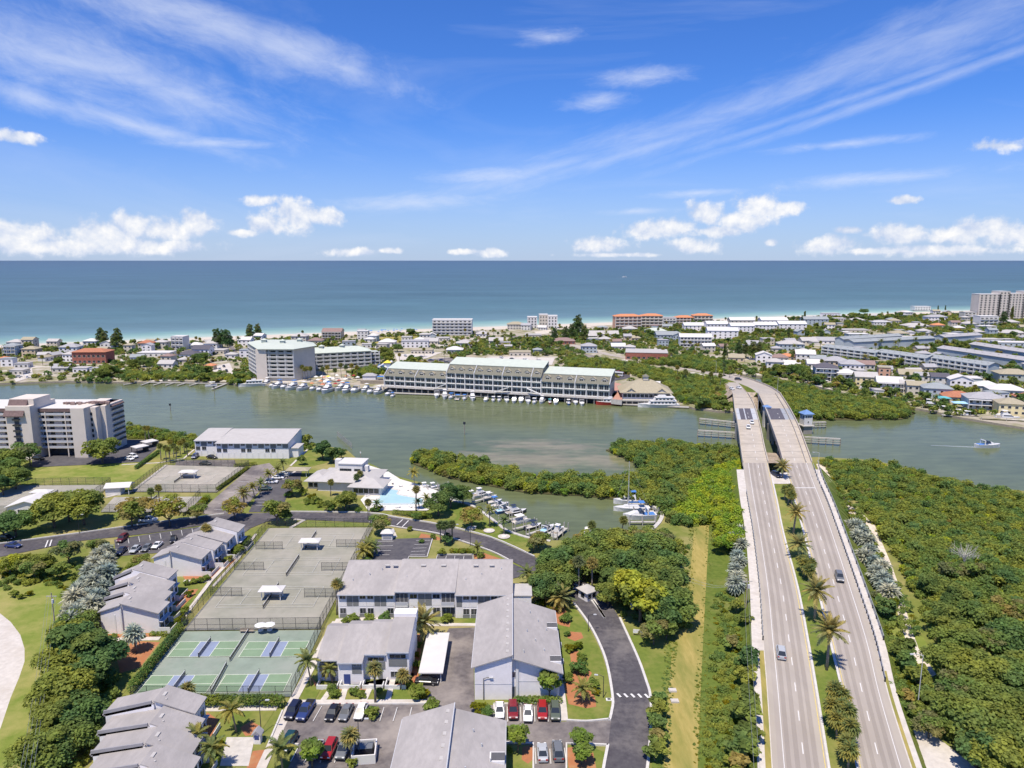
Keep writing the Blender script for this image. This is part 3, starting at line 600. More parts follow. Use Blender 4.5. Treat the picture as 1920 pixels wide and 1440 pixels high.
# ------------------------------------------------------------------ water
def shoreline(x): return 925 + .395 * x - .0000355 * x * x      # where the beach meets the gulf
def water_mats():
    for nm in ('gulf_water', 'channel_water'):
        m = bpy.data.materials.new(nm); m.use_nodes = True; M[nm] = m; nt = m.node_tree; N = nt.nodes; L = nt.links; bs = N['Principled BSDF']
        geo = N.new('ShaderNodeNewGeometry'); sp = N.new('ShaderNodeSeparateXYZ'); L.new(geo.outputs['Position'], sp.inputs[0])
        def mth(op, a, b=None, clamp=False):
            n = N.new('ShaderNodeMath'); n.operation = op; n.use_clamp = clamp
            for i, v in enumerate((a, b)):
                if v is None: continue
                if isinstance(v, (int, float)): n.inputs[i].default_value = v
                else: L.new(v, n.inputs[i])
            return n.outputs[0]
        def noise(scale, st, det=4, rough=.55):
            v = N.new('ShaderNodeVectorMath'); v.operation = 'MULTIPLY'; L.new(geo.outputs['Position'], v.inputs[0]); v.inputs[1].default_value = st
            n = N.new('ShaderNodeTexNoise'); L.new(v.outputs[0], n.inputs['Vector']); n.inputs['Scale'].default_value = scale; n.inputs['Detail'].default_value = det; n.inputs['Roughness'].default_value = rough
            return n.outputs['Fac']
        def mix(f, a, b):
            n = N.new('ShaderNodeMix'); n.data_type = 'RGBA'; L.new(f, n.inputs[0])
            for i, v in ((6, a), (7, b)):
                if isinstance(v, tuple): n.inputs[i].default_value = v + (1,)
                else: L.new(v, n.inputs[i])
            return n.outputs[2]
        X, Y = sp.outputs[0], sp.outputs[1]
        if nm == 'gulf_water':
            f = mth('ADD', mth('ADD', mth('MULTIPLY', X, .395), 925.0), mth('MULTIPLY', mth('MULTIPLY', X, X), -.0000355))
            d = mth('ADD', mth('SUBTRACT', Y, f), mth('MULTIPLY', mth('SUBTRACT', noise(.012, (1, 1, 1), 5), .5), 46.0))
            lg = mth('LOGARITHM', mth('MAXIMUM', mth('ADD', d, 12.0), 1.5), 10.0)
            rp = N.new('ShaderNodeValToRGB'); L.new(mth('DIVIDE', lg, 4.6), rp.inputs[0]); e = rp.color_ramp.elements
            e[0].position = .12; e[0].color = (.50, .50, .42, 1); e[1].position = 1.0; e[1].color = (.072, .118, .175, 1)
            for p, c in ((.25, (.44, .50, .43)), (.35, (.29, .41, .36)), (.41, (.19, .32, .30)), (.465, (.125, .21, .24)), (.58, (.083, .155, .182)), (.70, (.075, .136, .172)), (.85, (.073, .130, .184))):
                q = e.new(p); q.color = c + (1,)
            pat = noise(.0016, (1, 3, 1), 7, .62)
            rr = N.new('ShaderNodeMapRange'); L.new(pat, rr.inputs[0]); rr.inputs[1].default_value = .3; rr.inputs[2].default_value = .7; rr.inputs[3].default_value = .86; rr.inputs[4].default_value = 1.16
            vm = N.new('ShaderNodeVectorMath'); vm.operation = 'SCALE'; L.new(rp.outputs[0], vm.inputs[0]); L.new(rr.outputs[0], vm.inputs[3])
            chop = noise(.05, (.35, 1.6, 1), 4, .6); r3 = N.new('ShaderNodeMapRange'); L.new(chop, r3.inputs[0]); r3.inputs[1].default_value = .3; r3.inputs[2].default_value = .7; r3.inputs[3].default_value = .90; r3.inputs[4].default_value = 1.1
            v2 = N.new('ShaderNodeVectorMath'); v2.operation = 'SCALE'; L.new(vm.outputs[0], v2.inputs[0]); L.new(r3.outputs[0], v2.inputs[3])
            L.new(v2.outputs[0], bs.inputs['Base Color']); bs.inputs['Roughness'].default_value = .45; bs.inputs['Specular IOR Level'].default_value = .06
            h = noise(.25, (.5, 1.4, 1), 5)
            b = N.new('ShaderNodeBump'); b.inputs['Strength'].default_value = .7; b.inputs['Distance'].default_value = .6; L.new(h, b.inputs['Height']); L.new(b.outputs[0], bs.inputs['Normal'])
        else:
            base = mix(noise(.012, (.6, 2.2, 1), 7, .65), (.080, .101, .045), (.160, .183, .090))
            shoal = None
            for (px, py, rx, ry) in ((1000, 833, 38, 10), (1050, 838, 34, 9), (960, 836, 20, 6), (1010, 862, 62, 15), (1110, 862, 36, 14), (930, 856, 40, 10)):
                c = G(px, py, 0); v = N.new('ShaderNodeVectorMath'); v.operation = 'MULTIPLY_ADD'; L.new(geo.outputs['Position'], v.inputs[0]); v.inputs[1].default_value = (1 / rx * 1.5, 1 / ry * .9, 0); v.inputs[2].default_value = (-c.x / rx * 1.5, -c.y / ry * .9, 0)
                ln = N.new('ShaderNodeVectorMath'); ln.operation = 'LENGTH'; L.new(v.outputs[0], ln.inputs[0]); q = ln.outputs['Value']
                shoal = q if shoal is None else mth('MINIMUM', shoal, q)
            sm = mth('MULTIPLY', mth('ADD', mth('SUBTRACT', 1.0, shoal), mth('MULTIPLY', mth('SUBTRACT', noise(.14, (.6, 1.6, 1), 7, .65), .5), 2.6)), 1.3, clamp=True)
            col = mix(mth('MULTIPLY', sm, .9), base, (.235, .21, .125))
            chop = noise(.16, (.5, 1.5, 1), 5, .6); r3 = N.new('ShaderNodeMapRange'); L.new(chop, r3.inputs[0]); r3.inputs[1].default_value = .3; r3.inputs[2].default_value = .7; r3.inputs[3].default_value = .82; r3.inputs[4].default_value = 1.16
            v2 = N.new('ShaderNodeVectorMath'); v2.operation = 'SCALE'; L.new(col, v2.inputs[0]); L.new(r3.outputs[0], v2.inputs[3])
            L.new(v2.outputs[0], bs.inputs['Base Color']); bs.inputs['Roughness'].default_value = .18; bs.inputs['Specular IOR Level'].default_value = .12
            h1, h2 = noise(.9, (.6, 1.2, 1), 4), noise(.07, (.5, 1.4, 1), 4)
            b = N.new('ShaderNodeBump'); b.inputs['Strength'].default_value = .16; b.inputs['Distance'].default_value = .10; L.new(mth('ADD', h1, mth('MULTIPLY', h2, 3.0)), b.inputs['Height']); L.new(b.outputs[0], bs.inputs['Normal'])
water_mats()
xs_ = [-6000, -3000, -1200, -700, -400, -100, 200, 500, 800, 1200, 2500]
div = [(x, shoreline(x) - 60) for x in xs_]
struct(MB().sheet([(-90000, -2000)] + div + [(6000, 2000), (90000, 2200), (90000, 90000), (-90000, 90000)], 0.0, 'gulf_water').build('sea'))
struct(MB().sheet([(-6000, -3000)] + div[::1] + [(2500, -400)], -.02, 'channel_water').build('channel_water'))

# ------------------------------------------------------------------ land
NEAR_ISLAND = [(-500, 742), (-100, 723), (0, 719), (130, 715), (240, 717), (330, 715), (425, 717), (448, 722), (470, 719), (560, 727), (700, 730), (760, 733), (900, 740), (1050, 746), (1140, 751), (1170, 754), (1290, 762), (1302, 766), (1310, 766), (1345, 771), (1375, 772), (1380, 735), (1375, 715), (1390, 702), (1450, 709), (1530, 724), (1600, 742), (1650, 752), (1700, 763), (1740, 770), (1800, 783), (1880, 796), (1960, 809), (2300, 868)]
isl = [G(x, y, .9) for x, y in NEAR_ISLAND]
shore = [(x, shoreline(x) - 34) for x in (2500, 1600, 1200, 800, 500, 200, -100, -300, -535, -800, -1500)]
ISLAND = [(p.x, p.y) for p in isl] + shore
struct(MB().prism(ISLAND, -2, 1.2, 'timber', 'island_soil').build('island_ground'))
b = MB(); bx = list(np.linspace(-1500, 2500, 81))
for x0, x1 in zip(bx, bx[1:]):
    f0 = [(x0, shoreline(x0) + k) for k in (-52, -34, -8, 14)]; f1 = [(x1, shoreline(x1) + k) for k in (-52, -34, -8, 14)]; zz = (1.3, 1.32, .6, -.5)
    for k in range(3): b.face([f0[k] + (zz[k],), f1[k] + (zz[k],), f1[k + 1] + (zz[k + 1],), f0[k + 1] + (zz[k + 1],)], 'sand')
struct(b.build('beach'))
MAIN = [G(x, y, .9) for x, y in [(-900, 840), (-300, 812), (0, 806), (230, 806), (300, 818), (370, 830), (385, 824), (545, 824), (590, 834), (650, 844), (668, 860), (700, 873), (735, 892), (790, 906), (802, 926), (850, 939), (888, 950), (930, 980), (950, 995), (995, 1010), (1032, 1015), (1080, 1014), (1130, 1004), (1180, 1002), (1215, 997), (1238, 979), (1243, 966), (1230, 953), (1205, 941), (1300, 905), (1395, 862), (1535, 858), (1640, 864), (1740, 890), (1820, 910), (1920, 922), (2200, 968), (2700, 1010)]]
MAINL = [(p.x, p.y) for p in MAIN] + [(420, 40), (-420, 40)]
struct(MB().prism(MAINL, -2, 1.2, 'concrete', 'grass').build('ground'))
SPIT = [(p.x, p.y) for p in [G(x, y, .4) for x, y in [(1222, 955), (1205, 946), (1162, 937), (1100, 929), (1047, 927), (980, 922), (902, 907), (840, 895), (775, 869), (769, 863), (800, 853), (900, 870), (1000, 899), (1090, 903), (1150, 903), (1200, 896), (1206, 882), (1190, 868), (1160, 854), (1136, 843), (1180, 834), (1250, 834), (1380, 846), (1396, 870), (1330, 930)]]]
struct(MB().prism(SPIT, -1.5, .4, 'mud').build('mangrove_flat'))
MANG2 = [(p.x, p.y) for p in [G(x, y, .4) for x, y in [(1446, 767), (1500, 786), (1600, 787), (1690, 786), (1717, 774), (1690, 759), (1620, 753), (1540, 737), (1470, 720), (1425, 706), (1440, 740)]]]
struct(MB().prism(MANG2, -1.5, .4, 'mud').build('mangrove_flat'))

_lay = [0]
def flat(name, m, pts, base=.02, z=1.2, world=False):
    """a sheet lying on the land; each one a few millimetres above the last"""
    _lay[0] += 1; zz = z + base + .0022 * _lay[0]
    P = pts if world else [G(x, y, zz) for x, y in pts]
    o = MB().sheet([(p[0], p[1]) for p in P], zz, m).build(name); struct(o); return o
def offset_line(P, d):
    P = [Vector((p[0], p[1])) for p in P]; out = []
    for i, p in enumerate(P):
        t = (P[min(i + 1, len(P) - 1)] - P[max(i - 1, 0)]).normalized(); out.append(p + Vector((-t.y, t.x)) * d)
    return out
def smooth_line(P, k=4):
    P = [Vector(p) for p in P]; out = []
    for i in range(len(P) - 1):
        p0, p1, p2, p3 = P[max(i - 1, 0)], P[i], P[i + 1], P[min(i + 2, len(P) - 1)]
        for j in range(k):
            t = j / k; out.append(.5 * ((2 * p1) + (-p0 + p2) * t + (2 * p0 - 5 * p1 + 4 * p2 - p3) * t * t + (-p0 + 3 * p1 - 3 * p2 + p3) * t ** 3))
    return out + [P[-1]]
def strip(name, m, P, wd, z0, z1, parent=None, top=None):
    """a band of given width along a line, as a solid"""
    a, c = offset_line(P, wd / 2), offset_line(P, -wd / 2); b = MB()
    for i in range(len(P) - 1):
        q = [c[i], c[i + 1], a[i + 1], a[i]]
        za, zb = (z0, z0) if not callable(z0) else (z0(i), z0(i + 1)); ya, yb = (z1, z1) if not callable(z1) else (z1(i), z1(i + 1))
        b.hexa([(q[0].x, q[0].y, za), (q[1].x, q[1].y, zb), (q[2].x, q[2].y, zb), (q[3].x, q[3].y, za), (q[0].x, q[0].y, ya), (q[1].x, q[1].y, yb), (q[2].x, q[2].y, yb), (q[3].x, q[3].y, ya)], m)
    return b.build(name, parent)
def kerb(pts, wd=.35, h=.15, m='kerb', k=4):
    P = smooth_line([G(x, y, 1.2) for x, y in pts], k); return struct(strip('kerb', m, P, wd, 1.15, 1.2 + .24 + h))
def path(pts, wd, m='path', k=1, name='path'):
    P = [G(x, y, 1.2) for x, y in pts]; P = smooth_line(P, k) if k > 1 else P
    _lay[0] += 1; zz = 1.2 + .02 + .0022 * _lay[0]; return struct(strip(name, m, P, wd, 1.1, zz + .03))

# green, dry and bare ground
flat('field', 'field_grass', [(-60, 1085), (60, 1088), (118, 1085), (118, 1130), (108, 1200), (100, 1250), (75, 1310), (40, 1400), (-10, 1480), (-120, 1480)])
flat('driveway', 'path', [(-60, 1125), (0, 1150), (20, 1166), (38, 1190), (46, 1216), (46, 1240), (36, 1270), (20, 1308), (2, 1362), (-60, 1500)])
flat('lawn', 'field_grass', [(20, 940), (48, 890), (90, 876), (150, 869), (310, 866), (312, 872), (247, 905), (210, 908), (120, 905), (40, 912)])
flat('lawn', 'lawn', [(262, 868), (300, 842), (330, 826), (360, 836), (345, 860), (318, 866)])
flat('lawn', 'lawn', [(545, 872), (575, 842), (605, 838), (640, 850), (612, 868), (560, 880)])
flat('lawn', 'lawn', [(560, 906), (610, 948), (610, 958), (545, 958), (535, 935)])
flat('lawn', 'field_grass', [(565, 976), (695, 979), (697, 988), (560, 988)])
flat('lawn', 'lawn', [(770, 958), (850, 985), (960, 1020), (1005, 1044), (1030, 1030), (990, 1010), (948, 996), (926, 980), (886, 951), (850, 942), (800, 940)])
flat('lawn', 'grass', [(745, 993), (810, 1003), (850, 1014), (905, 1034), (958, 1055), (890, 1056), (888, 1040), (822, 1040), (815, 1054), (764, 1054), (768, 1044), (800, 1044), (812, 1009), (740, 1010)])
flat('mulch_bed', 'mulch', [(790, 1000), (820, 1006), (835, 1014), (812, 1012), (785, 1008)])
flat('mulch_bed', 'mulch', [(888, 1040), (905, 1036), (952, 1052), (946, 1054), (890, 1054)])
flat('lawn', 'grass', [(215, 1044), (255, 1034), (290, 1040), (262, 1082), (214, 1085)])
flat('lawn', 'grass', [(170, 1205), (250, 1200), (318, 1196), (240, 1290), (205, 1330), (190, 1300), (215, 1240)])
flat('dirt', 'mulch', [(215, 1215), (260, 1202), (300, 1204), (262, 1252), (225, 1262)])
flat('lawn', 'lawn', [(310, 1170), (345, 1110), (375, 1092), (392, 1092), (330, 1165)])
flat('lawn', 'lawn', [(400, 1080), (440, 1045), (470, 1020), (478, 1022), (430, 1062)])
flat('mulch_bed', 'mulch', [(170, 1190), (290, 1187), (300, 1192), (290, 1196), (172, 1198)])
flat('mulch_bed', 'mulch', [(342, 1080), (388, 1078), (440, 1040), (455, 1010), (462, 1014), (440, 1052), (395, 1088), (350, 1090)])
flat('mulch_bed', 'mulch', [(322, 1142), (352, 1106), (372, 1104), (362, 1118), (332, 1148)])
flat('lawn', 'lawn', [(375, 1332), (515, 1332), (470, 1400), (440, 1440), (370, 1440), (350, 1420)])
flat('mulch_bed', 'mulch', [(450, 1364), (470, 1352), (490, 1362), (486, 1376), (460, 1380)])
flat('mulch_bed', 'mulch', [(474, 1408), (500, 1405), (484, 1440), (462, 1440)])
flat('mulch_bed', 'mulch', [(388, 1335), (410, 1350), (395, 1392), (372, 1440), (345, 1440), (372, 1390)])
flat('terrace', 'concrete', [(425, 1382), (478, 1382), (466, 1436), (412, 1436)])
flat('lawn', 'lawn', [(735, 1152), (895, 1152), (893, 1168), (738, 1170)])
flat('mulch_bed', 'path', [(630, 1160), (735, 1155), (740, 1168), (700, 1178), (640, 1180), (622, 1178)])
flat('lawn', 'lawn', [(575, 1274), (610, 1276), (590, 1312), (558, 1312)])
flat('lawn', 'lawn', [(612, 1284), (785, 1280), (795, 1314), (592, 1314)])
flat('mulch_bed', 'mulch', [(583, 1270), (600, 1285), (640, 1288), (780, 1284), (786, 1262), (778, 1260), (770, 1278), (690, 1294), (620, 1294), (590, 1286)])
flat('mulch_bed', 'mulch', [(777, 1190), (796, 1186), (782, 1262), (770, 1262)])
flat('lawn', 'lawn', [(1032, 1140), (1074, 1136), (1102, 1172), (1124, 1215), (1138, 1256), (1147, 1310), (1143, 1345), (1100, 1352), (1062, 1350), (1048, 1180), (1032, 1178)])
flat('mulch_bed', 'mulch', [(1030, 1138), (1058, 1138), (1070, 1165), (1068, 1176), (1050, 1172), (1032, 1160)])
flat('mulch_bed', 'mulch', [(1068, 1184), (1090, 1186), (1094, 1196), (1078, 1202), (1064, 1196)])
flat('mulch_bed', 'mulch', [(1068, 1222), (1084, 1220), (1098, 1250), (1110, 1262), (1098, 1282), (1116, 1308), (1118, 1325), (1100, 1328), (1066, 1320), (1058, 1285), (1062, 1268), (1074, 1262)])
flat('lawn', 'lawn', [(942, 1398), (1002, 1396), (1006, 1445), (944, 1445)])
flat('mulch_bed', 'mulch', [(980, 1400), (1002, 1396), (1004, 1420), (990, 1432), (978, 1424)])
flat('lawn', 'lawn', [(1060, 1396), (1100, 1398), (1134, 1410), (1128, 1460), (1060, 1460)])
flat('mulch_bed', 'mulch', [(1062, 1402), (1080, 1400), (1112, 1410), (1118, 1440), (1066, 1440)])
flat('lawn', 'lawn', [(1180, 1192), (1262, 1188), (1252, 1330), (1240, 1440), (1222, 1440), (1224, 1310), (1205, 1245)])
flat('mown_strip', 'dry_grass', [(1262, 1188), (1290, 1130), (1302, 985), (1330, 985), (1322, 1130), (1314, 1290), (1308, 1445), (1244, 1445), (1254, 1300)])
flat('rough_grass', 'weeds', [(1330, 985), (1366, 985), (1372, 1100), (1396, 1190), (1424, 1300), (1432, 1445), (1308, 1445), (1314, 1290), (1322, 1130)])
flat('verge', 'field_grass', [(1560, 950), (1590, 960), (1680, 1080), (1720, 1170), (1765, 1265), (1740, 1285), (1660, 1180), (1600, 1060)])
flat('sandy_track', 'dirt_track', [(1530, 870), (1545, 868), (1566, 915), (1640, 985), (1668, 1050), (1690, 1110), (1706, 1170), (1722, 1215), (1756, 1265), (1742, 1270), (1706, 1225), (1692, 1180), (1672, 1110), (1648, 1050), (1624, 1000), (1560, 935)])
flat('apron', 'path', [(1702, 1372), (1730, 1364), (1765, 1388), (1830, 1440), (1850, 1480), (1715, 1480)])
# asphalt
flat('access_road', 'asphalt_dark', [(-60, 1036), (0, 1020), (150, 1000), (300, 979), (420, 964), (480, 962), (540, 960), (690, 962), (745, 971), (825, 984), (920, 1008), (1002, 1044), (1060, 1072), (1100, 1094), (1140, 1122), (1162, 1160), (1178, 1195), (1198, 1240), (1212, 1280), (1219, 1305), (1221, 1355), (1214, 1440), (1205, 1500), (1120, 1500), (1132, 1440), (1146, 1342), (1149, 1312), (1140, 1255), (1127, 1215), (1105, 1172), (1076, 1132), (1062, 1112), (1020, 1088), (980, 1062), (920, 1034), (855, 1012), (815, 1000), (750, 990), (692, 980), (547, 973), (500, 978), (470, 990), (452, 1003), (440, 985), (385, 984), (280, 1000), (150, 1014), (75, 1029), (-60, 1056)])
flat('parking_lot', 'asphalt_lot', [(704, 1011), (812, 1008), (801, 1045), (768, 1045), (762, 1056), (816, 1056), (821, 1041), (887, 1041), (887, 1057), (960, 1056), (1000, 1075), (960, 1085), (720, 1085), (692, 1048), (700, 1030)])
flat('parking_lot', 'asphalt_worn', [(530, 1332), (590, 1323), (800, 1321), (803, 1298), (778, 1296), (790, 1262), (842, 1178), (894, 1176), (888, 1250), (890, 1322), (925, 1322), (1050, 1320), (1050, 1353), (1146, 1351), (1140, 1398), (1062, 1396), (1064, 1450), (1000, 1450), (1000, 1396), (940, 1394), (930, 1450), (760, 1480), (690, 1440), (540, 1440), (560, 1398), (504, 1396)])
flat('parking_lot', 'asphalt_lot', [(214, 1012), (300, 998), (385, 986), (392, 1000), (300, 1036), (218, 1043)])
flat('parking_lot', 'asphalt_worn', [(472, 874), (505, 868), (520, 882), (448, 964), (372, 964), (396, 940), (425, 915)])
flat('parking_lot', 'asphalt_lot', [(520, 886), (566, 882), (562, 905), (540, 925), (526, 960), (466, 960), (482, 930), (505, 905)])
flat('parking_lot', 'asphalt_worn', [(330, 863), (440, 862), (443, 876), (328, 876)])
flat('parking_lot', 'asphalt_lot', [(60, 846), (150, 850), (215, 838), (236, 824), (300, 824), (292, 842), (262, 866), (150, 872), (60, 876)])
# footpaths
for pts, wd in [([(486, 1450), (520, 1375), (548, 1318), (575, 1268), (606, 1208), (630, 1166)], 1.7), ([(375, 1330), (520, 1328)], 1.6), ([(548, 1318), (800, 1317)], 1.5), ([(628, 1283), (606, 1314)], 1.1), ([(650, 1283), (641, 1314)], 1.1), ([(697, 1283), (683, 1314)], 1.1), ([(737, 1274), (727, 1314)], 1.1),
                ([(720, 1172), (892, 1172)], 1.2), ([(1036, 1178), (1044, 1230), (1054, 1320), (1057, 1352)], 1.6), ([(170, 1201), (300, 1198)], 1.4), ([(330, 1178), (395, 1090), (470, 1012)], 1.0), ([(312, 872), (247, 922), (190, 935)], 1.0), ([(560, 880), (530, 900)], 1.0), ([(545, 874), (578, 842)], .9), ([(228, 872), (300, 868), (345, 860), (368, 840)], .8),
                ([(552, 974), (570, 976), (545, 990)], 1.2), ([(735, 992), (742, 1008)], 1.0), ([(345, 1090), (392, 1090)], 1.2), ([(480, 1002), (445, 1050), (400, 1100)], .8)]:
    path(pts, wd)
# kerbs along the access road and around the lots
kerb([(0, 1020), (150, 1000), (300, 979), (420, 964)]); kerb([(545, 960), (690, 962), (745, 971), (825, 984), (920, 1008), (1002, 1044)])
kerb([(1162, 1160), (1178, 1195), (1198, 1240), (1212, 1280), (1219, 1305), (1221, 1355), (1214, 1440), (1206, 1490)], .5)
kerb([(1143, 1352), (1147, 1335), (1149, 1312), (1140, 1255), (1127, 1215), (1105, 1172), (1076, 1132)], .5); kerb([(1062, 1352), (1100, 1354), (1143, 1350)], .3)
kerb([(1125, 1490), (1132, 1440), (1140, 1398)], .5); kerb([(692, 980), (750, 990), (815, 1000), (855, 1012), (920, 1034), (960, 1054)])
kerb([(925, 1322), (1050, 1320)], .3, k=1); kerb([(590, 1323), (800, 1321)], .3, k=1); kerb([(504, 1396), (560, 1398)], .3, k=1); kerb([(530, 1334), (504, 1396)], .3, k=1)
kerb([(812, 1008), (801, 1045), (767, 1045), (762, 1056), (816, 1056), (821, 1041), (887, 1041), (887, 1057)], .25, k=1); kerb([(890, 1322), (896, 1345), (925, 1358), (926, 1322)], .3, k=2)
kerb([(940, 1394), (1000, 1396), (1000, 1450)], .3, k=1); kerb([(1062, 1450), (1062, 1396), (1100, 1397), (1140, 1399)], .3, k=1)
# boat basin seawall
P = smooth_line([G(x, y, 1.2) for x, y in [(802, 926), (850, 939), (888, 950), (930, 980), (950, 995), (995, 1010), (1032, 1015)]], 3)
struct(strip('seawall', 'concrete', P, 1.0, -1.5, 1.5)); P = smooth_line([G(x, y, 1.2) for x, y in [(1222, 994), (1236, 980), (1241, 966), (1230, 952), (1207, 940)]], 3)
struct(strip('seawall', 'concrete', P, 1.3, -1.5, 1.5))
# painted stalls and crossings: each line is a piece of its own
_ln = {}
def line(parent, a, c, wd=.13, m='white_paint', z=1.2 + .30):
    a, c = G(a[0], a[1], z), G(c[0], c[1], z); d = c - a; L_ = round(d.length, 1); key = (L_, wd, m)
    if key not in _ln: _ln[key] = MB().box(-L_ / 2, L_ / 2, -wd / 2, wd / 2, -.006, .006, m).mesh('painted_line')
    p = (a + c) / 2; o = put('painted_line', _ln[key], parent, p, math.atan2(d.y, d.x)); return o
def markings(label, lines, **k):
    t = bpy.data.objects.new('road_marking', None); C.objects.link(t); t['kind'] = 'structure'
    for a, c in lines: line(t, a, c, **k)
    return t
markings('', [((x + 13, 1324), (x - 3, 1352)) for x in (536, 561, 590, 616, 641, 667)] + [((745, 1326), (737, 1352)), ((772, 1326), (766, 1352)), ((720, 1326), (712, 1352))])
markings('', [((559, 1401), (545, 1428)), ((586, 1400), (570, 1430)), ((612, 1402), (600, 1430)), ((636, 1402), (627, 1430)), ((662, 1404), (654, 1430))])
markings('', [((x, 1325), (x + dx, 1353)) for x, dx in ((951, 1), (976, 1), (1002, 1), (1026, 2), (1049, 2))] + [((1031, 1404), (1033, 1432)), ((1003, 1402), (1005, 1432)), ((1058, 1402), (1062, 1432))])
markings('', [((705, 1016), (738, 1015)), ((703, 1024), (737, 1023)), ((700, 1033), (733, 1032)), ((697, 1041), (730, 1040)), ((780, 1014), (806, 1013)), ((777, 1021), (803, 1020)), ((774, 1028), (800, 1027)), ((771, 1034), (798, 1033)), ((769, 1040), (797, 1040))])
markings('', [((837, 1042), (834, 1055)), ((853, 1042), (851, 1055)), ((870, 1042), (868, 1055))])
markings('', [((220 + 20 * k, 1012 - 3 * k), (222 + 20 * k, 1022 - 3 * k)) for k in range(8)] + [((240 + 18 * k, 1027 - 2 * k), (244 + 18 * k, 1039 - 3 * k)) for k in range(4)])
markings('', [((455 - 9 * k, 892 + 10.5 * k), (478 - 9 * k, 893 + 10.5 * k)) for k in range(7)] + [((470 + 2 * k, 918 + 0 * k + 6 * k), (494 + 1 * k, 918 + 6 * k)) for k in range(6)])
markings('', [((1157 + 13 * k, 1300 + k * .3), (1164 + 13 * k, 1307 + k * .3)) for k in range(5)], wd=.45)
markings('', [((90, 1013), (85, 1026)), ((97, 1012), (93, 1024)), ((755, 974), (744, 984)), ((766, 976), (754, 988))], wd=.35)
# ------------------------------------------------------------------ highway, bridges
ROWS = [(1500, 2.2, 1455, 1563, 1622, 1730), (1440, 2.4, 1449, 1552, 1610, 1708), (1300, 2.7, 1440, 1530, 1582, 1664), (1200, 3.2, 1432, 1513, 1558, 1640), (1100, 4.0, 1425, 1494, 1534, 1607), (1000, 5.4, 1413, 1468, 1509, 1572), (940, 6.8, 1403, 1456, 1492, 1550), (900, 7.8, 1397, 1447, 1480, 1533), (868, 8.7, 1393, 1440, 1469, 1522), (840, 9.4, 1389, 1433, 1461, 1512), (800, 10.0, 1384, 1425, 1447, 1497), (770, 9.8, 1378, 1417, 1436, 1482), (752, 8.9, 1376, 1410, 1428, 1471), (738, 7.8, 1374, 1402, 1421, 1462)]
def rowpts(col, dx=0): return smooth_line([G(r[col] + dx, r[0], r[1]) for r in ROWS], 5)
def ribbon(name, m, A, B_, th=None, parent=None, dz=0.0, skirt=None):
    b = MB()
    for i in range(len(A) - 1):
        q = [A[i], B_[i], B_[i + 1], A[i + 1]]; q = [Vector((p.x, p.y, p.z + dz)) for p in q]
        if th: b.hexa([(p.x, p.y, p.z - th) for p in q] + [tuple(p) for p in q], m)
        else: b.face(q, m)
    return b.build(name, parent)
def embankment(A, B_, m, n0, n1, name):
    b = MB()
    for i in range(n0, n1):
        for E, F_, s in ((A[i], A[i + 1], -1), (B_[i], B_[i + 1], 1)):
            d = (F_ - E).normalized(); o = Vector((d.y, -d.x, 0)) * s * max(.1, (E.z - 1.2)) * 1.1
            b.face([E, F_, Vector((F_.x + o.x, F_.y + o.y, 1.1)), Vector((E.x + o.x, E.y + o.y, 1.1))][::s], m)
    return struct(b.build(name))
LA, LB, RA, RB = rowpts(2), rowpts(3), rowpts(4), rowpts(5)
def lerp(A, B_, t): return [a.lerp(c, t) for a, c in zip(A, B_)]
K = 8 * 5 + 1                                        # first deck station of the bridges
# embankment between and beside the roadways, then the two roadways on it
LA2, RB2 = lerp(LA, LB, -.28), lerp(RA, RB, 1.22)
struct(ribbon('median', 'lawn', [p - Vector((0, 0, .12)) for p in LB[:K - 3]], [p - Vector((0, 0, .12)) for p in RA[:K - 3]], 1.6))
struct(ribbon('sidewalk', 'path', LA2[:K - 2], LA[:K - 2], .9, dz=-.02)); struct(ribbon('sidewalk', 'path', RB[:K - 2], RB2[:K - 2], .9, dz=-.02))
embankment(LA2, RB2, 'weeds', 0, K - 2, 'embankment')
hl = struct(ribbon('highway', 'highway', LA[:K], LB[:K], .5)); hr = struct(ribbon('highway', 'highway', RA[:K], RB[:K], .5))
MV = [a.lerp(c, .5) for a, c in zip(LB, RA)]
struct(ribbon('median_paving', 'path', [p + Vector((0, 0, .02)) for p in lerp(LB, RA, .02)[34:K - 3]], [p + Vector((0, 0, .02)) for p in lerp(LB, RA, .98)[34:K - 3]]))
def along(A, B_, t0, t1, z, i0, i1, name, m, parent): return ribbon(name, m, [p + Vector((0, 0, z)) for p in lerp(A, B_, t0)[i0:i1]], [p + Vector((0, 0, z)) for p in lerp(A, B_, t1)[i0:i1]], None, parent)
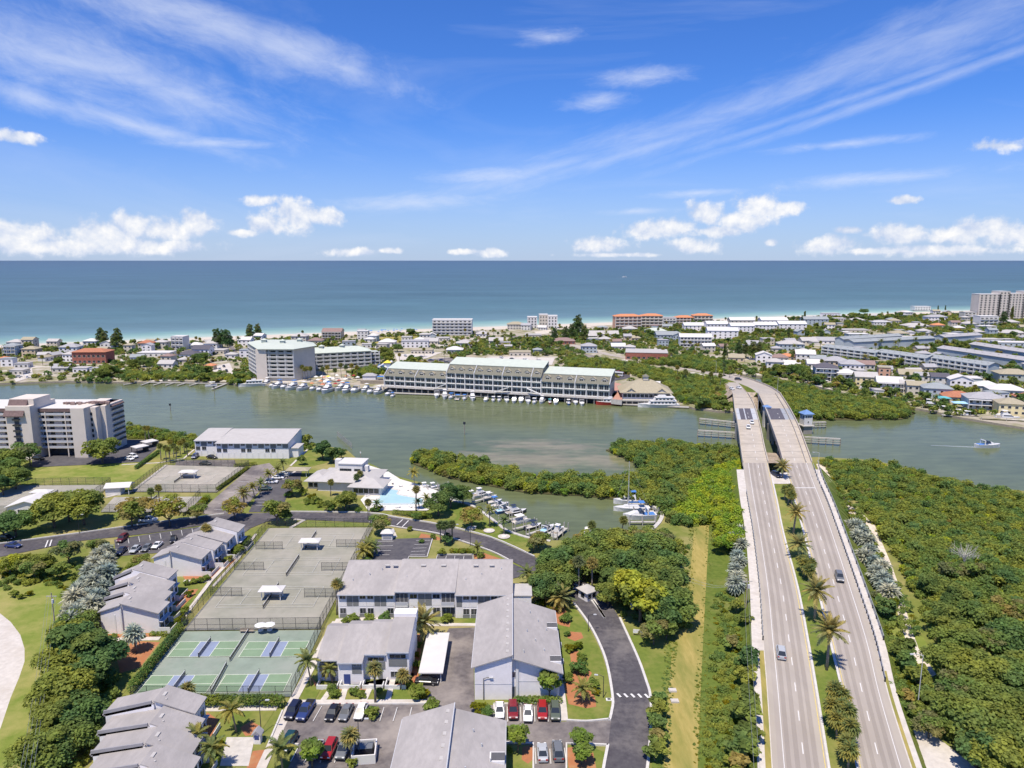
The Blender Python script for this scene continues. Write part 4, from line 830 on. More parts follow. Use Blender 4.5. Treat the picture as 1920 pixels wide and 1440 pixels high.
for hw, A, B_ in ((hl, LA, LB), (hr, RA, RB)):
    along(A, B_, .10, .86, .004, 0, K, 'travel_lanes', 'highway_worn', hw)
    for tt in (.30, .46, .66, .80) if hw is hl else (.14, .30, .52, .68): along(A, B_, tt - .045, tt + .045, .007, 0, K, 'wheel_track', 'wheel_track', hw)
    if hw is hl:
        along(A, B_, .205, .22, .012, 0, K, 'edge_line', 'white_paint', hw); along(A, B_, .955, .97, .012, 0, K, 'edge_line', 'yellow_paint', hw)
    else:
        along(A, B_, .03, .045, .012, 0, K, 'edge_line', 'yellow_paint', hw); along(A, B_, .80, .815, .012, 0, K, 'edge_line', 'white_paint', hw)
    c = lerp(A, B_, .585 if hw is hl else .43); acc = 0.0; nxt = 3.0
    for p, q in zip(c[:K + 14], c[1:K + 15]):
        d = (q - p).length
        while nxt < acc + d:
            t = (nxt - acc) / d; s = p.lerp(q, t); v = (q - p).normalized()
            key = ('dash',)
            if key not in _ln: _ln[key] = MB().box(-1.5, 1.5, -.09, .09, -.006, .006, 'white_paint').mesh('lane_dash')
            o = put('lane_dash', _ln[key], hw, s + Vector((0, 0, .02)), rot=(0, -math.asin(v.z), math.atan2(v.y, v.x))); nxt += 9.1
        acc += d
    e = lerp(A, B_, 1.015 if hw is hl else -.015)[:K - 2]
    struct(ribbon('kerb', 'kerb', lerp(A, B_, 1.0 if hw is hl else -.05)[:K - 3], lerp(A, B_, 1.05 if hw is hl else 0.0)[:K - 3], .6, dz=.12))
    if hw is hr:
        i = K - 8; p0, p1 = lerp(A, B_, .03)[i], lerp(A, B_, .80)[i]
        put('stop_line', MB().box(0, (p1 - p0).length, -.3, .3, -.006, .006, 'white_paint').mesh('stop_line'), hw, p0 + Vector((0, 0, .02)), math.atan2(p1.y - p0.y, p1.x - p0.x))
for A, B_, t0, t1, i0, i1 in ((LA, LB, -.13, -.02, 0, 15), (RA, RB, 1.03, 1.10, 0, 13)): struct(along(A, B_, t0, t1, .03, i0, i1, 'grass_verge', 'dry_grass', None))
# bridges
def bridge(A, B_, label, side):
    t = thing('road_bridge', label, 'bridge'); n = len(A); a, c = A[K - 1:], B_[K - 1:]
    m = len(a); j0 = next(i for i in range(m) if PX(a[i])[1] < 788); j1 = next(i for i in range(m) if PX(a[i])[1] < 768)
    ribbon('approach_deck', 'deck_concrete', a[:j0 + 1], c[:j0 + 1], 1.3, t); ribbon('far_deck', 'deck_concrete', a[j1:], c[j1:], 1.3, t)
    lf = ribbon('lift_span', 'galvanised' if side < 0 else 'grey_metal', a[j0:j1 + 1], c[j0:j1 + 1], 1.0, t, dz=-.01)
    for t0, t1 in (((.20, .42), (.47, .76)) if side < 0 else ((.08, .62),)):
        ribbon('steel_grating', 'roof_dark', [p + Vector((0, 0, .012)) for p in lerp(a, c, t0)[j0:j1 + 1]], [p + Vector((0, 0, .012)) for p in lerp(a, c, t1)[j0:j1 + 1]], None, lf)
    for e in (0, 1):
        s = [a, c][e]; P_ = [Vector((p.x, p.y, 0)) for p in s]
        strip('parapet', 'deck_concrete', s, .35, lambda i, s=s: s[i].z - 1.2, lambda i, s=s: s[i].z + .95, t)
    if side > 0:
        s = lerp(a, c, .80); strip('barrier', 'deck_concrete', s, .3, lambda i, s=s: s[i].z - .2, lambda i, s=s: s[i].z + .8, t)
    for i in range(1, m - 1):
        if i in (j0, j1) or i % 2: continue
        p, q = a[i].lerp(c[i], .03), a[i].lerp(c[i], .97); put('expansion_joint', MB().box(0, (q - p).length, -.09, .09, 0, .012, 'asphalt_lot').mesh('expansion_joint'), t, p + Vector((0, 0, .004)), math.atan2(q.y - p.y, q.x - p.x))
    for i in (2, 7, j0 - 1, j0, j1, j1 + 1, m - 9, m - 4):
        if i >= m: continue
        p, q = a[i], c[i]; pr = MB()
        for f in (.12, .5, .88):
            x = p.lerp(q, f); pr.cyl(x.x, x.y, -2, p.z - 2.0, .65, 10, 'pier_concrete')
        d = (q - p).normalized(); z = p.z; w_ = .7; nn = Vector((-d.y, d.x, 0)) * w_
        pr.hexa([p - nn - Vector((0, 0, 2.1)), q - nn - Vector((0, 0, 2.1)), q + nn - Vector((0, 0, 2.1)), p + nn - Vector((0, 0, 2.1)), p - nn - Vector((0, 0, 1.25)), q - nn - Vector((0, 0, 1.25)), q + nn - Vector((0, 0, 1.25)), p + nn - Vector((0, 0, 1.25))], 'pier_concrete')
        pr.build('pier', t)
    # bascule pier walls either side of the channel
    for i in (j0, j1):
        p, q = a[i], c[i]; d = (q - p).normalized(); nn = Vector((-d.y, d.x, 0)) * 2.2
        MB().hexa([Vector((v.x, v.y, -2)) for v in (p - nn, q - nn, q + nn, p + nn)] + [Vector((v.x, v.y, p.z - 2.4)) for v in (p - nn, q - nn, q + nn, p + nn)], 'pier_concrete').build('bascule_pier', t)
    return t
bridge(LA, LB, 'left concrete roadway bridge with pale blue-edged lifting span', -1); bridge(RA, RB, 'right concrete roadway bridge with dark lifting span and walkway', 1)
# the far approaches curve left across the island
far = [(738, 7.8), (728, 6.0), (718, 4.2), (708, 2.6), (700, 1.7), (693, 1.45), (684, 1.45), (676, 1.45), (668, 1.45), (660, 1.45), (650, 1.45), (640, 1.45)]
fl = [1421, 1408, 1384, 1352, 1318, 1285, 1238, 1195, 1150, 1112, 1075, 1040]; fr = [1462, 1447, 1424, 1394, 1352, 1310, 1258, 1212, 1168, 1132, 1095, 1056]
FA = smooth_line([G(x, r[0], r[1]) for x, r in zip(fl, far)], 4); FB = smooth_line([G(x, r[0], r[1]) for x, r in zip(fr, far)], 4)
struct(ribbon('island_road', 'highway', FA, FB, 1.0)); embankment(FA, FB, 'weeds', 0, 18, 'embankment')
strip_ = strip('road_parapet', 'deck_concrete', FB[:15], .35, lambda i: FB[i].z - .6, lambda i: FB[i].z + .9); struct(strip_)
lf2 = [(738, 7.8, 1374, 1402), (731, 6.6, 1371, 1395), (724, 5.2, 1366, 1390), (717, 4.0, 1358, 1383)]
A2 = smooth_line([G(r[2], r[0], r[1]) for r in lf2], 4); B2 = smooth_line([G(r[3], r[0], r[1]) for r in lf2], 4)
struct(ribbon('island_road', 'highway', A2, B2, 1.2)); embankment(A2, B2, 'rock', 0, len(A2) - 1, 'embankment')
b = MB(); rng = random.Random(4)
pk = [G(1340, 766, .2), G(1384, 766, .2), G(1378, 742, 6.5), G(1366, 726, 5.8), G(1350, 752, 2.0)]
struct(MB().face([pk[0], pk[1], pk[2], pk[4]], 'rock').face([pk[4], pk[2], pk[3]], 'rock').build('rocky_bank'))
pk = [G(1405, 772, .2), G(1421, 768, .2), G(1421, 736, 7.4), G(1398, 735, 7.4)]
struct(MB().face(pk, 'rock').build('rocky_bank'))
pk = [G(1432, 848, 4), G(1462, 850, 4), G(1464, 868, 8.2), G(1440, 868, 8.2)]
struct(MB().face(pk, 'rock').build('rocky_bank'))
# bridge keeper's house: grey shaft, white room, blue hipped roof
p = G(1502, 812, 0)
t = thing('bridge_house', 'small white bridge keeper\'s house with bright blue hipped roof', 'bridge house', (p.x + 2.0, p.y, 0), R(8)); t.scale = (.72, .72, .8)
MB().box(-3.2, 3.2, -3.2, 3.2, -2, 5.0, 'pier_concrete').build('base', t); MB().box(-4.2, 4.2, -4.2, 4.2, 5.0, 5.5, 'concrete').build('platform', t)
MB().box(-3, 3, -3, 3, 5.5, 12.5, 'wall_white').build('wall', t); MB().hip(-3, 3, -3, 3, 12.5, 2.6, 'roof_blue', .9).build('roof', t)
for x in (-1.6, 0, 1.6): window(t, x, -3, 10.2, 1.1, 1.4); window(t, x, -3, 7.0, .9, 1.1) if x == 0 else None
for y in (-1.5, 1.5): window(t, 3, y, 10.2, 1.1, 1.4, 'E'); window(t, -3, y, 10.2, 1.1, 1.4, 'W')
b = MB()
for x in (-4.1, 4.1): b.box(x - .04, x + .04, -4.1, 4.1, 6.4, 6.5, 'grey_metal')
b.box(-4.1, 4.1, -4.14, -4.06, 6.4, 6.5, 'grey_metal'); b.build('railing', t)
p = G(1436, 800, 0); t = thing('control_hut', 'little blue-roofed hut standing between the two bridges', 'hut', (p.x, p.y, 0))
MB().box(-1.5, 1.5, -1.5, 1.5, -1, 10.5, 'wall_panel_light').build('wall', t); MB().hip(-1.5, 1.5, -1.5, 1.5, 10.5, 1.1, 'roof_blue', .4).build('roof', t); window(t, 0, -1.5, 8.6, 1, 1)
# timber fenders guiding the channel
def fender(x0, y0, x1, y1, label):
    a, c = G(x0, y0, 0), G(x1, y1, 0); d = c - a; n = max(6, int(d.length / 2.6)); t = thing('timber_fender', label, 'fender', a, math.atan2(d.y, d.x))
    L_ = d.length; pm = MB().cyl(0, 0, -1.5, 3.3, .24, 7, 'timber').mesh('pile')
    for i in range(n): put('pile', pm, t, (L_ * i / (n - 1), 0, 0))
    for z in (.9, 1.9, 2.8): MB().box(0, L_, -.42, -.24, z, z + .35, 'timber_grey').build('wale', t)
    MB().box(0, L_, -.3, .9, 3.3, 3.42, 'timber_grey').build('walkway', t)
fender(1311, 796, 1384, 804, 'upper timber pile fender left of the bridges'); fender(1308, 819, 1386, 824, 'lower timber pile fender left of the bridges')
fender(1508, 832, 1575, 836, 'long timber pile fender right of the bridges'); fender(1512, 804, 1548, 803, 'short dark timber fender beside the blue-roofed bridge house')
# railings with close posts along both footways
def railing(P, label, step=2.0):
    t = thing('footway_railing', label, 'railing'); b = MB(); r = MB()
    for i in range(len(P) - 1):
        d = (P[i + 1] - P[i]).length; n = max(1, int(d / step))
        for k in range(n):
            p = P[i].lerp(P[i + 1], k / n); b.box(p.x - .12, p.x + .12, p.y - .12, p.y + .12, p.z, p.z + 1.0, 'dark_metal')
    r.tube([p + Vector((0, 0, 1.05)) for p in P], .07, 5, 'grey_metal'); r.tube([p + Vector((0, 0, .55)) for p in P], .05, 5, 'grey_metal')
    r.build('rails', t); o = b.build('posts', t); o['kind'] = 'stuff'
railing(lerp(LA, LB, -.02)[15:33], 'long black-posted railing beside the left roadway'); railing(lerp(RA, RB, 1.01)[11:40], 'long black-posted railing beside the right roadway')
railing(lerp(RA, RB, 1.2)[15:K], 'outer rail of the right footway towards the bridge', 4)
# ------------------------------------------------------------------ near buildings
GZ = 1.2
def wall_box(t, x0, x1, y0, y1, z0, z1, m, name='wall'): return MB().box(x0, x1, y0, y1, z0, z1, m).build(name, t)
def shed_roof(t, x0, x1, y0, y1, zf, zb, m, over=.5, th=.22, name='roof', back=.82, zend=None):
    """ridge near the back: long front slope, short back slope"""
    yr = y0 + (y1 - y0) * back; s = (zb - zf) / (yr - y0); zf2 = zf - s * over; ze = zend if zend is not None else zb - 1.2
    b = MB(); X0, X1, Y0, Y1 = x0 - .04, x1 + .04, y0 - over, y1 + over
    b.hexa([(X0, Y0, zf2), (X1, Y0, zf2), (X1, yr, zb), (X0, yr, zb), (X0, Y0, zf2 + th), (X1, Y0, zf2 + th), (X1, yr, zb + th), (X0, yr, zb + th)], m)
    b.hexa([(X0, yr, zb), (X1, yr, zb), (X1, Y1, ze), (X0, Y1, ze), (X0, yr, zb + th), (X1, yr, zb + th), (X1, Y1, ze + th), (X0, Y1, ze + th)], m)
    MB().box(X0, X1, Y0 - .1, Y0 - .005, zf2 - .03, zf2 + th * .9, 'trim_grey').build('gutter', t)
    return b.build(name, t)
def prof_wall(t, x0, x1, y0, y1, z0, zf, zb, back, ze, m, name='wall'):
    yr = y0 + (y1 - y0) * back; b = MB(); pr = [(y0, z0), (y1, z0), (y1, ze), (yr, zb), (y0, zf)]
    b.face([(x0, y, z) for y, z in pr], m); b.face([(x1, y, z) for y, z in pr][::-1], m)
    for (ya, za), (yb, zb_) in zip(pr, pr[1:] + pr[:1]): b.face([(x0, ya, za), (x0, yb, zb_), (x1, yb, zb_), (x1, ya, za)], m)
    return b.build(name, t)
def slab(t, name, m, x0, x1, z0, z1, y, d=.05): return MB().box(x0, x1, y - d, y + .01, z0, z1, m).build(name, t)

def checker(t, x0, x1, y, z, light_first=True, unit=3.3):
    """two storeys of light and dark panels with windows, as on these flats"""
    n = max(1, round((x1 - x0) / unit)); u = (x1 - x0) / n
    for i in range(n):
        a = x0 + i * u; f = (i % 2 == 0) == light_first
        la, lb, da, db = (a, a + u * .56, a + u * .56, a + u) if f else (a + u * .44, a + u, a, a + u * .44)
        slab(t, 'dark_panel', 'wall_panel_dark', da + .05, db - .05, z + 2.9, z + 5.9, y)
        slab(t, 'light_panel', 'wall_panel_light', la + .05, lb - .05, z + 2.9, z + 4.7, y)
        window(t, (la + lb) / 2, y - .02, z + 4.85, (lb - la) - .5, .95, style='grey')
        slab(t, 'dark_panel', 'wall_panel_dark', la + .1, lb - .1, z + .15, z + .95, y); window(t, (la + lb) / 2, y - .02, z + 1.1, (lb - la) - .5, 1.35, style='grey')
        slab(t, 'light_panel', 'wall_panel_light', da + .05, db - .05, z + .15, z + 2.8, y)
# D: long block of flats with two loggia bays
t = thing('flats', 'long two-storey grey flats with checkered panels and two dark loggia bays', 'apartment block', (0, 0, 0))
y0, y1 = 157.0, 171.5
for (x0, x1, zf, zb, yy) in [(-41.2, -27.7, 7.3, 9.9, 157), (-27.7, -13.4, 7.9, 10.2, 157.3), (-13.4, .2, 7.4, 10.1, 156.6)]:
    prof_wall(t, x0, x1, yy, y1, GZ, zf, zb, .86, zb - 1.1, 'wall_grey'); shed_roof(t, x0, x1, yy, y1, zf + .02, zb + .02, 'roof_shingle', .7, back=.86, zend=zb - 1.0)
checker(t, -41.0, -27.9, 157, GZ); checker(t, -24.4, -16.9, 157.3, GZ); checker(t, -13.2, 0.0, 156.6, GZ, False)
for x0, x1, yy in [(-27.5, -24.6, 157.2), (-16.7, -13.6, 157.2)]:
    for z, h in ((GZ + .2, 2.4), (GZ + 3.5, 2.5)):
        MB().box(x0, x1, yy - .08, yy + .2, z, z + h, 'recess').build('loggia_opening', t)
        for k in range(4): MB().box(x0 + (x1 - x0) * k / 3 - .04, x0 + (x1 - x0) * k / 3 + .04, yy - .14, yy - .085, z, z + h, 'trim_white').build('mullion', t)
    MB().box(x0, x1, yy - .9, yy, GZ + 3.0, GZ + 3.45, 'trim_white').build('balcony', t); MB().box(x0, x1, yy - .9, yy - .82, GZ + 3.47, GZ + 4.3, 'trim_grey').build('balustrade', t)
vm_ = MB().box(-.6, .6, -.35, .35, 0, .22, 'roof_light').mesh('roof_vent')
for x in (-31, -29, -22, -17, -9, -5): put('roof_vent', vm_, t, (x, 166.5, 10.05))
vp_ = MB().cyl(0, 0, 0, .7, .12, 6, 'galvanised').mesh('vent_pipe'); ac_ = MB().box(-.5, .5, -.5, .5, 0, .8, 'grey_metal').cyl(0, 0, .801, .83, .38, 10, 'dark_metal').mesh('air_conditioner')
for i, x in enumerate((-38.5, -34.8, -32.1, -25.6, -20.3, -11.2, -7.4, -2.6)): put('vent_pipe', vp_, t, (x, 161.5 + (i * 37 % 5), 8.35 + (i * 37 % 5) * .24))
MB().box(.4, 4.6, 158, 164, GZ, 6.2, 'wall_grey').build('stair_wing', t); MB().box(.3, 4.8, 157.8, 164.2, 6.2, 6.4, 'roof_light').build('stair_roof', t)
# F and G: gabled blocks whose halves meet at an offset ridge
def gable_block(name, label, x0, xr, x1, y0, y1, zl, zt, zr, wells, setback=.9, vents=9):
    t = thing(name, label, 'apartment block', (xr, y0, 0)); d = y1 - y0; a, c = x0 - xr, x1 - xr
    b = MB(); pr = [(a, GZ), (0, GZ), (0, zt), (a, zl)]
    for y in (0, d): b.face([(x, y, z) for x, z in (pr if y else pr)], 'wall_grey')
    for (xa, za), (xb, zb) in zip(pr, pr[1:] + pr[:1]): b.face([(xa, 0, za), (xb, 0, zb), (xb, d, zb), (xa, d, za)], 'wall_grey')
    b.build('wall', t)
    b = MB(); z2 = zt - .75; pr = [(.02, GZ), (c, GZ), (c, zr), (.02, z2)]
    for y in (setback, d - .4): b.face([(x, y, z) for x, z in pr], 'wall_grey')
    for (xa, za), (xb, zb) in zip(pr, pr[1:] + pr[:1]): b.face([(xa, setback, za), (xb, setback, zb), (xb, d - .4, zb), (xa, d - .4, za)], 'wall_grey')
    b.build('wall', t)
    o = .55; sl = (zt - zl) / -a; sr = (z2 - zr) / c; th = .2
    MB().hexa([(a - o, -.5, zl - sl * o), (.12, -.5, zt + sl * .12), (.12, d + .4, zt + sl * .12), (a - o, d + .4, zl - sl * o), (a - o, -.5, zl - sl * o + th), (.12, -.5, zt + sl * .12 + th), (.12, d + .4, zt + sl * .12 + th), (a - o, d + .4, zl - sl * o + th)], 'roof_shingle').build('roof', t)
    MB().hexa([(.125, -.3, z2), (c + o, -.3, zr - sr * o), (c + o, d, zr - sr * o), (.125, d, z2), (.125, -.3, z2 + th), (c + o, -.3, zr - sr * o + th), (c + o, d, zr - sr * o + th), (.125, d, z2 + th)], 'roof_shingle').build('roof', t)
    for gx, gz in ((a - o - .1, zl - sl * o), (c + o + .005, zr - sr * o)): MB().box(gx, gx + .095, -.3, d, gz - .03, gz + .17, 'trim_grey').build('gutter', t)
    MB().box(.06, .20, -.5, d + .4, z2 + .1, zt + .3, 'trim_grey').build('ridge_flashing', t)
    for k in range(vents): put('roof_vent', vm_, t, (-.9, 1.5 + (d - 3) * k / (vents - 1), zt - sl * .9 + .15), s=(.45, 1.2, .7))
    for i in range(7): xx = c * (.25 + .09 * (i * 5 % 7)); put('vent_pipe', vp_, t, (xx, 3 + i * (d - 5) / 7, z2 - sr * xx + .1))
    for i in range(3): put('air_conditioner', ac_, t, (c + 1.2, 6 + i * 6.5, GZ + .1))
    for yw in wells:
        MB().box(c - 1.9, c + .45, yw, yw + 2.2, zr - .6, zr + .75, 'wall_panel_light').box(c - 1.7, c + .5, yw + .2, yw + 2.0, zr + .752, zr + .80, 'recess').build('roof_well', t)
    slab(t, 'corner_post', 'trim_white', .75, 1.25, GZ, z2 - .5, setback, .25)
    slab(t, 'door', 'wall_panel_dark', .05, .7, GZ + .1, GZ + 2.2, setback, .03); window(t, .4, setback, GZ + 4.2, .55, 1.1, style='grey')
    slab(t, 'wall_seam', 'trim_grey', a, -.02, GZ + 3.2, GZ + 3.35, 0, .03); slab(t, 'wall_seam', 'trim_grey', 1.3, c, GZ + 3.2, GZ + 3.35, setback, .03)
    for k in range(4):
        window(t, c, 3.5 + k * (d - 6) / 3, GZ + .9, 1.6, 1.3, 'E', 'grey'); window(t, c, 3.5 + k * (d - 6) / 3, GZ + 3.6, 1.6, 1.1, 'E', 'grey')
    return t
gable_block('gabled_flats', 'big grey two-slope roofed block whose blank gable faces five parked cars', -7.2, 0.0, 9.2, 125.0, 149.5, 8.2, 10.6, 6.9, (2.6, 15.6))
gable_block('gabled_flats', 'large pale grey gabled roof cut by the bottom edge', -18.2, -9.9, -1.6, 84.0, 110.0, 7.6, 10.2, 7.3, (15.0,))
# E: terrace of three houses
t = thing('terraced_houses', 'grey terrace of stepped roofs facing the palm-lined front walks', 'terraced houses', (0, 0, 0))
for (x0, x1, ya, yb, zf, zb) in [(-39.2, -34.7, 131.2, 142.2, 6.0, 8.2), (-34.7, -29.7, 129.9, 142.6, 6.2, 8.6), (-29.7, -25.2, 131.8, 142.8, 6.9, 8.8), (-25.2, -20.7, 131.2, 143.2, 7.7, 9.6)]:
    prof_wall(t, x0, x1, ya, yb, GZ, zf, zb, .8, zb - 1, 'wall_grey'); shed_roof(t, x0, x1, ya, yb, zf + .02, zb + .02, 'roof_shingle', .55, back=.8, zend=zb - .9)
MB().box(-25.3, -20.5, 141.5, 144, 8.2, 10.4, 'wall_grey').build('rear_parapet', t)
for x0, x1, ya in [(-39, -34.9, 131.2), (-29.5, -25.4, 131.8), (-25, -20.9, 131.2)]:
    z_ = GZ + (1.0 if ya == 131.2 and x0 > -30 else 0)
    slab(t, 'dark_panel', 'wall_panel_dark', x0 + .2, x1 - .2, z_ + 2.2, z_ + 3.9, ya); window(t, (x0 + x1) / 2, ya - .02, z_ + 4.05, 3.2, .8, style='grey', bars=2)
    window(t, x0 + 1.3, ya - .02, GZ + .9, 1.4, 1.2, style='grey'); slab(t, 'door', 'wall_panel_dark', x1 - 1.7, x1 - .8, GZ + .1, GZ + 2.15, ya)
slab(t, 'door', 'door_blue', -33.6, -32.3, GZ + .1, GZ + 2.3, 129.9); slab(t, 'dark_panel', 'wall_panel_dark', -31.9, -30.0, GZ + 2.4, GZ + 4.6, 129.9); window(t, -31, 129.9, GZ + 4.0, 1.2, .6, style='grey')
for x in (-36.6, -32.1, -27.6, -23.1):
    g_ = MB()
    g_.box(x - 2.1, x + 2.1, 128.2, 128.4, GZ, GZ + .95, 'trim_white'); g_.box(x - 2.1, x - 1.9, 128.4, 130.9, GZ, GZ + .95, 'trim_white'); g_.box(x + 1.9, x + 2.1, 128.4, 129.7, GZ, GZ + .95, 'trim_white'); g_.build('garden_wall', t)
# A, B, C: sawtooth terraces left of the courts
def sawtooth(label, xr, y0, n, shift, dep, lw, rw, zt=8.6, zl=6.6, zr=6.3, step=0.0, lastup=.9):
    t = thing('sawtooth_terrace', label, 'terraced houses', (0, 0, 0))
    for i in range(n):
        x = xr + shift * i; ya, yb = y0 + dep * i, y0 + dep * (i + 1); up = lastup if i == n - 1 else 0
        a, c, s = x - lw, x + rw, (.0 if i % 2 else .35)
        T, Lz, Rz = zt + up, zl + up * .4, zr + up
        b = MB(); pr = [(a, GZ), (x, GZ), (x, T - .5), (a, Lz)]
        for y in (ya, yb): b.face([(px_, y, z) for px_, z in pr], 'wall_grey')
        for (xa, za), (xb, zb) in zip(pr, pr[1:] + pr[:1]): b.face([(xa, ya, za), (xb, ya, zb), (xb, yb, zb), (xa, yb, za)], 'wall_grey')
        b.build('wall', t); b = MB(); pr = [(x, GZ), (c, GZ), (c, Rz), (x, T)]
        for y in (ya + s, yb): b.face([(px_, y, z) for px_, z in pr], 'wall_panel_light' if i == 0 else 'wall_grey')
        for (xa, za), (xb, zb) in zip(pr, pr[1:] + pr[:1]): b.face([(xa, ya + s, za), (xb, ya + s, zb), (xb, yb, zb), (xa, yb, za)], 'wall_grey')
        b.build('wall', t); th = .2; sl, sr = (T - .5 - Lz) / lw, (T - Rz) / rw; o = .5; f = .35 if i == 0 else 0.0
        MB().hexa([(a - o, ya - f, Lz - sl * o), (x - .03, ya - f, T - .5), (x - .03, yb - .02, T - .5), (a - o, yb - .02, Lz - sl * o), (a - o, ya - f, Lz - sl * o + th), (x - .03, ya - f, T - .5 + th), (x - .03, yb - .02, T - .5 + th), (a - o, yb - .02, Lz - sl * o + th)], 'roof_shingle').build('roof', t)
        MB().hexa([(x, ya - f, T), (c + o, ya - f, Rz - sr * o), (c + o, yb - .02, Rz - sr * o), (x, yb - .02, T), (x, ya - f, T + th), (c + o, ya - f, Rz - sr * o + th), (c + o, yb - .02, Rz - sr * o + th), (x, yb - .02, T + th)], 'roof_shingle').build('roof', t)
        if i: MB().hexa([(a - .3, ya, Lz - .3), (x - .4, ya, T - .9), (x - .4, ya + .25, T - .9), (a - .3, ya + .25, Lz - .3), (a - .3, ya, Lz + .75), (x - .4, ya, T + .15), (x - .4, ya + .25, T + .15), (a - .3, ya + .25, Lz + .75)], 'party_wall_shade').build('party_wall', t)  # fin coloured dark to stand for the shaded strip at each roof step
        put('roof_vent', vm_, t, (x + .8, (ya + yb) / 2, T - sr * .8 + .15), s=(.5, 1.6, .6)); put('roof_vent', vm_, t, (x + 1.6, ya + 1.3, T - sr * 1.6 + .15), s=(.25, .4, .8))
        MB().box(c, c + .9, ya + .4, yb - .4, GZ + 2.6, GZ + 2.75, 'trim_grey').build('balcony', t); MB().box(c + 2.5, c + 2.62, ya + .2, yb - .2, GZ, GZ + 1.0, 'trim_white').build('garden_wall', t); MB().box(c + .02, c + 2.5, ya + .1, ya + .22, GZ, GZ + 1.5, 'trim_white').build('garden_wall', t)
        for k in (.3, .72): window(t, c, ya + (yb - ya) * k, GZ + .3, 1.5, 2.0, 'E', 'grey'); window(t, c, ya + (yb - ya) * k, GZ + 3.0, 1.3, 1.3, 'E', 'grey')
    slab(t, 'corner_trim', 'trim_white', xr - .25, xr + .1, GZ, zt - .7, y0 + .0, .08); slab(t, 'corner_trim', 'trim_white', xr - lw * .35, xr - lw * .28, GZ, GZ + 4.6, y0, .06)
    return t
sawtooth('grey sawtooth-roofed terrace behind the lone silver palm', -88.5, 149.6, 4, -1.75, 5.2, 4.7, 8.2)
sawtooth('grey sawtooth-roofed terrace nearest the access road and car park', -91.3, 179.0, 4, 1.15, 5.6, 4.4, 8.0)
sawtooth('grey sawtooth-roofed terrace in the bottom left corner', -55.4, 92.6, 5, -1.7, 4.85, 8.6, 6.6)
# H: two-storey waterside block with ground-floor arcade
t = thing('waterside_flats', 'long pale two-storey flats by the channel with low white roof', 'apartment block', (0, 0, 0))
for (x0, x1, ya, zf) in [(-137.0, -126.5, 298, 8.3), (-126.5, -95.5, 294.5, 8.0)]:
    prof_wall(t, x0, x1, ya, 314, GZ, zf, zf + 1.6, .92, zf + 1.3, 'wall_panel_light'); shed_roof(t, x0, x1, ya, 314, zf, zf + 1.6, 'roof_light', .9, back=.92, zend=zf + 1.3)
    n = round((x1 - x0) / 2.6); u = (x1 - x0) / n
    for i in range(n):
        x = x0 + u * (i + .5)
        if i % 2: slab(t, 'dark_panel', 'wall_panel_dark', x - u * .46, x + u * .46, GZ + 4.6, GZ + 6.5, ya)
        else: window(t, x, ya - .02, GZ + 5.7, 1.6, .8, style='grey')
        if i % 4 in (0, 1): window(t, x, ya - .02, GZ + 2.9, 1.7, 1.5, style='grey')
        MB().box(x - u / 2 - .12, x - u / 2 + .12, ya - .12, ya + .01, GZ, GZ + 2.5, 'trim_white').build('pilaster', t)
MB().box(-95.5, -92.0, 296.5, 304, GZ, 5.2, 'wall_panel_light').build('porch', t); MB().box(-95.4, -91.6, 296, 304.3, 5.2, 5.45, 'roof_light').build('porch_roof', t)
# I: condominium tower
t = thing('condominium_tower', 'seven-storey cream condominium with brown stair tower at the left edge', 'apartment tower', (0, 0, 0))
ZR = 22.0; p = lambda px: G(px, 768, ZR).x
yf = 297.0; X0 = -250.0
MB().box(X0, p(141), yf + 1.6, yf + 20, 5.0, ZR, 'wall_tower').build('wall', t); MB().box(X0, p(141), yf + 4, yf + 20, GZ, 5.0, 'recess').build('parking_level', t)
MB().box(X0 - .5, p(141), yf + .2, yf + 20.5, ZR, ZR + .5, 'roof_white').build('roof', t); MB().box(X0, p(141), yf - .1, yf + .2, ZR - .9, ZR + .55, 'roof_mansard').build('fascia', t)
xs = [X0 + 4.2 * i for i in range(int((p(141) - X0) / 4.2) + 1)]
for k in range(7):
    z = 5.0 + k * 2.42
    MB().box(X0, p(141), yf, yf + 1.6, z, z + .22, 'wall_tower').build('gallery_slab', t); MB().box(X0, p(141), yf, yf + .12, z + .225, z + 1.05, 'trim_grey').build('balustrade', t)
    for i, x in enumerate(xs[:-1]): window(t, x + 2.2 + (.6 if i % 2 else -.6), yf + 1.6, z + .9, 1.7, 1.15, style='dark', bars=0); 
for x in xs[::2]: MB().box(x - .2, x + .2, yf - .06, yf + .3, GZ, ZR - .9, 'wall_tower').build('pillar', t)
sx0, sx1 = p(27), p(72)
MB().box(sx0, sx1, yf - 5, yf + 12, GZ, 24.5, 'wall_tower').build('stair_tower', t); MB().box(sx0 - .2, sx1 - 2.6, yf - 5.6, yf - 4.4, 21.0, 21.2, 'roof_mansard').build('ledge', t)
MB().hexa([(sx0 - .6, yf - 6.2, 20.2), (sx1 - 2.4, yf - 6.2, 20.2), (sx1 - 2.4, yf - 4.9, 22.9), (sx0 - .6, yf - 4.9, 22.9), (sx0 - .6, yf - 6.2, 20.6), (sx1 - 2.4, yf - 6.2, 20.6), (sx1 - 2.4, yf - 4.6, 23.1), (sx0 - .6, yf - 4.6, 23.1)], 'roof_mansard').build('mansard', t)
MB().hexa([(sx0, yf - 3.4, 24.5), (sx1 - 2.4, yf - 3.4, 24.5), (sx1 - 2.4, yf - 2.0, 27.0), (sx0, yf - 2.0, 27.0), (sx0, yf - 3.1, 24.5), (sx1 - 2.4, yf - 3.1, 24.5), (sx1 - 2.4, yf + 2, 27.0), (sx0, yf + 2, 27.0)], 'roof_mansard').build('mansard', t)
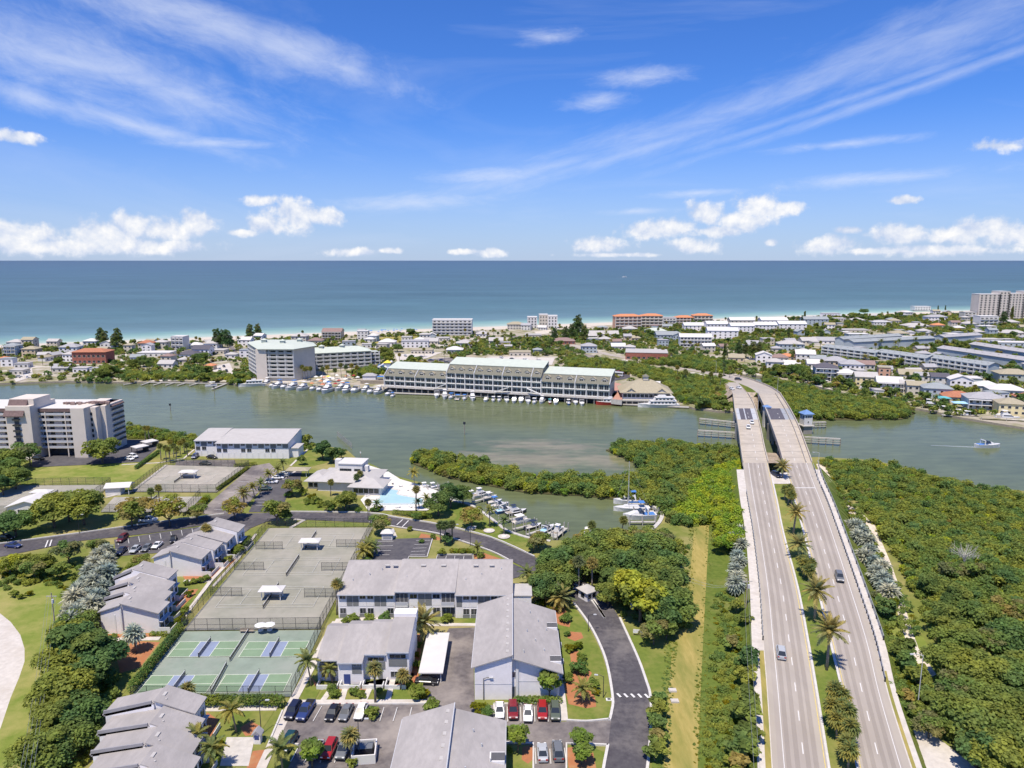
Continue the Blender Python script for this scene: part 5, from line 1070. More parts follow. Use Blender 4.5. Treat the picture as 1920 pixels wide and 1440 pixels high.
MB().box(sx0, sx1, yf - 2.1, yf + 9, 24.5, 27.1, 'wall_tower').build('penthouse', t)
for k in range(7):
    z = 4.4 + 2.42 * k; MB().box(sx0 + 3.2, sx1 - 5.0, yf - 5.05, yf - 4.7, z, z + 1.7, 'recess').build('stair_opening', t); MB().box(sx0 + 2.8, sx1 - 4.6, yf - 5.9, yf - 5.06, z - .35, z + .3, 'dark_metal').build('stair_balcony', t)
pw = lambda px, y: (px - 960) / FPX * (y * math.cos(PITCH) + (CH - 14) * math.sin(PITCH))
steps = [(139, 164, 0), (164, 186, 4.5), (186, 204, 8.0), (204, 228, 11.5)]
for i, (a, c, dy) in enumerate(steps):
    xa_, xc_ = pw(a, yf + dy), pw(c, yf + dy) if i < 3 else pw(226, yf + 20)
    MB().box(xa_ - (3 if i else 0), xc_, yf - 1.5 + dy, yf + 21 - (i == 3) * .5, GZ, ZR + (.9 if i == 0 else .4), 'wall_tower').build('wing_wall', t)
    if i in (1, 3):
        for k in range(7): window(t, (xa_ + xc_) / 2, yf - 1.5 + dy, 4.4 + 2.42 * k, 1.8, 1.2, style='dark')
xe_ = pw(226, yf + 20)
for k in range(7):
    z = 4.6 + 2.42 * k; MB().box(xe_, xe_ + 2.0, yf + 11, yf + 20, z, z + .2, 'wall_tower').build('end_balcony', t); MB().box(xe_ + 1.9, xe_ + 2.0, yf + 11, yf + 20, z + .21, z + 1.1, 'dark_metal').build('end_balustrade', t)
MB().hexa([(xe_ - .2, yf + 10.2, 21.6), (xe_ + 2.2, yf + 10.2, 21.0), (xe_ + 2.2, yf + 20.4, 21.0), (xe_ - .2, yf + 20.4, 21.6), (xe_ - .2, yf + 10.2, 22.6), (xe_ + 2.2, yf + 10.2, 21.4), (xe_ + 2.2, yf + 20.4, 21.4), (xe_ - .2, yf + 20.4, 22.6)], 'roof_mansard').build('mansard', t)
um = MB().box(-.8, .8, -.6, .6, 0, .9, 'roof_brown').mesh('roof_unit'); g_ = random.Random(5)
for i in range(11): put('roof_unit', um, t, (p(97) + i * .95 + g_.uniform(-.3, .3), yf + 9 + g_.uniform(-1, 1.4), ZR + .5), g_.random())
for i in range(12): put('roof_unit', um, t, (p(146) + i * .8 + g_.uniform(-.3, .3), yf + 9 + g_.uniform(-1, 1.4), ZR + .9), g_.random())
# clubhouse with raised lantern, sun deck and pool
c = G(642, 925); t = thing('clubhouse', 'white clubhouse with pale hipped roofs and raised square lantern by the pool', 'clubhouse', (c.x, c.y, 0), R(-6))
MB().box(-10, 10.5, 2, 17, GZ, 5.0, 'wall_white').build('wall', t); MB().hip(-10, 10.5, 2, 17, 5.0, 3.0, 'roof_light', 1.4).build('roof', t)
MB().box(-14.5, -8.0, 4, 15, GZ, 4.2, 'wall_white').build('wall', t); MB().hip(-14.5, -8.0, 4, 15, 4.2, 2.4, 'roof_light', 1.2).build('roof', t)
MB().box(4, 15, -1.5, 7, GZ, 4.4, 'wall_white').build('wall', t); MB().hip(4, 15, -1.5, 7, 4.4, 2.2, 'roof_light', 1.2).build('roof', t)
MB().box(-3.8, 5.2, 7.5, 15, 4.8, 10.0, 'wall_white').build('lantern', t); MB().box(-4.1, 5.5, 7.2, 15.3, 10.0, 10.3, 'roof_white').build('lantern_roof', t)
MB().box(-6.4, -4.2, 11, 13.2, 4.8, 10.6, 'wall_white').build('chimney', t); MB().box(5.4, 7.0, 9, 11, 5, 9, 'wall_white').build('chimney', t)
for x in (-2.4, -.9, .6): window(t, x - .2, 7.5, 7.0, 1.3, 1.2, style='dark', bars=0)
for x in (3.0, 4.2): window(t, x - .2, 7.5, 7.0, 1.0, 1.2, style='dark', bars=0)
for i in range(5): window(t, 5.6 + i * 1.9, -1.5, 2.2, 1.5, 1.5, style='dark', bars=0)
for i in range(3): window(t, -13.4 + i * 2, 4, 2.0, 1.4, 1.4, style='dark', bars=0)
flat('sun_deck', 'deck_white', [(676, 937), (700, 912), (690, 890), (728, 884), (750, 898), (800, 913), (834, 925), (826, 946), (800, 957), (690, 957)], .1)
pool = flat('pool', 'pool_water', [(710, 925), (727, 916), (749, 920), (744, 927), (757, 930), (796, 936), (792, 945), (702, 946), (697, 941), (712, 935)], .16)
P_ = [G(x, y, 1.2) for x, y in [(710, 925), (727, 916), (749, 920), (744, 927), (757, 930), (796, 936), (792, 945), (702, 946), (697, 941), (712, 935), (710, 925)]]
struct(strip('pool_coping', 'kerb', P_, .5, 1.2, 1.56))
flat('sun_deck', 'deck_white', [(676, 884), (690, 872), (716, 880), (722, 893), (700, 902), (684, 897)], .1)
def lounger(px, py, i):
    c = G(px, py, 1.5); t = thing('sun_lounger', 'white sun lounger on the pool deck', 'sun lounger', c, random.uniform(0, 6.28), 'loungers around the pool')
    put('bed', LM[0], t); put('backrest', LM[1], t)
LM = (MB().box(-.35, .35, -.6, .6, .25, .35, 'canvas_white').box(-.3, -.25, -.55, .55, 0, .25, 'trim_white').box(.25, .3, -.55, .55, 0, .25, 'trim_white').mesh('bed'), MB().hexa([(-.35, .6, .3), (.35, .6, .3), (.35, 1.1, .75), (-.35, 1.1, .75), (-.35, .6, .38), (.35, .6, .38), (.35, 1.05, .83), (-.35, 1.05, .83)], 'canvas_white').mesh('backrest'))
for i, (x, y) in enumerate([(690, 930), (696, 924), (706, 916), (716, 909), (736, 907), (752, 912), (765, 919), (780, 923), (800, 928), (812, 932), (815, 940), (690, 948), (720, 951), (745, 952), (770, 951), (695, 889), (702, 886), (708, 890), (714, 888), (700, 895)]): lounger(x, y, i)
# carport
t = thing('carport', 'white flat-roofed carport over one dark parked car', 'carport', (-16.2, 130.0, 0))
MB().hexa([(-2.5, 0, 3.5), (2.4, 0, 3.5), (2.4, 15.2, 3.7), (-2.5, 15.2, 3.7), (-2.5, 0, 3.75), (2.4, 0, 3.75), (2.4, 15.2, 3.95), (-2.5, 15.2, 3.95)], 'roof_white').build('roof', t)
for x in (-2.0, 1.9):
    for y in (.6, 5.2, 9.8, 14.4): MB().box(x - .08, x + .08, y - .08, y + .08, GZ, 3.55, 'trim_white').build('post', t)
MB().box(-2.3, -2.2, .3, 15, GZ, 2.4, 'wall_panel_light').build('side_panel', t)
# gatehouse on its island between the lanes
c = G(1101, 1122); t = thing('gatehouse', 'small grey gatehouse with pale hipped roof between the shaded lanes', 'gatehouse', (c.x, c.y, 0), R(35)); t.scale = (.8, .8, .85)
MB().box(-1.9, 1.9, -2.1, 2.1, GZ, 4.3, 'wall_grey').build('wall', t); MB().hip(-1.9, 1.9, -2.1, 2.1, 4.3, 1.6, 'roof_light', .6).build('roof', t)
for x in (-.9, .9): window(t, x, -2.1, 2.4, 1.1, 1.2, style='dark')
window(t, -1.9, 0, 2.4, 1.4, 1.2, 'W', 'dark'); window(t, 1.9, 0, 2.4, 1.4, 1.2, 'E', 'dark')
kerb([(1078, 1096), (1090, 1108), (1112, 1130), (1134, 1160), (1128, 1152), (1110, 1122), (1092, 1098)], .6, .2, k=2)
for (x, y, a, lb) in [(1080, 1108, 40, 'lowered white barrier arm left of the gatehouse'), (1112, 1116, -50, 'white barrier arm right of the gatehouse')]:
    q = G(x, y); t = thing('barrier_gate', lb, 'barrier', q, R(a)); MB().box(-.25, .25, -.25, .25, 0, 1.1, 'canvas_white').build('cabinet', t); MB().box(-3.6, .2, -.06, .06, .95, 1.1, 'canvas_white').build('arm', t)
# little things by the lots
c = G(727, 1011); t = thing('mail_kiosk', 'tiny white hipped-roof kiosk at the corner of the car park', 'kiosk', c); MB().box(-1.6, 1.6, -1.1, 1.1, 0, 2.2, 'wall_white').build('wall', t); MB().hip(-1.6, 1.6, -1.1, 1.1, 2.2, 1.1, 'roof_white', .35).build('roof', t); slab(t, 'mailboxes', 'grey_metal', -1.2, 1.2, .6, 1.6, -1.1, .06)
c = G(484, 1392); t = thing('court_kiosk', 'small grey pitched-roof kiosk by the bottom left terrace slab', 'kiosk', c); MB().box(-.6, .6, -.5, .5, 0, 2.0, 'wall_grey').build('wall', t); MB().gable(-.6, .6, -.5, .5, 2.0, .6, 'roof_grey', 'y', .3, gm='wall_grey').build('roof', t); slab(t, 'notice_board', 'door_blue', -.4, .4, .9, 1.7, -.5, .04)
c = G(684, 1418); t = thing('bin_enclosure', 'white walled bin enclosure beside the red car', 'enclosure', c, R(6))
for x0, x1, ya, yb in ((-2, 2, -2.2, -2.0), (-2, -1.8, -1.99, 2), (1.8, 2, -1.99, 2), (-1.79, 1.79, 1.8, 2)): MB().box(x0, x1, ya, yb, 0, 1.8, 'wall_white').build('wall', t)
c = G(686, 1412); t = thing('rubbish_skip', 'dark rubbish container inside the white enclosure', 'skip', c, R(6)); MB().hexa([(-1.1, -.8, .1), (1.1, -.8, .1), (1.1, .8, .1), (-1.1, .8, .1), (-1.2, -1, 1.3), (1.2, -1, 1.3), (1.2, .9, 1.5), (-1.2, .9, 1.5)], 'hull_dark').build('bin', t); MB().box(-1.22, 1.22, -1.0, .95, 1.5, 1.58, 'paint_grey').build('lid', t)
for px, py, lb in ((1261, 1296, 'upper pale utility slab in the mown strip'), (1265, 1316, 'lower pale utility slab in the mown strip')):
    tag(MB().box(-.75, .75, -.55, .55, 0, .35, 'concrete').box(-.62, .62, -.42, .42, .351, .42, 'path').build('utility_slab', loc=G(px, py, 1.25)), lb, 'utility slab')
c = G(560, 892, 1.2); t = thing('pavilion', 'little flat tan shelter between the clubhouse and the lawn', 'shelter', c); MB().hip(-4, 4, -2, 2, 2.6, 1.0, 'roof_tan', .5).build('roof', t)
for x in (-3.5, 3.5):
    for y in (-1.6, 1.6): MB().box(x - .1, x + .1, y - .1, y + .1, 0, 2.6, 'trim_white').build('post', t)
c = G(1196, 1192); t = thing('sign_board', 'small white sign board on the lawn by the gate trees', 'sign', c, R(-8)); MB().box(-1.1, 1.1, -.05, .05, .6, 1.5, 'canvas_white').build('board', t)
for x in (-.9, .9): MB().box(x - .06, x + .06, .06, .16, 0, 1.6, 'timber').build('post', t)
# fence at the tree belt, garden wall
for (a, c_, lb, h) in [((1182, 1142), (1244, 1150), 'pale board fence under the big tree belt', 2.0)]:
    p0, p1 = G(*a), G(*c_); d = p1 - p0; t = thing('board_fence', lb, 'fence', p0, math.atan2(d.y, d.x)); n = int(d.length / .6); bm_ = MB().box(0, .56, -.03, .03, .1, h, 'wall_white').mesh('board')
    for i in range(n): put('board', bm_, t, (i * .6, 0, 0))
    for i in range(0, n + 1, 4): MB().box(i * .6 - .06, i * .6 + .06, .04, .16, 0, h + .1, 'trim_grey').build('post', t)
# ------------------------------------------------------------------ tennis and pickleball courts
def court_sheet(name, m, px, base=.05): return flat(name, m, px, base)
court_sheet('pickleball_court', 'hard_green', [(342, 1184), (602, 1181), (545, 1306), (246, 1306)])
court_sheet('tennis_court', 'clay_court', [(344, 1182), (503, 990), (699, 989), (600, 1179)])
court_sheet('tennis_court', 'clay_old', [(312, 872), (467, 876), (405, 923), (247, 922)]); court_sheet('tennis_court', 'clay_old', [(214, 932), (380, 931), (352, 960), (188, 960)])
court_sheet('tennis_court', 'clay_court', [(37, 910), (208, 909), (140, 962), (-80, 968), (-60, 945)])
def wline(t, m, x0, y0, x1, y1, wd=.10, z=1.56):
    d = math.hypot(x1 - x0, y1 - y0); key = (round(d, 2), wd, m)
    if key not in _ln: _ln[key] = MB().box(-key[0] / 2, key[0] / 2, -wd / 2, wd / 2, -.006, .006, m).mesh('court_line')
    put('court_line', _ln[key], t, ((x0 + x1) / 2, (y0 + y1) / 2, z), math.atan2(y1 - y0, x1 - x0))
_netm = {}
def net(t, x0, y0, x1, y1, z=1.5, h=.95, col='net'):
    d = math.hypot(x1 - x0, y1 - y0); a = math.atan2(y1 - y0, x1 - x0); key = (round(d, 1), col)
    if key not in _netm: _netm[key] = (MB().box(-d / 2, d / 2, -.02, .02, .05, h, 'net').mesh('net'), MB().box(-d / 2, d / 2, -.035, .035, h - .06, h + .03, 'trim_white').mesh('net_band'), MB().cyl(0, 0, 0, h + .15, .06, 6, 'dark_metal').mesh('net_post'))
    n = put('net', _netm[key][0], t, ((x0 + x1) / 2, (y0 + y1) / 2, z), a); put('net_band', _netm[key][1], n)
    for s in (-1, 1): put('net_post', _netm[key][2], t, ((x0 + x1) / 2 + s * math.cos(a) * d / 2, (y0 + y1) / 2 + s * math.sin(a) * d / 2, z))
for px, py, lb in [(384, 1217, 'upper left'), (515, 1217, 'upper right'), (334, 1283, 'lower left'), (476, 1281, 'lower right')]:
    c = G(px, py, 1.5); t = thing('pickleball_court', lb + ' green pickleball court with blue centre and net', 'court', (c.x, c.y, 0), R(1.3))
    z = 1.2 + .34; L_, W_ = 6.7, 3.05
    MB().box(-L_, L_, -W_, W_, z - .01, z, 'court_green').build('playing_area', t); MB().box(-2.13, 2.13, -W_, W_, z + .003, z + .008, 'court_blue').build('kitchen', t)
    for a in ((-L_, -W_, L_, -W_), (-L_, W_, L_, W_), (-L_, -W_, -L_, W_), (L_, -W_, L_, W_), (-2.13, -W_, -2.13, W_), (2.13, -W_, 2.13, W_), (-L_, 0, -2.13, 0), (2.13, 0, L_, 0)): wline(t, 'court_line', *a, wd=.11, z=z + .02)
    net(t, 0, -W_ - .3, 0, W_ + .3, z)
for a, c in (((340, 1258), (425, 1257)), ((425, 1257), (400, 1300)), ((325, 1257), (302, 1290)), ((440, 1256), (520, 1255)), ((520, 1255), (493, 1305))):
    pass
# divider net between the pickleball pairs, clay court lines, nets
t = thing('divider_net', 'low dark divider netting between the pickleball court pairs', 'net'); p0, p1 = G(466, 1186, 1.5), G(431, 1240, 1.5); net(t, p0.x, p0.y, p1.x, p1.y)
p2, p3 = G(425, 1248, 1.5), G(396, 1302, 1.5); net(t, p2.x, p2.y, p3.x, p3.y)
def tennis(cx, cy, label, rz=0, flip=False):
    t = thing('tennis_court', label, 'court', (cx, cy, 0), rz); z = 1.2 + .36
    W_, L_ = 5.48, 11.89
    for a in ((-L_, -W_, L_, -W_), (-L_, W_, L_, W_), (-L_, -W_, -L_, W_), (L_, -W_, L_, W_), (-L_, -4.1, L_, -4.1), (-L_, 4.1, L_, 4.1), (-6.4, -4.1, -6.4, 4.1), (6.4, -4.1, 6.4, 4.1), (-6.4, 0, 6.4, 0)): wline(t, 'clay_line', *a, wd=.09, z=z)
    net(t, 0, -6.2, 0, 6.2, z - .02)
for y, lb in ((167, 'nearest'), (185, 'middle'), (203, 'farthest')): tennis(-60.6, y, lb + ' of the three big grey clay tennis courts', R(1))
c = G(340, 898); tennis(c.x, c.y, 'pale old clay tennis court below the waterside flats', R(2)); c = G(280, 945); tennis(c.x, c.y, 'old clay tennis court behind the sparse roadside trees', R(2)); c = G(90, 935); tennis(c.x, c.y, 'grey-green tennis court in front of the bright lawn', R(2))
# shade shelters on the courts
def shelter(px, py, label, w_=4.2, d=2.6):
    c = G(px, py, 1.5); t = thing('court_shelter', label, 'shelter', c, R(1))
    MB().hip(-w_ / 2, w_ / 2, -d / 2, d / 2, 2.5, .8, 'roof_white', .5).build('roof', t)
    for x in (-w_ / 2 + .2, w_ / 2 - .2):
        for y in (-d / 2 + .2, d / 2 - .2): MB().box(x - .08, x + .08, y - .08, y + .08, 0, 2.5, 'trim_white').build('post', t)
    MB().box(-w_ / 2 + .4, w_ / 2 - .4, d / 2 - .7, d / 2 - .3, .4, .5, 'timber').build('bench', t); MB().box(-w_ / 2 + .2, w_ / 2 - .2, d / 2 - .25, d / 2 - .17, 0, 1.1, 'trim_white').build('back_panel', t)
shelter(582, 1029, 'white hip-roofed court shelter on the far clay court', 5.0); shelter(511, 1122, 'white hip-roofed court shelter on the nearer clay court', 5.0); shelter(354, 896, 'white shelter on the pale old tennis court', 5.6); shelter(80, 934, 'white shelter in front of the bright lawn courts', 6)
c = G(225, 925); t = thing('court_shed', 'white barrel-roofed open shed beside the old courts', 'shed', c, R(10)); MB().gable(-4, 4, -2.5, 2.5, 3.0, 1.0, 'roof_white', 'x', .4, gm='wall_white').build('roof', t); MB().box(-4, 1.0, -2.3, 2.3, 0, 3, 'wall_panel_light').build('wall', t)
for y in (-2.3, 2.3): MB().box(3.7, 3.9, y - .1, y + .1, 0, 3, 'trim_white').build('post', t)
c = G(65, 958); t = thing('clubhouse_shed', 'white pitched roof behind the dark roadside tree', 'shed', c, R(5)); MB().gable(-6, 6, -4.5, 4.5, 3.2, 1.8, 'roof_white', 'y', .6, gm='wall_white').build('roof', t); MB().box(-6, 6, -4.5, 4.5, 0, 3.2, 'wall_white').build('wall', t); window(t, -2, -4.5, 1, 1.4, 1.2); window(t, 2, -4.5, 1, 1.4, 1.2)
um_ = [MB().cyl(0, 0, 0, 2.3, .03, 5, 'grey_metal').mesh('pole'), MB().tube([(0, 0, 2.0), (0, 0, 2.5)], 1.3, 8, 'canvas_white', .05).mesh('canopy')]
# fences
_fm = {}
def fence(pts, label, h=3.0, step=3.0, world=False, z=1.45, mesh=True):
    P_ = pts if world else [G(x, y, z) for x, y in pts]; t = thing('chain_link_fence', label, 'fence')
    if 'post' not in _fm: _fm['post'] = MB().cyl(0, 0, 0, 1, .05, 5, 'dark_metal').mesh('post')
    for a, c in zip(P_, P_[1:]):
        d = c - a; n = max(1, round(d.length / step)); an = math.atan2(d.y, d.x)
        for i in range(n + (c is P_[-1])): p = a.lerp(c, i / n); put('post', _fm['post'], t, (p.x, p.y, z), s=(1, 1, h))
        for k in (h - .04, h * .5) if h > 2 else (h - .04,): MB().box(0, d.length, -.03, .03, k - .025, k + .025, 'dark_metal').build('rail', t, loc=(a.x, a.y, z), rz=an)
        if mesh: MB().box(0, d.length, -.008, .008, .05, h - .08, 'chainlink').build('mesh', t, loc=(a.x, a.y, z), rz=an)
fence([(342, 1182), (503, 989)], 'tall fence along the left side of the clay courts'); fence([(503, 989), (699, 988)], 'tall fence along the far end of the clay courts'); fence([(699, 988), (600, 1180)], 'tall fence along the right side of the clay courts')
fence([(342, 1183), (602, 1180)], 'tall fence between the clay courts and the green courts'); fence([(602, 1181), (547, 1306)], 'tall fence along the right side of the green courts'); fence([(246, 1307), (547, 1307)], 'tall fence along the near end of the green courts', 2.4)
for a, c, lb in [((480, 1030), (530, 1030), 'far left'), ((440, 1069), (495, 1069), 'middle left'), ((395, 1118), (454, 1118), 'near left'), ((631, 1026), (684, 1026), 'far right'), ((603, 1070), (662, 1070), 'middle right'), ((571, 1120), (630, 1120), 'near right')]:
    fence([a, c], lb + ' short court divider fence', 2.4)
fence([(247, 922), (312, 872), (467, 876), (405, 923), (247, 922)], 'fence around the pale old tennis courts'); fence([(37, 911), (208, 909), (140, 961), (-60, 966)], 'fence around the court in front of the bright lawn'); fence([(376, 931), (350, 961), (190, 961)], 'fence behind the sparse roadside trees')
for i, (px, py) in enumerate([(489, 1187), (506, 1186)]):
    c = G(px, py, 1.5); t = thing('parasol_table', ('left' if i == 0 else 'right') + ' white parasol at the fence between court types', 'parasol', c); put('pole', um_[0], t); put('canopy', um_[1], t); MB().cyl(0, 0, .65, .72, .6, 10, 'trim_white').build('table_top', t)
c = G(463, 1186, 1.5); t = thing('court_bench', 'dark bench against the fence between the court types', 'bench', c); MB().box(-1.6, 1.6, -.25, .25, .4, .5, 'timber').build('seat', t); MB().box(-1.6, 1.6, .2, .27, .5, 1.0, 'timber').build('backrest', t)
for x in (-1.3, 1.3): MB().box(x - .06, x + .06, -.2, .2, 0, .4, 'dark_metal').build('leg', t)
# clipped hedges (leafy boxes)
def hedge(pts, wd, h, label, m=('leaf_hedge', 'leaf_mid'), z=1.2):
    P_ = [G(x, y, z) for x, y in pts]; lobes = []
    for a, c in zip(P_, P_[1:]):
        d = (c - a).length; n = max(2, int(d / (wd * .6)))
        for i in range(n + 1): p = a.lerp(c, i / n); lobes.append((p.x, p.y, z + h * .5, wd * .62, wd * .62, h * .55, random.randrange(2)))
    tot = sum((c - a).length for a, c in zip(P_, P_[1:])); o0 = P_[0]
    t = thing('hedge', label, 'hedge', o0); lb = [(l[0] - o0.x, l[1] - o0.y, l[2] - z) + l[3:] for l in lobes]
    put('foliage', leaf_cloud('foliage', int(o0.x * 7) & 255, lb, int(min(4200, 130 * tot * (wd + h) / 2)), .24, list(m), flat=.5), t, (0, 0, 0))
    o0.z = z
hedge([(248, 1300), (338, 1186)], 1.5, 2.4, 'tall clipped hedge beside the green pickleball courts', ('leaf_hedge', 'leaf_dark')); hedge([(371, 1326), (528, 1326)], 1.3, 2.6, 'dark clipped hedge below the green pickleball courts', ('leaf_dark', 'leaf_hedge'))
hedge([(972, 1318), (1046, 1318)], 1.6, 1.3, 'low clipped hedge under the blank grey gable'); hedge([(255, 880), (297, 850)], 1.3, 1.6, 'long hedge between the carports and the lawn'); hedge([(366, 962), (388, 938)], 2.2, 2.0, 'square bright hedge beside the old court entrance', ('leaf_shrub', 'leaf_yellow'))
hedge([(408, 920), (464, 880)], 1.2, 1.4, 'hedge between the old courts and the car park'); hedge([(740, 964), (770, 968), (805, 972)], 1.8, 1.6, 'clipped hedge between the pool and the road'); hedge([(442, 876), (478, 872)], 1.3, 1.4, 'short hedge in front of the waterside flats'); hedge([(848, 1036), (884, 1036)], 1.6, 1.2, 'yellow-green low hedge beside the small car bay', ('leaf_yellow', 'leaf_shrub'))
hedge([(286, 1192), (308, 1192)], 1.2, 1.0, 'small square hedge at the corner of the terrace'); hedge([(458, 1030), (467, 1018)], 1.6, 2.4, 'dark upright hedge at the corner of the far clay court', ('leaf_dark', 'leaf_hedge')); hedge([(240, 823), (300, 822)], 1.4, 1.4, 'hedge around the condominium car park')
# ------------------------------------------------------------------ cars
CARS = dict(  # length, half width, sections of the lower body (y, z top), greenhouse (y0 base, y0 top, y1 top, y1 base, z)
    sedan=(4.7, .90, [(0, .62), (.25, .74), (1.35, .92), (3.7, .95), (4.5, .88), (4.7, .70)], (1.15, 1.95, 3.45, 4.15, 1.45)),
    suv=(4.8, .96, [(0, .75), (.2, .95), (1.3, 1.08), (4.2, 1.10), (4.7, 1.05), (4.8, .8)], (1.15, 1.75, 4.1, 4.7, 1.78)),
    pickup=(5.7, .98, [(0, .8), (.2, 1.0), (1.5, 1.12), (3.7, 1.12), (5.6, 1.12), (5.7, .8)], (1.45, 2.0, 3.4, 3.75, 1.85)),
    van=(5.2, .98, [(0, .75), (.25, 1.0), (1.0, 1.15), (4.9, 1.15), (5.15, 1.1), (5.2, .8)], (.7, 1.5, 4.95, 5.12, 1.95)),
    coupe=(4.5, .92, [(0, .58), (.25, .72), (1.5, .86), (3.6, .92), (4.3, .88), (4.5, .7)], (1.4, 2.1, 3.0, 4.0, 1.32)))
_cm = {}
def car_meshes(kind, paint):
    if (kind, paint) in _cm: return _cm[(kind, paint)]
    L_, hw, sec, (g0, g1, g2, g3, gz) = CARS[kind]; pm = 'paint_' + paint; b = MB(); ox = L_ / 2
    ring = []
    for (y, zt) in sec:
        k = 1 - .10 * (abs(y - ox) / ox) ** 4; w_ = hw * k
        ring.append([(-w_ * .94, y - ox, .28), (w_ * .94, y - ox, .28), (w_, y - ox, .55), (w_ * .99, y - ox, zt - .10), (w_ * .86, y - ox, zt), (-w_ * .86, y - ox, zt), (-w_ * .99, y - ox, zt - .10), (-w_, y - ox, .55)])
    for r0, r1 in zip(ring, ring[1:]):
        for i in range(8): j = (i + 1) % 8; b.face([r0[i], r0[j], r1[j], r1[i]], pm)
    b.face(ring[0][::-1], pm); b.face(ring[-1], pm)
    zb = sec[2][1] - .02; wb, wt = hw * .88, hw * .70
    base = [(-wb, g0 - ox, zb - .06), (wb, g0 - ox, zb - .06), (wb, g3 - ox, zb), (-wb, g3 - ox, zb)]; top = [(-wt, g1 - ox, gz), (wt, g1 - ox, gz), (wt, g2 - ox, gz), (-wt, g2 - ox, gz)]
    def lerp3(a, c, t): return tuple(x + (y - x) * t for x, y in zip(a, c))
    roof = MB().hexa([(x * 1.02, y, z - .03) for x, y, z in top] + [(x * .92, y * .97, z + .05) for x, y, z in top], pm)
    pil = MB()
    for i in range(4):
        a, c = Vector(base[i]), Vector(top[i]); d = Vector((.06 if i in (1, 2) else -.06, 0, 0))
        pil.tube([a, c], .055, 4, pm)
    mid = MB().tube([((base[1][0] + .005), (g1 + g2) / 2 - ox + .1, zb), (wt + .005, (g1 + g2) / 2 - ox, gz)], .045, 4, pm).tube([(-(base[1][0] + .005), (g1 + g2) / 2 - ox + .1, zb), (-wt - .005, (g1 + g2) / 2 - ox, gz)], .045, 4, pm)
    ws = MB().face([base[0], base[1], top[1], top[0]], 'glass').mesh('windscreen'); rw = MB().face([base[2], base[3], top[3], top[2]], 'glass').mesh('rear_window')
    sl = MB().face([base[1], base[2], top[2], top[1]], 'glass').mesh('side_window'); sr = MB().face([base[3], base[0], top[0], top[3]], 'glass').mesh('side_window')
    wh = MB().tube([(-.11, 0, 0), (.11, 0, 0)], .34, 12, 'tyre'); wh.tube([(-.115, 0, 0), (.115, 0, 0)], .20, 8, 'rim')
    hl = MB().box(-.2, .2, -.04, .08, -.08, .08, 'lamp_white').mesh('headlight'); tl = MB().box(-.18, .18, -.08, .03, -.12, .12, 'lamp_red').mesh('tail_light')
    bump = MB().box(-hw * .8, hw * .8, -ox - .06, -ox + .05, .30, .50, 'tyre').mesh('bumper')
    bed = None
    if kind == 'pickup': bed = MB().box(-hw * .78, hw * .78, 3.9 - ox, 5.5 - ox, 1.125, 1.135, 'tyre').mesh('load_bed')
    _cm[(kind, paint)] = (b.mesh('body'), roof.mesh('roof'), pil.mesh('pillar'), mid.mesh('pillar'), ws, rw, sl, sr, wh.mesh('wheel'), hl, tl, bump, bed, ox, hw, sec)
    return _cm[(kind, paint)]
def car(kind, paint, loc, rz, label, group=None):
    """front of the car looks along local -y"""
    me = car_meshes(kind, paint); t = thing({'sedan': 'parked_car', 'suv': 'parked_car', 'pickup': 'pickup_truck', 'van': 'van', 'coupe': 'parked_car'}[kind], label, {'pickup': 'pickup truck', 'van': 'van'}.get(kind, 'car'), loc, rz, group)
    put('body', me[0], t); put('roof', me[1], t); put('pillars', me[2], t); put('pillars', me[3], t)
    for n, m in (('windscreen', me[4]), ('rear_window', me[5]), ('side_window', me[6]), ('side_window', me[7])): put(n, m, t)
    ox, hw, sec = me[13:]
    for x in (-1, 1):
        for y in (-ox + .9, ox - 1.0): put('wheel', me[8], t, (x * (hw - .10), y, .34))
        put('headlight', me[9], t, (x * hw * .62, -ox, sec[0][1])); put('tail_light', me[10], t, (x * hw * .68, ox, sec[-1][1]))
    put('bumper', me[11], t)
    if me[12]: put('load_bed', me[12], t)
    return t
CZ = 1.40
def carpx(kind, paint, px, py, deg, label, z=CZ): return car(kind, paint, G(px, py, z), R(deg), label)
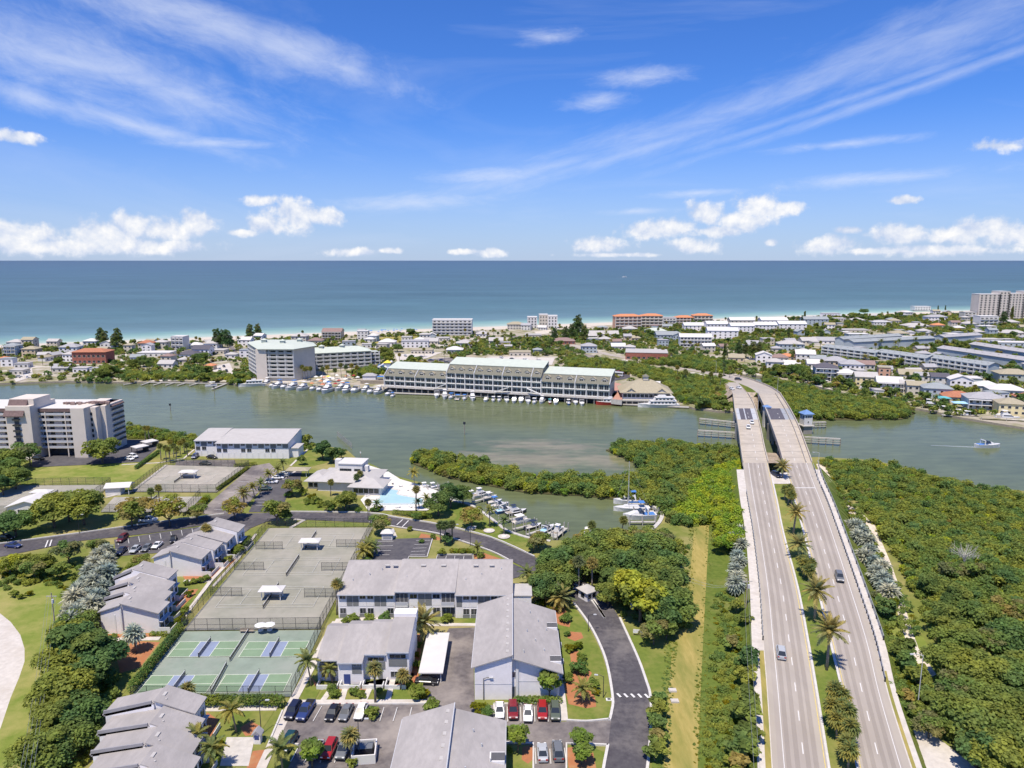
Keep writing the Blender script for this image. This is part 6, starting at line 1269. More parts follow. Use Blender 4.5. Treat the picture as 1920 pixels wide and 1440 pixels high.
for a in [('suv', 'navy', 550, 1337, -6, 'navy people carrier leftmost in the upper row of the left lot'), ('pickup', 'blue', 574, 1337, -6, 'dark blue pickup in the upper row of the left lot'), ('sedan', 'black', 624, 1340, -5, 'black saloon in the upper row of the left lot'), ('sedan', 'grey', 649, 1340, -5, 'dark grey saloon between the black and the white car'), ('sedan', 'white', 677, 1338, -3, 'white saloon beside the planted island of the left lot'),
          ('suv', 'teal', 541, 1397, -7, 'dark green four-by-four leftmost in the lower row'), ('sedan', 'silver', 592, 1410, -5, 'silver car behind the round tree in the left lot'), ('suv', 'red', 618, 1410, -4, 'red four-by-four with dark top in the left lot'), ('suv', 'grey', 645, 1410, -4, 'grey four-by-four beside the bin enclosure'),
          ('sedan', 'black', 800, 1281, 86, 'dark car parked under the front edge of the carport'),
          ('sedan', 'white', 937, 1336, 1, 'leftmost white car under the grey gable'), ('suv', 'darkred', 962, 1337, 1, 'left red car under the grey gable'), ('sedan', 'white', 990, 1342, -2, 'white car with dark roof standing proud of its row'), ('suv', 'red', 1017, 1338, -2, 'right red car under the grey gable'), ('suv', 'green', 1041, 1339, -2, 'grey-green car at the right end of the gable row'),
          ('coupe', 'silver', 1017, 1415, 181, 'silver coupe in the two-car bay at the bottom'), ('suv', 'grey', 1046, 1413, 181, 'dark grey car in the two-car bay at the bottom'),
          ('sedan', 'navy', 228, 1036, 4, 'dark car leftmost of the lower row in the car park by the silver palms'), ('sedan', 'silver', 254, 1033, 2, 'silver car second in the lower row by the silver palms'), ('sedan', 'grey', 276, 1030, 1, 'grey car third in the lower row by the silver palms'), ('coupe', 'white', 295, 1025, 0, 'white car rightmost of the lower row by the silver palms'), ('suv', 'maroon', 230, 1013, 2, 'dark maroon car alone in the upper row by the silver palms'), ('sedan', 'black', 325, 1014, 20, 'dark car against the end wall of the terrace by the road'),
          ('sedan', 'blue', 25, 1026, 82, 'blue car driving along the road at the left edge'), ('sedan', 'black', 12, 1011, 82, 'dark car in the tree shade at the left edge'),
          ('suv', 'teal', 497, 919, 96, 'dark green four-by-four in the stalls left of the clubhouse'), ('suv', 'white', 509, 906, 96, 'white car in the stalls left of the clubhouse'), ('sedan', 'white', 521, 898, 96, 'second white car in the stalls left of the clubhouse'), ('sedan', 'silver', 533, 891, 96, 'silver car in the stalls left of the clubhouse'), ('sedan', 'grey', 528, 894.5, 96, 'grey car farthest in the stalls left of the clubhouse'),
          ('pickup', 'white', 278, 978, 96, 'white pickup on the road by the sparse trees'), ('suv', 'blue', 366, 858, 5, 'blue van at the left end of the waterside flats'), ('sedan', 'black', 397, 859, 70, 'dark car in front of the waterside flats'), ('sedan', 'black', 385, 871, 92, 'dark car backed against the old court fence'),
          ('sedan', 'white', 243, 862, 60, 'white car at the hedge by the condominium car park'), ('suv', 'white', 250, 858, 60, 'white four-by-four behind the condominium oak'), ('suv', 'black', 72, 862, 80, 'black car under the tree before the condominium'), ('sedan', 'teal', 820, 1012, 0, '')]:
    if a[5]: carpx(*a)
def onroad(A, B_, t, py):
    c = lerp(A, B_, t); return min(c, key=lambda q: abs(PX(q)[1] - py))
def drive(kind, paint, A, B_, t, py, label, away):
    c = lerp(A, B_, t); i = min(range(1, len(c) - 1), key=lambda j: abs(PX(c[j])[1] - py)); d = (c[i + 1] - c[i - 1]).normalized()
    p0, p1 = PX(c[i])[1], PX(c[i + 1])[1] if PX(c[i])[1] > py else PX(c[i - 1])[1]; q = c[i + 1] if PX(c[i])[1] > py else c[i - 1]; p = c[i].lerp(q, min(1, max(0, (p0 - py) / (p0 - p1 + 1e-6))))
    o = car(kind, paint, p + Vector((0, 0, .02)), math.atan2(d.y, d.x) - R(90) + (R(180) if away else 0), label)
drive('suv', 'silver', LA, LB, .26 + .1, 1228, 'silver car driving on the left roadway beside the slender palm', True)
drive('suv', 'grey', RA, RB, .60, 1086, 'grey car driving on the right roadway', False)
drive('sedan', 'white', LA, LB, .45, 803, 'white car nearest on the left bridge', False); drive('sedan', 'white', LA, LB, .66, 794, 'second white car just past the lifting span', False)
car('suv', 'navy', G(1455, 893, 7.9), R(10), 'dark blue car parked on the bare median by the palm')
car('sedan', 'white', G(1372, 731, 6.4) + Vector((0, 0, .2)), R(10), 'left white car on the far end of the left bridge'); car('sedan', 'white', G(1385, 729, 6.2) + Vector((0, 0, .2)), R(10), 'right white car on the far end of the left bridge'); car('suv', 'black', G(1384, 713, 3.4) + Vector((0, 0, .2)), R(60), 'dark car on the far curve of the right bridge')
# carports of the tower
for i, (px, py, lb) in enumerate([(263, 848, 'nearer white carport beside the condominium'), (281, 838, 'farther white carport beside the condominium')]):
    c = G(px, py); t = thing('carport', lb, 'carport', c, R(-35)); MB().box(-2.6, 2.6, -2.8, 2.8, 2.6, 2.9, 'roof_white').build('roof', t)
    for x in (-2.3, 2.3):
        for y in (-2.5, 2.5): MB().box(x - .1, x + .1, y - .1, y + .1, 0, 2.6, 'dark_metal').build('post', t)
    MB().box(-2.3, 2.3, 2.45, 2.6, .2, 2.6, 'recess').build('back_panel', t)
# ------------------------------------------------------------------ boats (bow along +x)
def hull_mesh(L_, bw, h, m, deck='hull_white', name='hull', sheer=.25):
    b = MB(); st = [(-.5, .82, 0), (-.3, .95, 0), (0, 1.0, .05), (.22, .85, .15), (.38, .5, .25), (.5, .02, .4)]; R_ = []
    for t, k, u in st:
        x = L_ * t; w_ = bw / 2 * k; z = h * (1 + sheer * u * 2); R_.append([(x, -w_ * .72, -.15), (x, w_ * .72, -.15), (x, w_, z), (x, -w_, z)])
    for r0, r1 in zip(R_, R_[1:]):
        b.face([r0[1], r1[1], r1[2], r0[2]], m); b.face([r0[3], r1[3], r1[0], r0[0]][::1], m); b.face([r0[2], r1[2], r1[3], r0[3]], deck); b.face([r0[0], r1[0], r1[1], r0[1]], m)
    b.face(R_[0], m); return b.mesh(name)
def trap(x0, x1, w_, z0, z1, m, rake0=.3, rake1=.9, k=.85): return MB().hexa([(x0, -w_ / 2, z0), (x1, -w_ / 2, z0), (x1, w_ / 2, z0), (x0, w_ / 2, z0), (x0 + rake0, -w_ / 2 * k, z1), (x1 - rake1, -w_ / 2 * k, z1), (x1 - rake1, w_ / 2 * k, z1), (x0 + rake0, w_ / 2 * k, z1)], m)
_bm = {}
def boat_parts(kind, v):
    key = (kind, v)
    if key in _bm: return _bm[key]
    P_ = []
    if kind == 'console':
        hm = ['hull_white', 'hull_white', 'hull_blue', 'hull_red', 'hull_dark'][v % 5]; tm = ['canvas_white', 'canvas_blue', 'canvas_white', 'canvas_teal', 'hull_dark'][v % 5]
        P_ += [('hull', hull_mesh(7.2, 2.5, .95, hm)), ('cockpit', MB().box(-3.2, .8, -.95, .95, .96, 1.0, 'path').mesh('cockpit')), ('console', trap(-.6, .5, 1.0, 1.0, 2.0, 'hull_white', .1, .3).mesh('console')), ('top', MB().box(-1.4, .9, -1.0, 1.0, 2.75, 2.85, tm).mesh('top')),
               ('top_frame', MB().tube([(-1.2, -.9, .95), (-1.1, -.9, 2.75)], .04, 4, 'grey_metal').tube([(-1.2, .9, .95), (-1.1, .9, 2.75)], .04, 4, 'grey_metal').tube([(.5, -.8, 1), (.6, -.9, 2.75)], .04, 4, 'grey_metal').tube([(.5, .8, 1), (.6, .9, 2.75)], .04, 4, 'grey_metal').mesh('top_frame')), ('outboard', MB().box(-4.1, -3.6, -.3, .3, .2, 1.5, 'hull_dark').mesh('outboard'))]
    elif kind == 'cruiser':
        hm = ['hull_white', 'hull_white', 'hull_dark', 'hull_white'][v % 4]
        P_ += [('hull', hull_mesh(10.5, 3.4, 1.5, hm)), ('cabin', trap(-2.6, 2.6, 2.7, 1.5, 2.7, 'hull_white', .1, 1.4).mesh('cabin')), ('windscreen', trap(-2.2, 2.3, 2.75, 1.95, 2.45, 'glass', .2, .9, .94).mesh('windscreen')), ('flybridge', trap(-2.4, .4, 2.2, 2.7, 3.5, 'hull_white', .0, .5).mesh('flybridge')), ('cockpit', MB().box(-4.8, -2.7, -1.3, 1.3, 1.52, 1.56, 'timber').mesh('cockpit')), ('canopy', MB().box(-2.6, -.2, -1.1, 1.1, 4.5, 4.6, ['canvas_white', 'canvas_blue', 'hull_dark', 'canvas_teal'][v % 4]).mesh('canopy')), ('frame', MB().tube([(-2.3, -1, 3.4), (-2.4, -1, 4.5)], .04, 4, 'grey_metal').tube([(-2.3, 1, 3.4), (-2.4, 1, 4.5)], .04, 4, 'grey_metal').tube([(-.4, 0, 3.4), (-.3, 0, 4.5)], .05, 4, 'grey_metal').mesh('frame'))]
    elif kind == 'express':
        P_ += [('hull', hull_mesh(9.0, 3.0, 1.3, ['hull_white', 'hull_white', 'hull_blue'][v % 3])), ('cabin', trap(-.6, 3.0, 2.2, 1.35, 2.0, 'hull_white', .2, 1.6).mesh('cabin')), ('windscreen', trap(-1.2, .4, 2.4, 2.0, 2.6, 'glass', .6, .5).mesh('windscreen')), ('arch', MB().box(-2.2, -1.8, -1.3, 1.3, 2.7, 2.9, 'hull_white').box(-2.2, -1.8, -1.35, -1.2, 1.3, 2.7, 'hull_white').box(-2.2, -1.8, 1.2, 1.35, 1.3, 2.7, 'hull_white').mesh('arch')), ('cockpit', MB().box(-4, -1.0, -1.1, 1.1, 1.31, 1.36, ['path', 'canvas_blue', 'canvas_lightblue'][v % 3]).mesh('cockpit'))]
    elif kind == 'pontoon':
        P_ += [('floats', MB().tube([(-3, -.9, .1), (3, -.9, .1)], .35, 8, 'galvanised').tube([(-3, .9, .1), (3, .9, .1)], .35, 8, 'galvanised').mesh('floats')), ('deck', MB().box(-3.2, 3.2, -1.3, 1.3, .45, .55, 'path').mesh('deck')), ('fence', MB().box(-3.1, 3.1, -1.3, -1.22, .56, 1.2, 'hull_white').box(-3.1, 3.1, 1.22, 1.3, .56, 1.2, 'hull_white').mesh('fence')), ('canopy', MB().box(-2.2, .8, -1.25, 1.25, 2.6, 2.7, ['canvas_blue', 'canvas_white', 'canvas_lightblue'][v % 3]).mesh('canopy')), ('frame', MB().tube([(-2, -1.2, .6), (-2, -1.2, 2.6)], .04, 4, 'grey_metal').tube([(-2, 1.2, .6), (-2, 1.2, 2.6)], .04, 4, 'grey_metal').tube([(.6, -1.2, .6), (.6, -1.2, 2.6)], .04, 4, 'grey_metal').tube([(.6, 1.2, .6), (.6, 1.2, 2.6)], .04, 4, 'grey_metal').mesh('frame'))]
    elif kind == 'sail':
        P_ += [('hull', hull_mesh(12.5, 3.7, 1.3, 'hull_white')), ('cabin', trap(-2.5, 3.2, 2.0, 1.35, 2.0, 'hull_white', .2, 1.0).mesh('cabin')), ('mast', MB().tube([(1.2, 0, 1.3), (1.2, 0, 17.5)], .11, 6, 'galvanised', .07).mesh('mast')), ('boom', MB().tube([(1.2, 0, 3.0), (-3.8, 0, 2.9)], .16, 6, 'canvas_blue').mesh('boom')), ('bimini', MB().box(-4.4, -2.4, -1.3, 1.3, 3.0, 3.1, 'canvas_blue').mesh('bimini')), ('rigging', MB().tube([(6.1, 0, 1.6), (1.2, 0, 17.3)], .025, 4, 'grey_metal').tube([(-6.1, 0, 1.4), (1.2, 0, 17.3)], .025, 4, 'grey_metal').tube([(1.2, -1.75, 1.4), (1.2, 0, 15)], .025, 4, 'grey_metal').tube([(1.2, 1.75, 1.4), (1.2, 0, 15)], .025, 4, 'grey_metal').mesh('rigging'))]
    _bm[key] = P_; return P_
def boat(kind, loc, deg, label, v=0, s=1.0, group=None):
    t = thing({'console': 'motor_boat', 'cruiser': 'cabin_cruiser', 'express': 'motor_boat', 'pontoon': 'pontoon_boat', 'sail': 'sailing_boat'}[kind], label, 'boat', loc, R(deg), group); t.scale = (s, s, s)
    for n, m in boat_parts(kind, v): put(n, m, t)
    return t
def boatpx(kind, px, py, deg, label, v=0, s=1.0, z=0.0): return boat(kind, G(px, py, z), deg, label, v, s * (.84 if 860 < py < 1010 and px < 1150 else 1))
# boat basin: left row
for a in [('cruiser', 903, 931, 35, 'white cruiser farthest in the basin row', 0, .9), ('console', 918, 935, 32, 'open boat beside the farthest basin cruiser', 0), ('console', 928, 943, 35, 'boat with blue cover in the basin row', 1), ('express', 938, 950, 32, 'white sports boat in the upper basin row', 0, .9), ('express', 948, 960, 30, 'boat with pale blue cover in the basin row', 2), ('cruiser', 968, 964, 28, 'dark-hulled cruiser in the middle of the basin row', 2, .9), ('pontoon', 977, 979, 32, 'flat pontoon boat on its lift in the basin row', 1, 1.15), ('console', 1000, 990, 38, 'dark-topped open boat in the basin row', 4, 1.1), ('express', 1026, 996, 55, 'dark covered boat near the bottom of the basin row', 2), ('cruiser', 1048, 1000, 60, 'white cruiser at the bottom of the basin row', 0, .85), ('express', 1103, 998, 75, 'white boat half hidden by trees at the bottom of the basin', 0, .9),
          ('sail', 1184, 957, 182, 'tall-masted white sailing yacht moored at the basin end'), ('cruiser', 1178, 944, 178, 'white cruiser behind the tall-masted yacht', 1, 1.0), ('express', 1199, 972, 184, 'white sports boat with blue canopy before the yacht', 1, 1.25), ('console', 1212, 962, 180, 'small tender between the yacht and the seawall', 0, .7), ('cruiser', 800, 919, 20, 'white boat at the dock right of the pool', 0, .8), ('console', 812, 915, 25, 'small open boat at the dock right of the pool', 0, .9), ('console', 884, 930, 30, 'open boat moored behind the dark waterside tree', 2, .9),
          ('express', 1852, 839, 2, 'white motor boat running up the channel at the right', 1, 1.25), ('express', 1171, 520, 178, 'tiny white boat far out on the gulf', 0, 2.6)]: boatpx(*a)
# docks in the basin
dm = MB().box(0, 9, -.5, .5, .9, 1.1, 'timber_grey').mesh('decking'); pm_ = MB().cyl(0, 0, -1.5, 3.0, .16, 6, 'timber_grey').mesh('pile')
for i, (px, py, a) in enumerate([(886, 946, 40), (912, 966, 35), (936, 984, 33), (962, 998, 33), (988, 1008, 40), (1014, 1013, 50), (1040, 1014, 62), (800, 924, 25), (1224, 950, 180), (1236, 966, 182), (1230, 984, 180)]):
    c = G(px, py, 0); t = thing('finger_dock', 'grey timber finger dock in the boat basin', 'dock', c, R(a), 'finger docks of the basin'); put('decking', dm, t)
    for x in (.3, 4.5, 8.7): put('pile', pm_, t, (x, .7, 0)); put('pile', pm_, t, (x, -.7, 0))
def wake(p0, p1, w0, w1, n, label):
    a, c = G(*p0, 0), G(*p1, 0); b = MB(); d = (c - a); nn = Vector((-d.y, d.x, 0)).normalized(); rng = random.Random(3); k = 26
    for i in range(k):
        t0, t1 = i / k, (i + .82) / k; wa, wb = w0 + (w1 - w0) * t0, w0 + (w1 - w0) * t1; q0, q1 = a + d * t0, a + d * t1; j0, j1 = rng.uniform(-.2, .2) * wa, rng.uniform(-.2, .2) * wa
        b.face([q0 - nn * wa + nn * j0, q1 - nn * wb + nn * j1, q1 + nn * wb + nn * j1, q0 + nn * wa + nn * j0], 'foam')
    o = b.build('wake_foam', loc=(0, 0, .03)); stuff(o, label, 'foam')
mat('foam', (.62, .66, .66), .8, .1, 1, alpha=.45)
wake((1840, 839), (1745, 835), .9, .25, 9, 'pale foam wake trailing the channel motor boat'); wake((1157, 521), (1300, 522), 5, 2.5, 9, 'thin foam wake far out on the gulf')
# ------------------------------------------------------------------ waterfront hotels
A, B_ = G(722, 723, 4.0), G(1143, 746, 4.0); D_ = B_ - A; LEN = D_.length; AN = math.atan2(D_.y, D_.x)
t = thing('waterfront_hotel', 'very long waterfront hotel on piles with olive mansard and pale green roof', 'hotel', (A.x, A.y, 0), AN)
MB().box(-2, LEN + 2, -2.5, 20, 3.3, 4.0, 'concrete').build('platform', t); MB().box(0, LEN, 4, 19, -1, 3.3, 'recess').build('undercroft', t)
pm2 = MB().cyl(0, 0, -2, 3.3, .35, 7, 'pier_concrete').mesh('pile')
for i in range(34): put('pile', pm2, t, (i * LEN / 33, -1.8, 0))
dorm = MB(); dorm.box(-1.7, 1.7, -.2, 2.6, 0, 1.7, 'wall_beige'); dorm.gable(-1.7, 1.7, -.2, 2.6, 1.7, 1.1, 'roof_tan', 'y', .25, gm='wall_beige'); dorm = dorm.mesh('dormer')
rail_ = {}
def hsec(x0, x1, fl, fh, zm, zt, bays):
    z0 = 4.0; ze = z0 + fl * fh
    MB().box(x0, x1, 0, 19, z0, ze, 'wall_pale_green').build('wall', t)
    MB().hexa([(x0, -.8, ze), (x1, -.8, ze), (x1, 19, ze), (x0, 19, ze), (x0, 5.5, zm), (x1, 5.5, zm), (x1, 19, zm), (x0, 19, zm)], 'roof_olive').build('mansard', t)
    MB().hexa([(x0 - .3, 5.0, zm + .02), (x1 + .3, 5.0, zm + .02), (x1 + .3, 18.5, zt), (x0 - .3, 18.5, zt), (x0 - .3, 5.0, zm + .35), (x1 + .3, 5.0, zm + .35), (x1 + .3, 18.5, zt + .3), (x0 - .3, 18.5, zt + .3)], 'roof_green_white').build('roof', t)
    MB().box(x0, x1, 18.0, 19, zm, zt, 'wall_pale_green').build('rear_wall', t)
    u = (x1 - x0) / bays
    for i in range(bays):
        x = x0 + u * (i + .5); put('dormer', dorm, t, (x, 1.6, ze + .9)); window(t, x, 1.38, ze + 1.1, 2.4, 1.2, style='white', bars=1)
        MB().box(x - u / 2 - .22, x - u / 2 + .22, -1.2, .1, z0, ze, 'trim_white').build('column', t)
        for k in range(fl):
            z = z0 + k * fh; window(t, x - u * .22, 0, z + .5, u * .34, fh - 1.2, style='white', bars=1); window(t, x + u * .22, 0, z + .5, u * .34, fh - 1.2, style='white', bars=1)
            if ('b', round(u, 1)) not in rail_: rail_[('b', round(u, 1))] = MB().box(-u / 2 + .2, u / 2 - .2, -1.3, .0, -.2, .0, 'trim_white').box(-u / 2 + .2, u / 2 - .2, -1.3, -1.22, .35, .5, 'trim_white').mesh('balcony')
            put('balcony', rail_[('b', round(u, 1))], t, (x, 0, z + .42))
    for i in range(0, bays + 1, 3): MB().hexa([(x0 + u * i - .2, -1.0, ze), (x0 + u * i + .2, -1.0, ze), (x0 + u * i + .2, 5.3, zm), (x0 + u * i - .2, 5.3, zm), (x0 + u * i - .2, -1.0, ze + .5), (x0 + u * i + .2, -1.0, ze + .5), (x0 + u * i + .2, 5.3, zm + .5), (x0 + u * i - .2, 5.3, zm + .5)], 'trim_grey').build('roof_rib', t)
hsec(0, LEN * .295, 2, 3.3, 14.6, 17.2, 6); hsec(LEN * .295, LEN * .715, 3, 3.5, 19.2, 22.0, 10); hsec(LEN * .715, LEN, 2, 4.0, 15.9, 18.4, 6)
for i, x in enumerate((LEN * .24, LEN * .52, LEN * .72)):
    s_ = 1 if i < 2 else -1
    MB().hexa([(x, -4, 4.2), (x + s_ * 9, -4, 7.6), (x + s_ * 9, -2.6, 7.6), (x, -2.6, 4.2), (x, -4, 4.6), (x + s_ * 9, -4, 8.0), (x + s_ * 9, -2.6, 8.0), (x, -2.6, 4.6)], 'trim_white').build('stair', t)
# seven-storey hotel and its lower wing
t = thing('harbour_hotel', 'seven-storey white hotel with pale green hipped roof at the marina', 'hotel', (0, 0, 0)); Z0 = 2.0; ZT = 23.5
c0, c1, c2, c3 = Vector((-197, 530)), Vector((-176, 494)), Vector((-152.5, 493)), Vector((-143, 512))
poly = [(c0.x, c0.y), (c1.x, c1.y), (c2.x, c2.y), (c3.x, c3.y), (-151, 529), (-161, 539), (-185, 541)]
MB().prism(poly, 0, ZT, 'wall_beige').build('wall', t)
def facade(t, a, c, z0, floors, fh, bays, style='white', bal=True, ww=.62, wh=1.5, inset=.15):
    d = c - a; L_ = d.length; an = math.atan2(d.y, d.x); u = L_ / bays; e = Vector((math.cos(an), math.sin(an))); nn = Vector((e.y, -e.x)); k_ = (round(u, 2), round(ww, 2), wh, style)
    wm = ('fw',) + k_
    if wm not in _wc:
        fr = 'trim_white'; a_ = u * ww / 2; _wc[wm] = MB().box(-a_, a_, -.05, .02, 0, wh, 'glass_blue' if style == 'blue' else 'glass').box(-a_ - .08, a_ + .08, -.1, .02, -.08, 0, fr).box(-a_ - .08, -a_, -.1, .02, 0, wh, fr).box(a_, a_ + .08, -.1, .02, 0, wh, fr).mesh('window')
        _wc[wm + ('b',)] = MB().box(-u * .46, u * .46, -1.3, .0, -.14, 0, 'trim_white').box(-u * .46, u * .46, -1.3, -1.24, .45, .9, 'trim_white').mesh('balcony')
    for f in range(floors):
        for i in range(bays):
            p = a + e * (u * (i + .5)); o = put('window', _wc[wm], t, (p.x + nn.x * .03, p.y + nn.y * .03, z0 + f * fh + .7), an)
            if bal: put('balcony', _wc[wm + ('b',)], t, (p.x, p.y, z0 + f * fh + .35), an)
    if bal:
        for i in range(bays + 1): p = a + e * (u * i); MB().box(-.15, .15, -1.2, 0, z0, z0 + floors * fh, 'trim_white').build('fin', t, loc=(p.x, p.y, 0), rz=an)
e_ = (c2 - c1).normalized(); facade(t, c1 + e_ * 0.2, c2 - e_ * 0.2, 3.4, 7, 2.8, 4); facade(t, c0, c1, 3.4, 7, 2.8, 6)
MB().box(-179, -171.5, 492.2, 495, 1, ZT + .1, 'wall_tower').build('end_panel', t)
rp = MB(); ov = [(-199, 531), (-177, 491), (-151.5, 490.5), (-141, 511), (-149, 531), (-160, 541), (-186, 544)]; top_ = [(-190, 530), (-174, 507), (-156, 505), (-150, 514), (-155, 524), (-164, 532), (-182, 535)]
rp.prism(ov, ZT + .12, ZT + .5, 'roof_green_white')
for i in range(7): j = (i + 1) % 7; rp.face([ov[i] + (ZT + .5,), ov[j] + (ZT + .5,), top_[j] + (ZT + 2.3,), top_[i] + (ZT + 2.3,)], 'roof_green_white')
rp.face([q + (ZT + 2.3,) for q in top_], 'roof_green_white'); rp.build('roof', t)
cup = MB().box(-1.6, 1.6, -1.6, 1.6, 0, 2.0, 'wall_pale_green').hip(-1.6, 1.6, -1.6, 1.6, 2.0, 1.2, 'roof_green_white', .4).mesh('cupola')
for x, y in ((-181, 517), (-166, 512), (-156, 520)): put('cupola', cup, t, (x, y, ZT + 2.0))
t = thing('hotel_wing', 'five-storey pale green hotel wing behind the marina palms', 'hotel', (0, 0, 0)); a, c = Vector((-161, 540)), Vector((-112, 560)); d = (c - a).normalized(); nn = Vector((-d.y, d.x)); q = [a, c, c + nn * 17, a + nn * 17]
MB().prism([(v.x, v.y) for v in q], 0, 14.0, 'wall_pale_green').build('wall', t); facade(t, a, c, 2.0, 4, 2.9, 10, ww=.6)
L2 = (c - a).length; MB().hip(0, L2, 0, 17, 14.0, 3.6, 'roof_green_white', 1.2).build('roof', t, loc=(a.x, a.y, 0), rz=math.atan2(d.y, d.x))
for k in (.3, .6): p = a + d * L2 * k + nn * 8; put('cupola', cup, t, (p.x, p.y, 16.5))
a2 = c + d * .3 + nn * 3; MB().prism([(v.x, v.y) for v in (a2, a2 + d * 7, a2 + d * 7 + nn * 12, a2 + nn * 12)], 0, 12.5, 'wall_pale_green').build('wall', t); facade(t, a2, a2 + d * 7, 2, 4, 2.8, 2, ww=.6)
# marina restaurant
c = G(1213, 748, 3.2); t = thing('marina_restaurant', 'tan hip-roofed restaurant with cupola beside the white houseboat', 'restaurant', (c.x, c.y, 0), R(-4))
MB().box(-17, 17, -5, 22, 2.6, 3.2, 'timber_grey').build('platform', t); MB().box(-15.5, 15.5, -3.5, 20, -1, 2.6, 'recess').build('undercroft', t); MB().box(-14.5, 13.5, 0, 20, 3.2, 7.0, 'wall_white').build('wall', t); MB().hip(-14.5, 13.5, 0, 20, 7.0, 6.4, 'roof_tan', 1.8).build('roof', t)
for x in (-9.5, 8.5): MB().gable(x - 3.4, x + 3.4, -.8, 5.5, 7.0, 2.6, 'roof_tan', 'y', .5, gm='wall_beige').build('gable', t)
MB().box(-1.5, 1.5, 8.5, 11.5, 13.0, 15.2, 'wall_beige').hip(-1.5, 1.5, 8.5, 11.5, 15.2, 1.6, 'roof_olive', .5).build('cupola', t)
for i in range(11): window(t, -13 + i * 2.55, 0, 4.2, 2.0, 1.8, style='dark', bars=0)
for y in range(5): window(t, 13.5, 2 + y * 3.6, 4.2, 2.4, 1.8, 'E', 'dark', bars=0)
put_ = [put('pile', pm2, t, (-16 + i * 3.5, -4.6, -.7)) for i in range(10)]
# terrace between hotel and restaurant
q = [G(x, y, 4.0) for x, y in [(1146, 748), (1166, 750), (1172, 722), (1146, 715)]]; struct(MB().prism([(p.x, p.y) for p in q], 1, 4.0, 'concrete', 'brick_paving').build('terrace'))
q = [G(x, y, 1.4) for x, y in [(1146, 715), (1182, 708), (1178, 694), (1142, 692)]]; struct(MB().prism([(p.x, p.y) for p in q], 1, 1.42, 'asphalt_dark').build('parking_lot'))
# quay walk and finger docks of the marina
for k, pts in enumerate([[(455, 718), (560, 725), (700, 729), (730, 731)], [(735, 736), (900, 742), (1000, 745), (1110, 750)], [(1168, 757), (1292, 763)]]):
    o = strip('quay', 'timber_grey', [G(x, y, .9) for x, y in pts], 2.6, .4, .9); tag(o, ['timber quay below the seven-storey hotel', 'timber quay along the front of the long hotel', 'timber quay in front of the marina restaurant'][k], 'quay')
t = thing('long_dock', 'long pale dock with angled fingers at the mangrove edge', 'dock'); strip('walkway', 'timber_grey', [G(x, y, .8) for x, y in [(252, 716), (425, 719), (436, 712)]], 1.6, .5, .8, t)
for i, x in enumerate((256, 280, 303, 326, 348, 371, 400)):
    p0, p1 = G(x, 716.5 + i * .35, .8), G(x - (24 if i == 0 else 15), 721 + i * .3, .8); strip('finger', 'timber_grey', [p0, p1], 1.2, .5, .82, t); put('pile', pm_, t, (p0.x, p0.y + 2, .5)); put('pile', pm_, t, (p1.x, p1.y, -1.2))
strip('finger', 'timber_grey', [G(424, 719, .8), G(398, 729, .8)], 1.6, .5, .84, t)
boatpx('pontoon', 396, 725, 200, 'boat with white awning at the right end of the long dock', 1, 1.2)
# moored boats along the marina
g_ = random.Random(11)
MAR = [(500, 722, 'cruiser', 1.1), (512, 725, 'express', 1), (522, 727, 'cruiser', 1.2), (534, 728, 'express', 1.2), (549, 730, 'cruiser', 1.3), (568, 731, 'cruiser', 1.2), (588, 731, 'express', 1.1), (600, 733, 'express', 1.2), (614, 735, 'cruiser', 1.4), (640, 731, 'cruiser', 1.2), (650, 735, 'cruiser', 1.3), (666, 735, 'express', 1.4), (686, 734, 'cruiser', 1.1), (696, 737, 'express', 1.2), (709, 738, 'cruiser', 1.1), (729, 741, 'express', 1.0), (736, 744, 'console', 1.0),
       (819, 744, 'express', 1.2), (834, 746, 'cruiser', 1.1), (846, 747, 'console', 1.2), (858, 749, 'pontoon', 1.1), (871, 749, 'console', 1.1), (886, 749, 'cruiser', 1.1), (911, 752, 'express', .9), (925, 752, 'console', 1), (936, 752, 'console', 1), (950, 753, 'express', 1), (964, 754, 'express', 1), (977, 754, 'express', 1.05), (990, 755, 'express', 1.1), (1002, 756, 'console', 1.1), (1016, 755, 'cruiser', .95), (1031, 756, 'console', .9), (1042, 757, 'express', 1), (1066, 758, 'console', 1.05), (1079, 757, 'express', 1.05), (1091, 759, 'express', 1)]
for i, (x, y, k, s) in enumerate(MAR):
    v = 1 if x == 1066 and False else (2 if x == 1066 else 3 if x == 1031 else g_.choice([0, 0, 1, 0]) if k != 'cruiser' else g_.choice([0, 1, 0, 0]))
    boatpx(k, x, y, -90 + g_.uniform(-14, 10) - (16 if x < 730 else 0), {'cruiser': 'white cabin cruiser', 'express': 'white sports boat', 'console': 'small open boat', 'pontoon': 'pontoon boat moored below the long hotel'}[k] if v not in (2, 3) else ('blue open boat moored below the long hotel' if v == 2 else 'red open boat moored below the long hotel'), v, s)
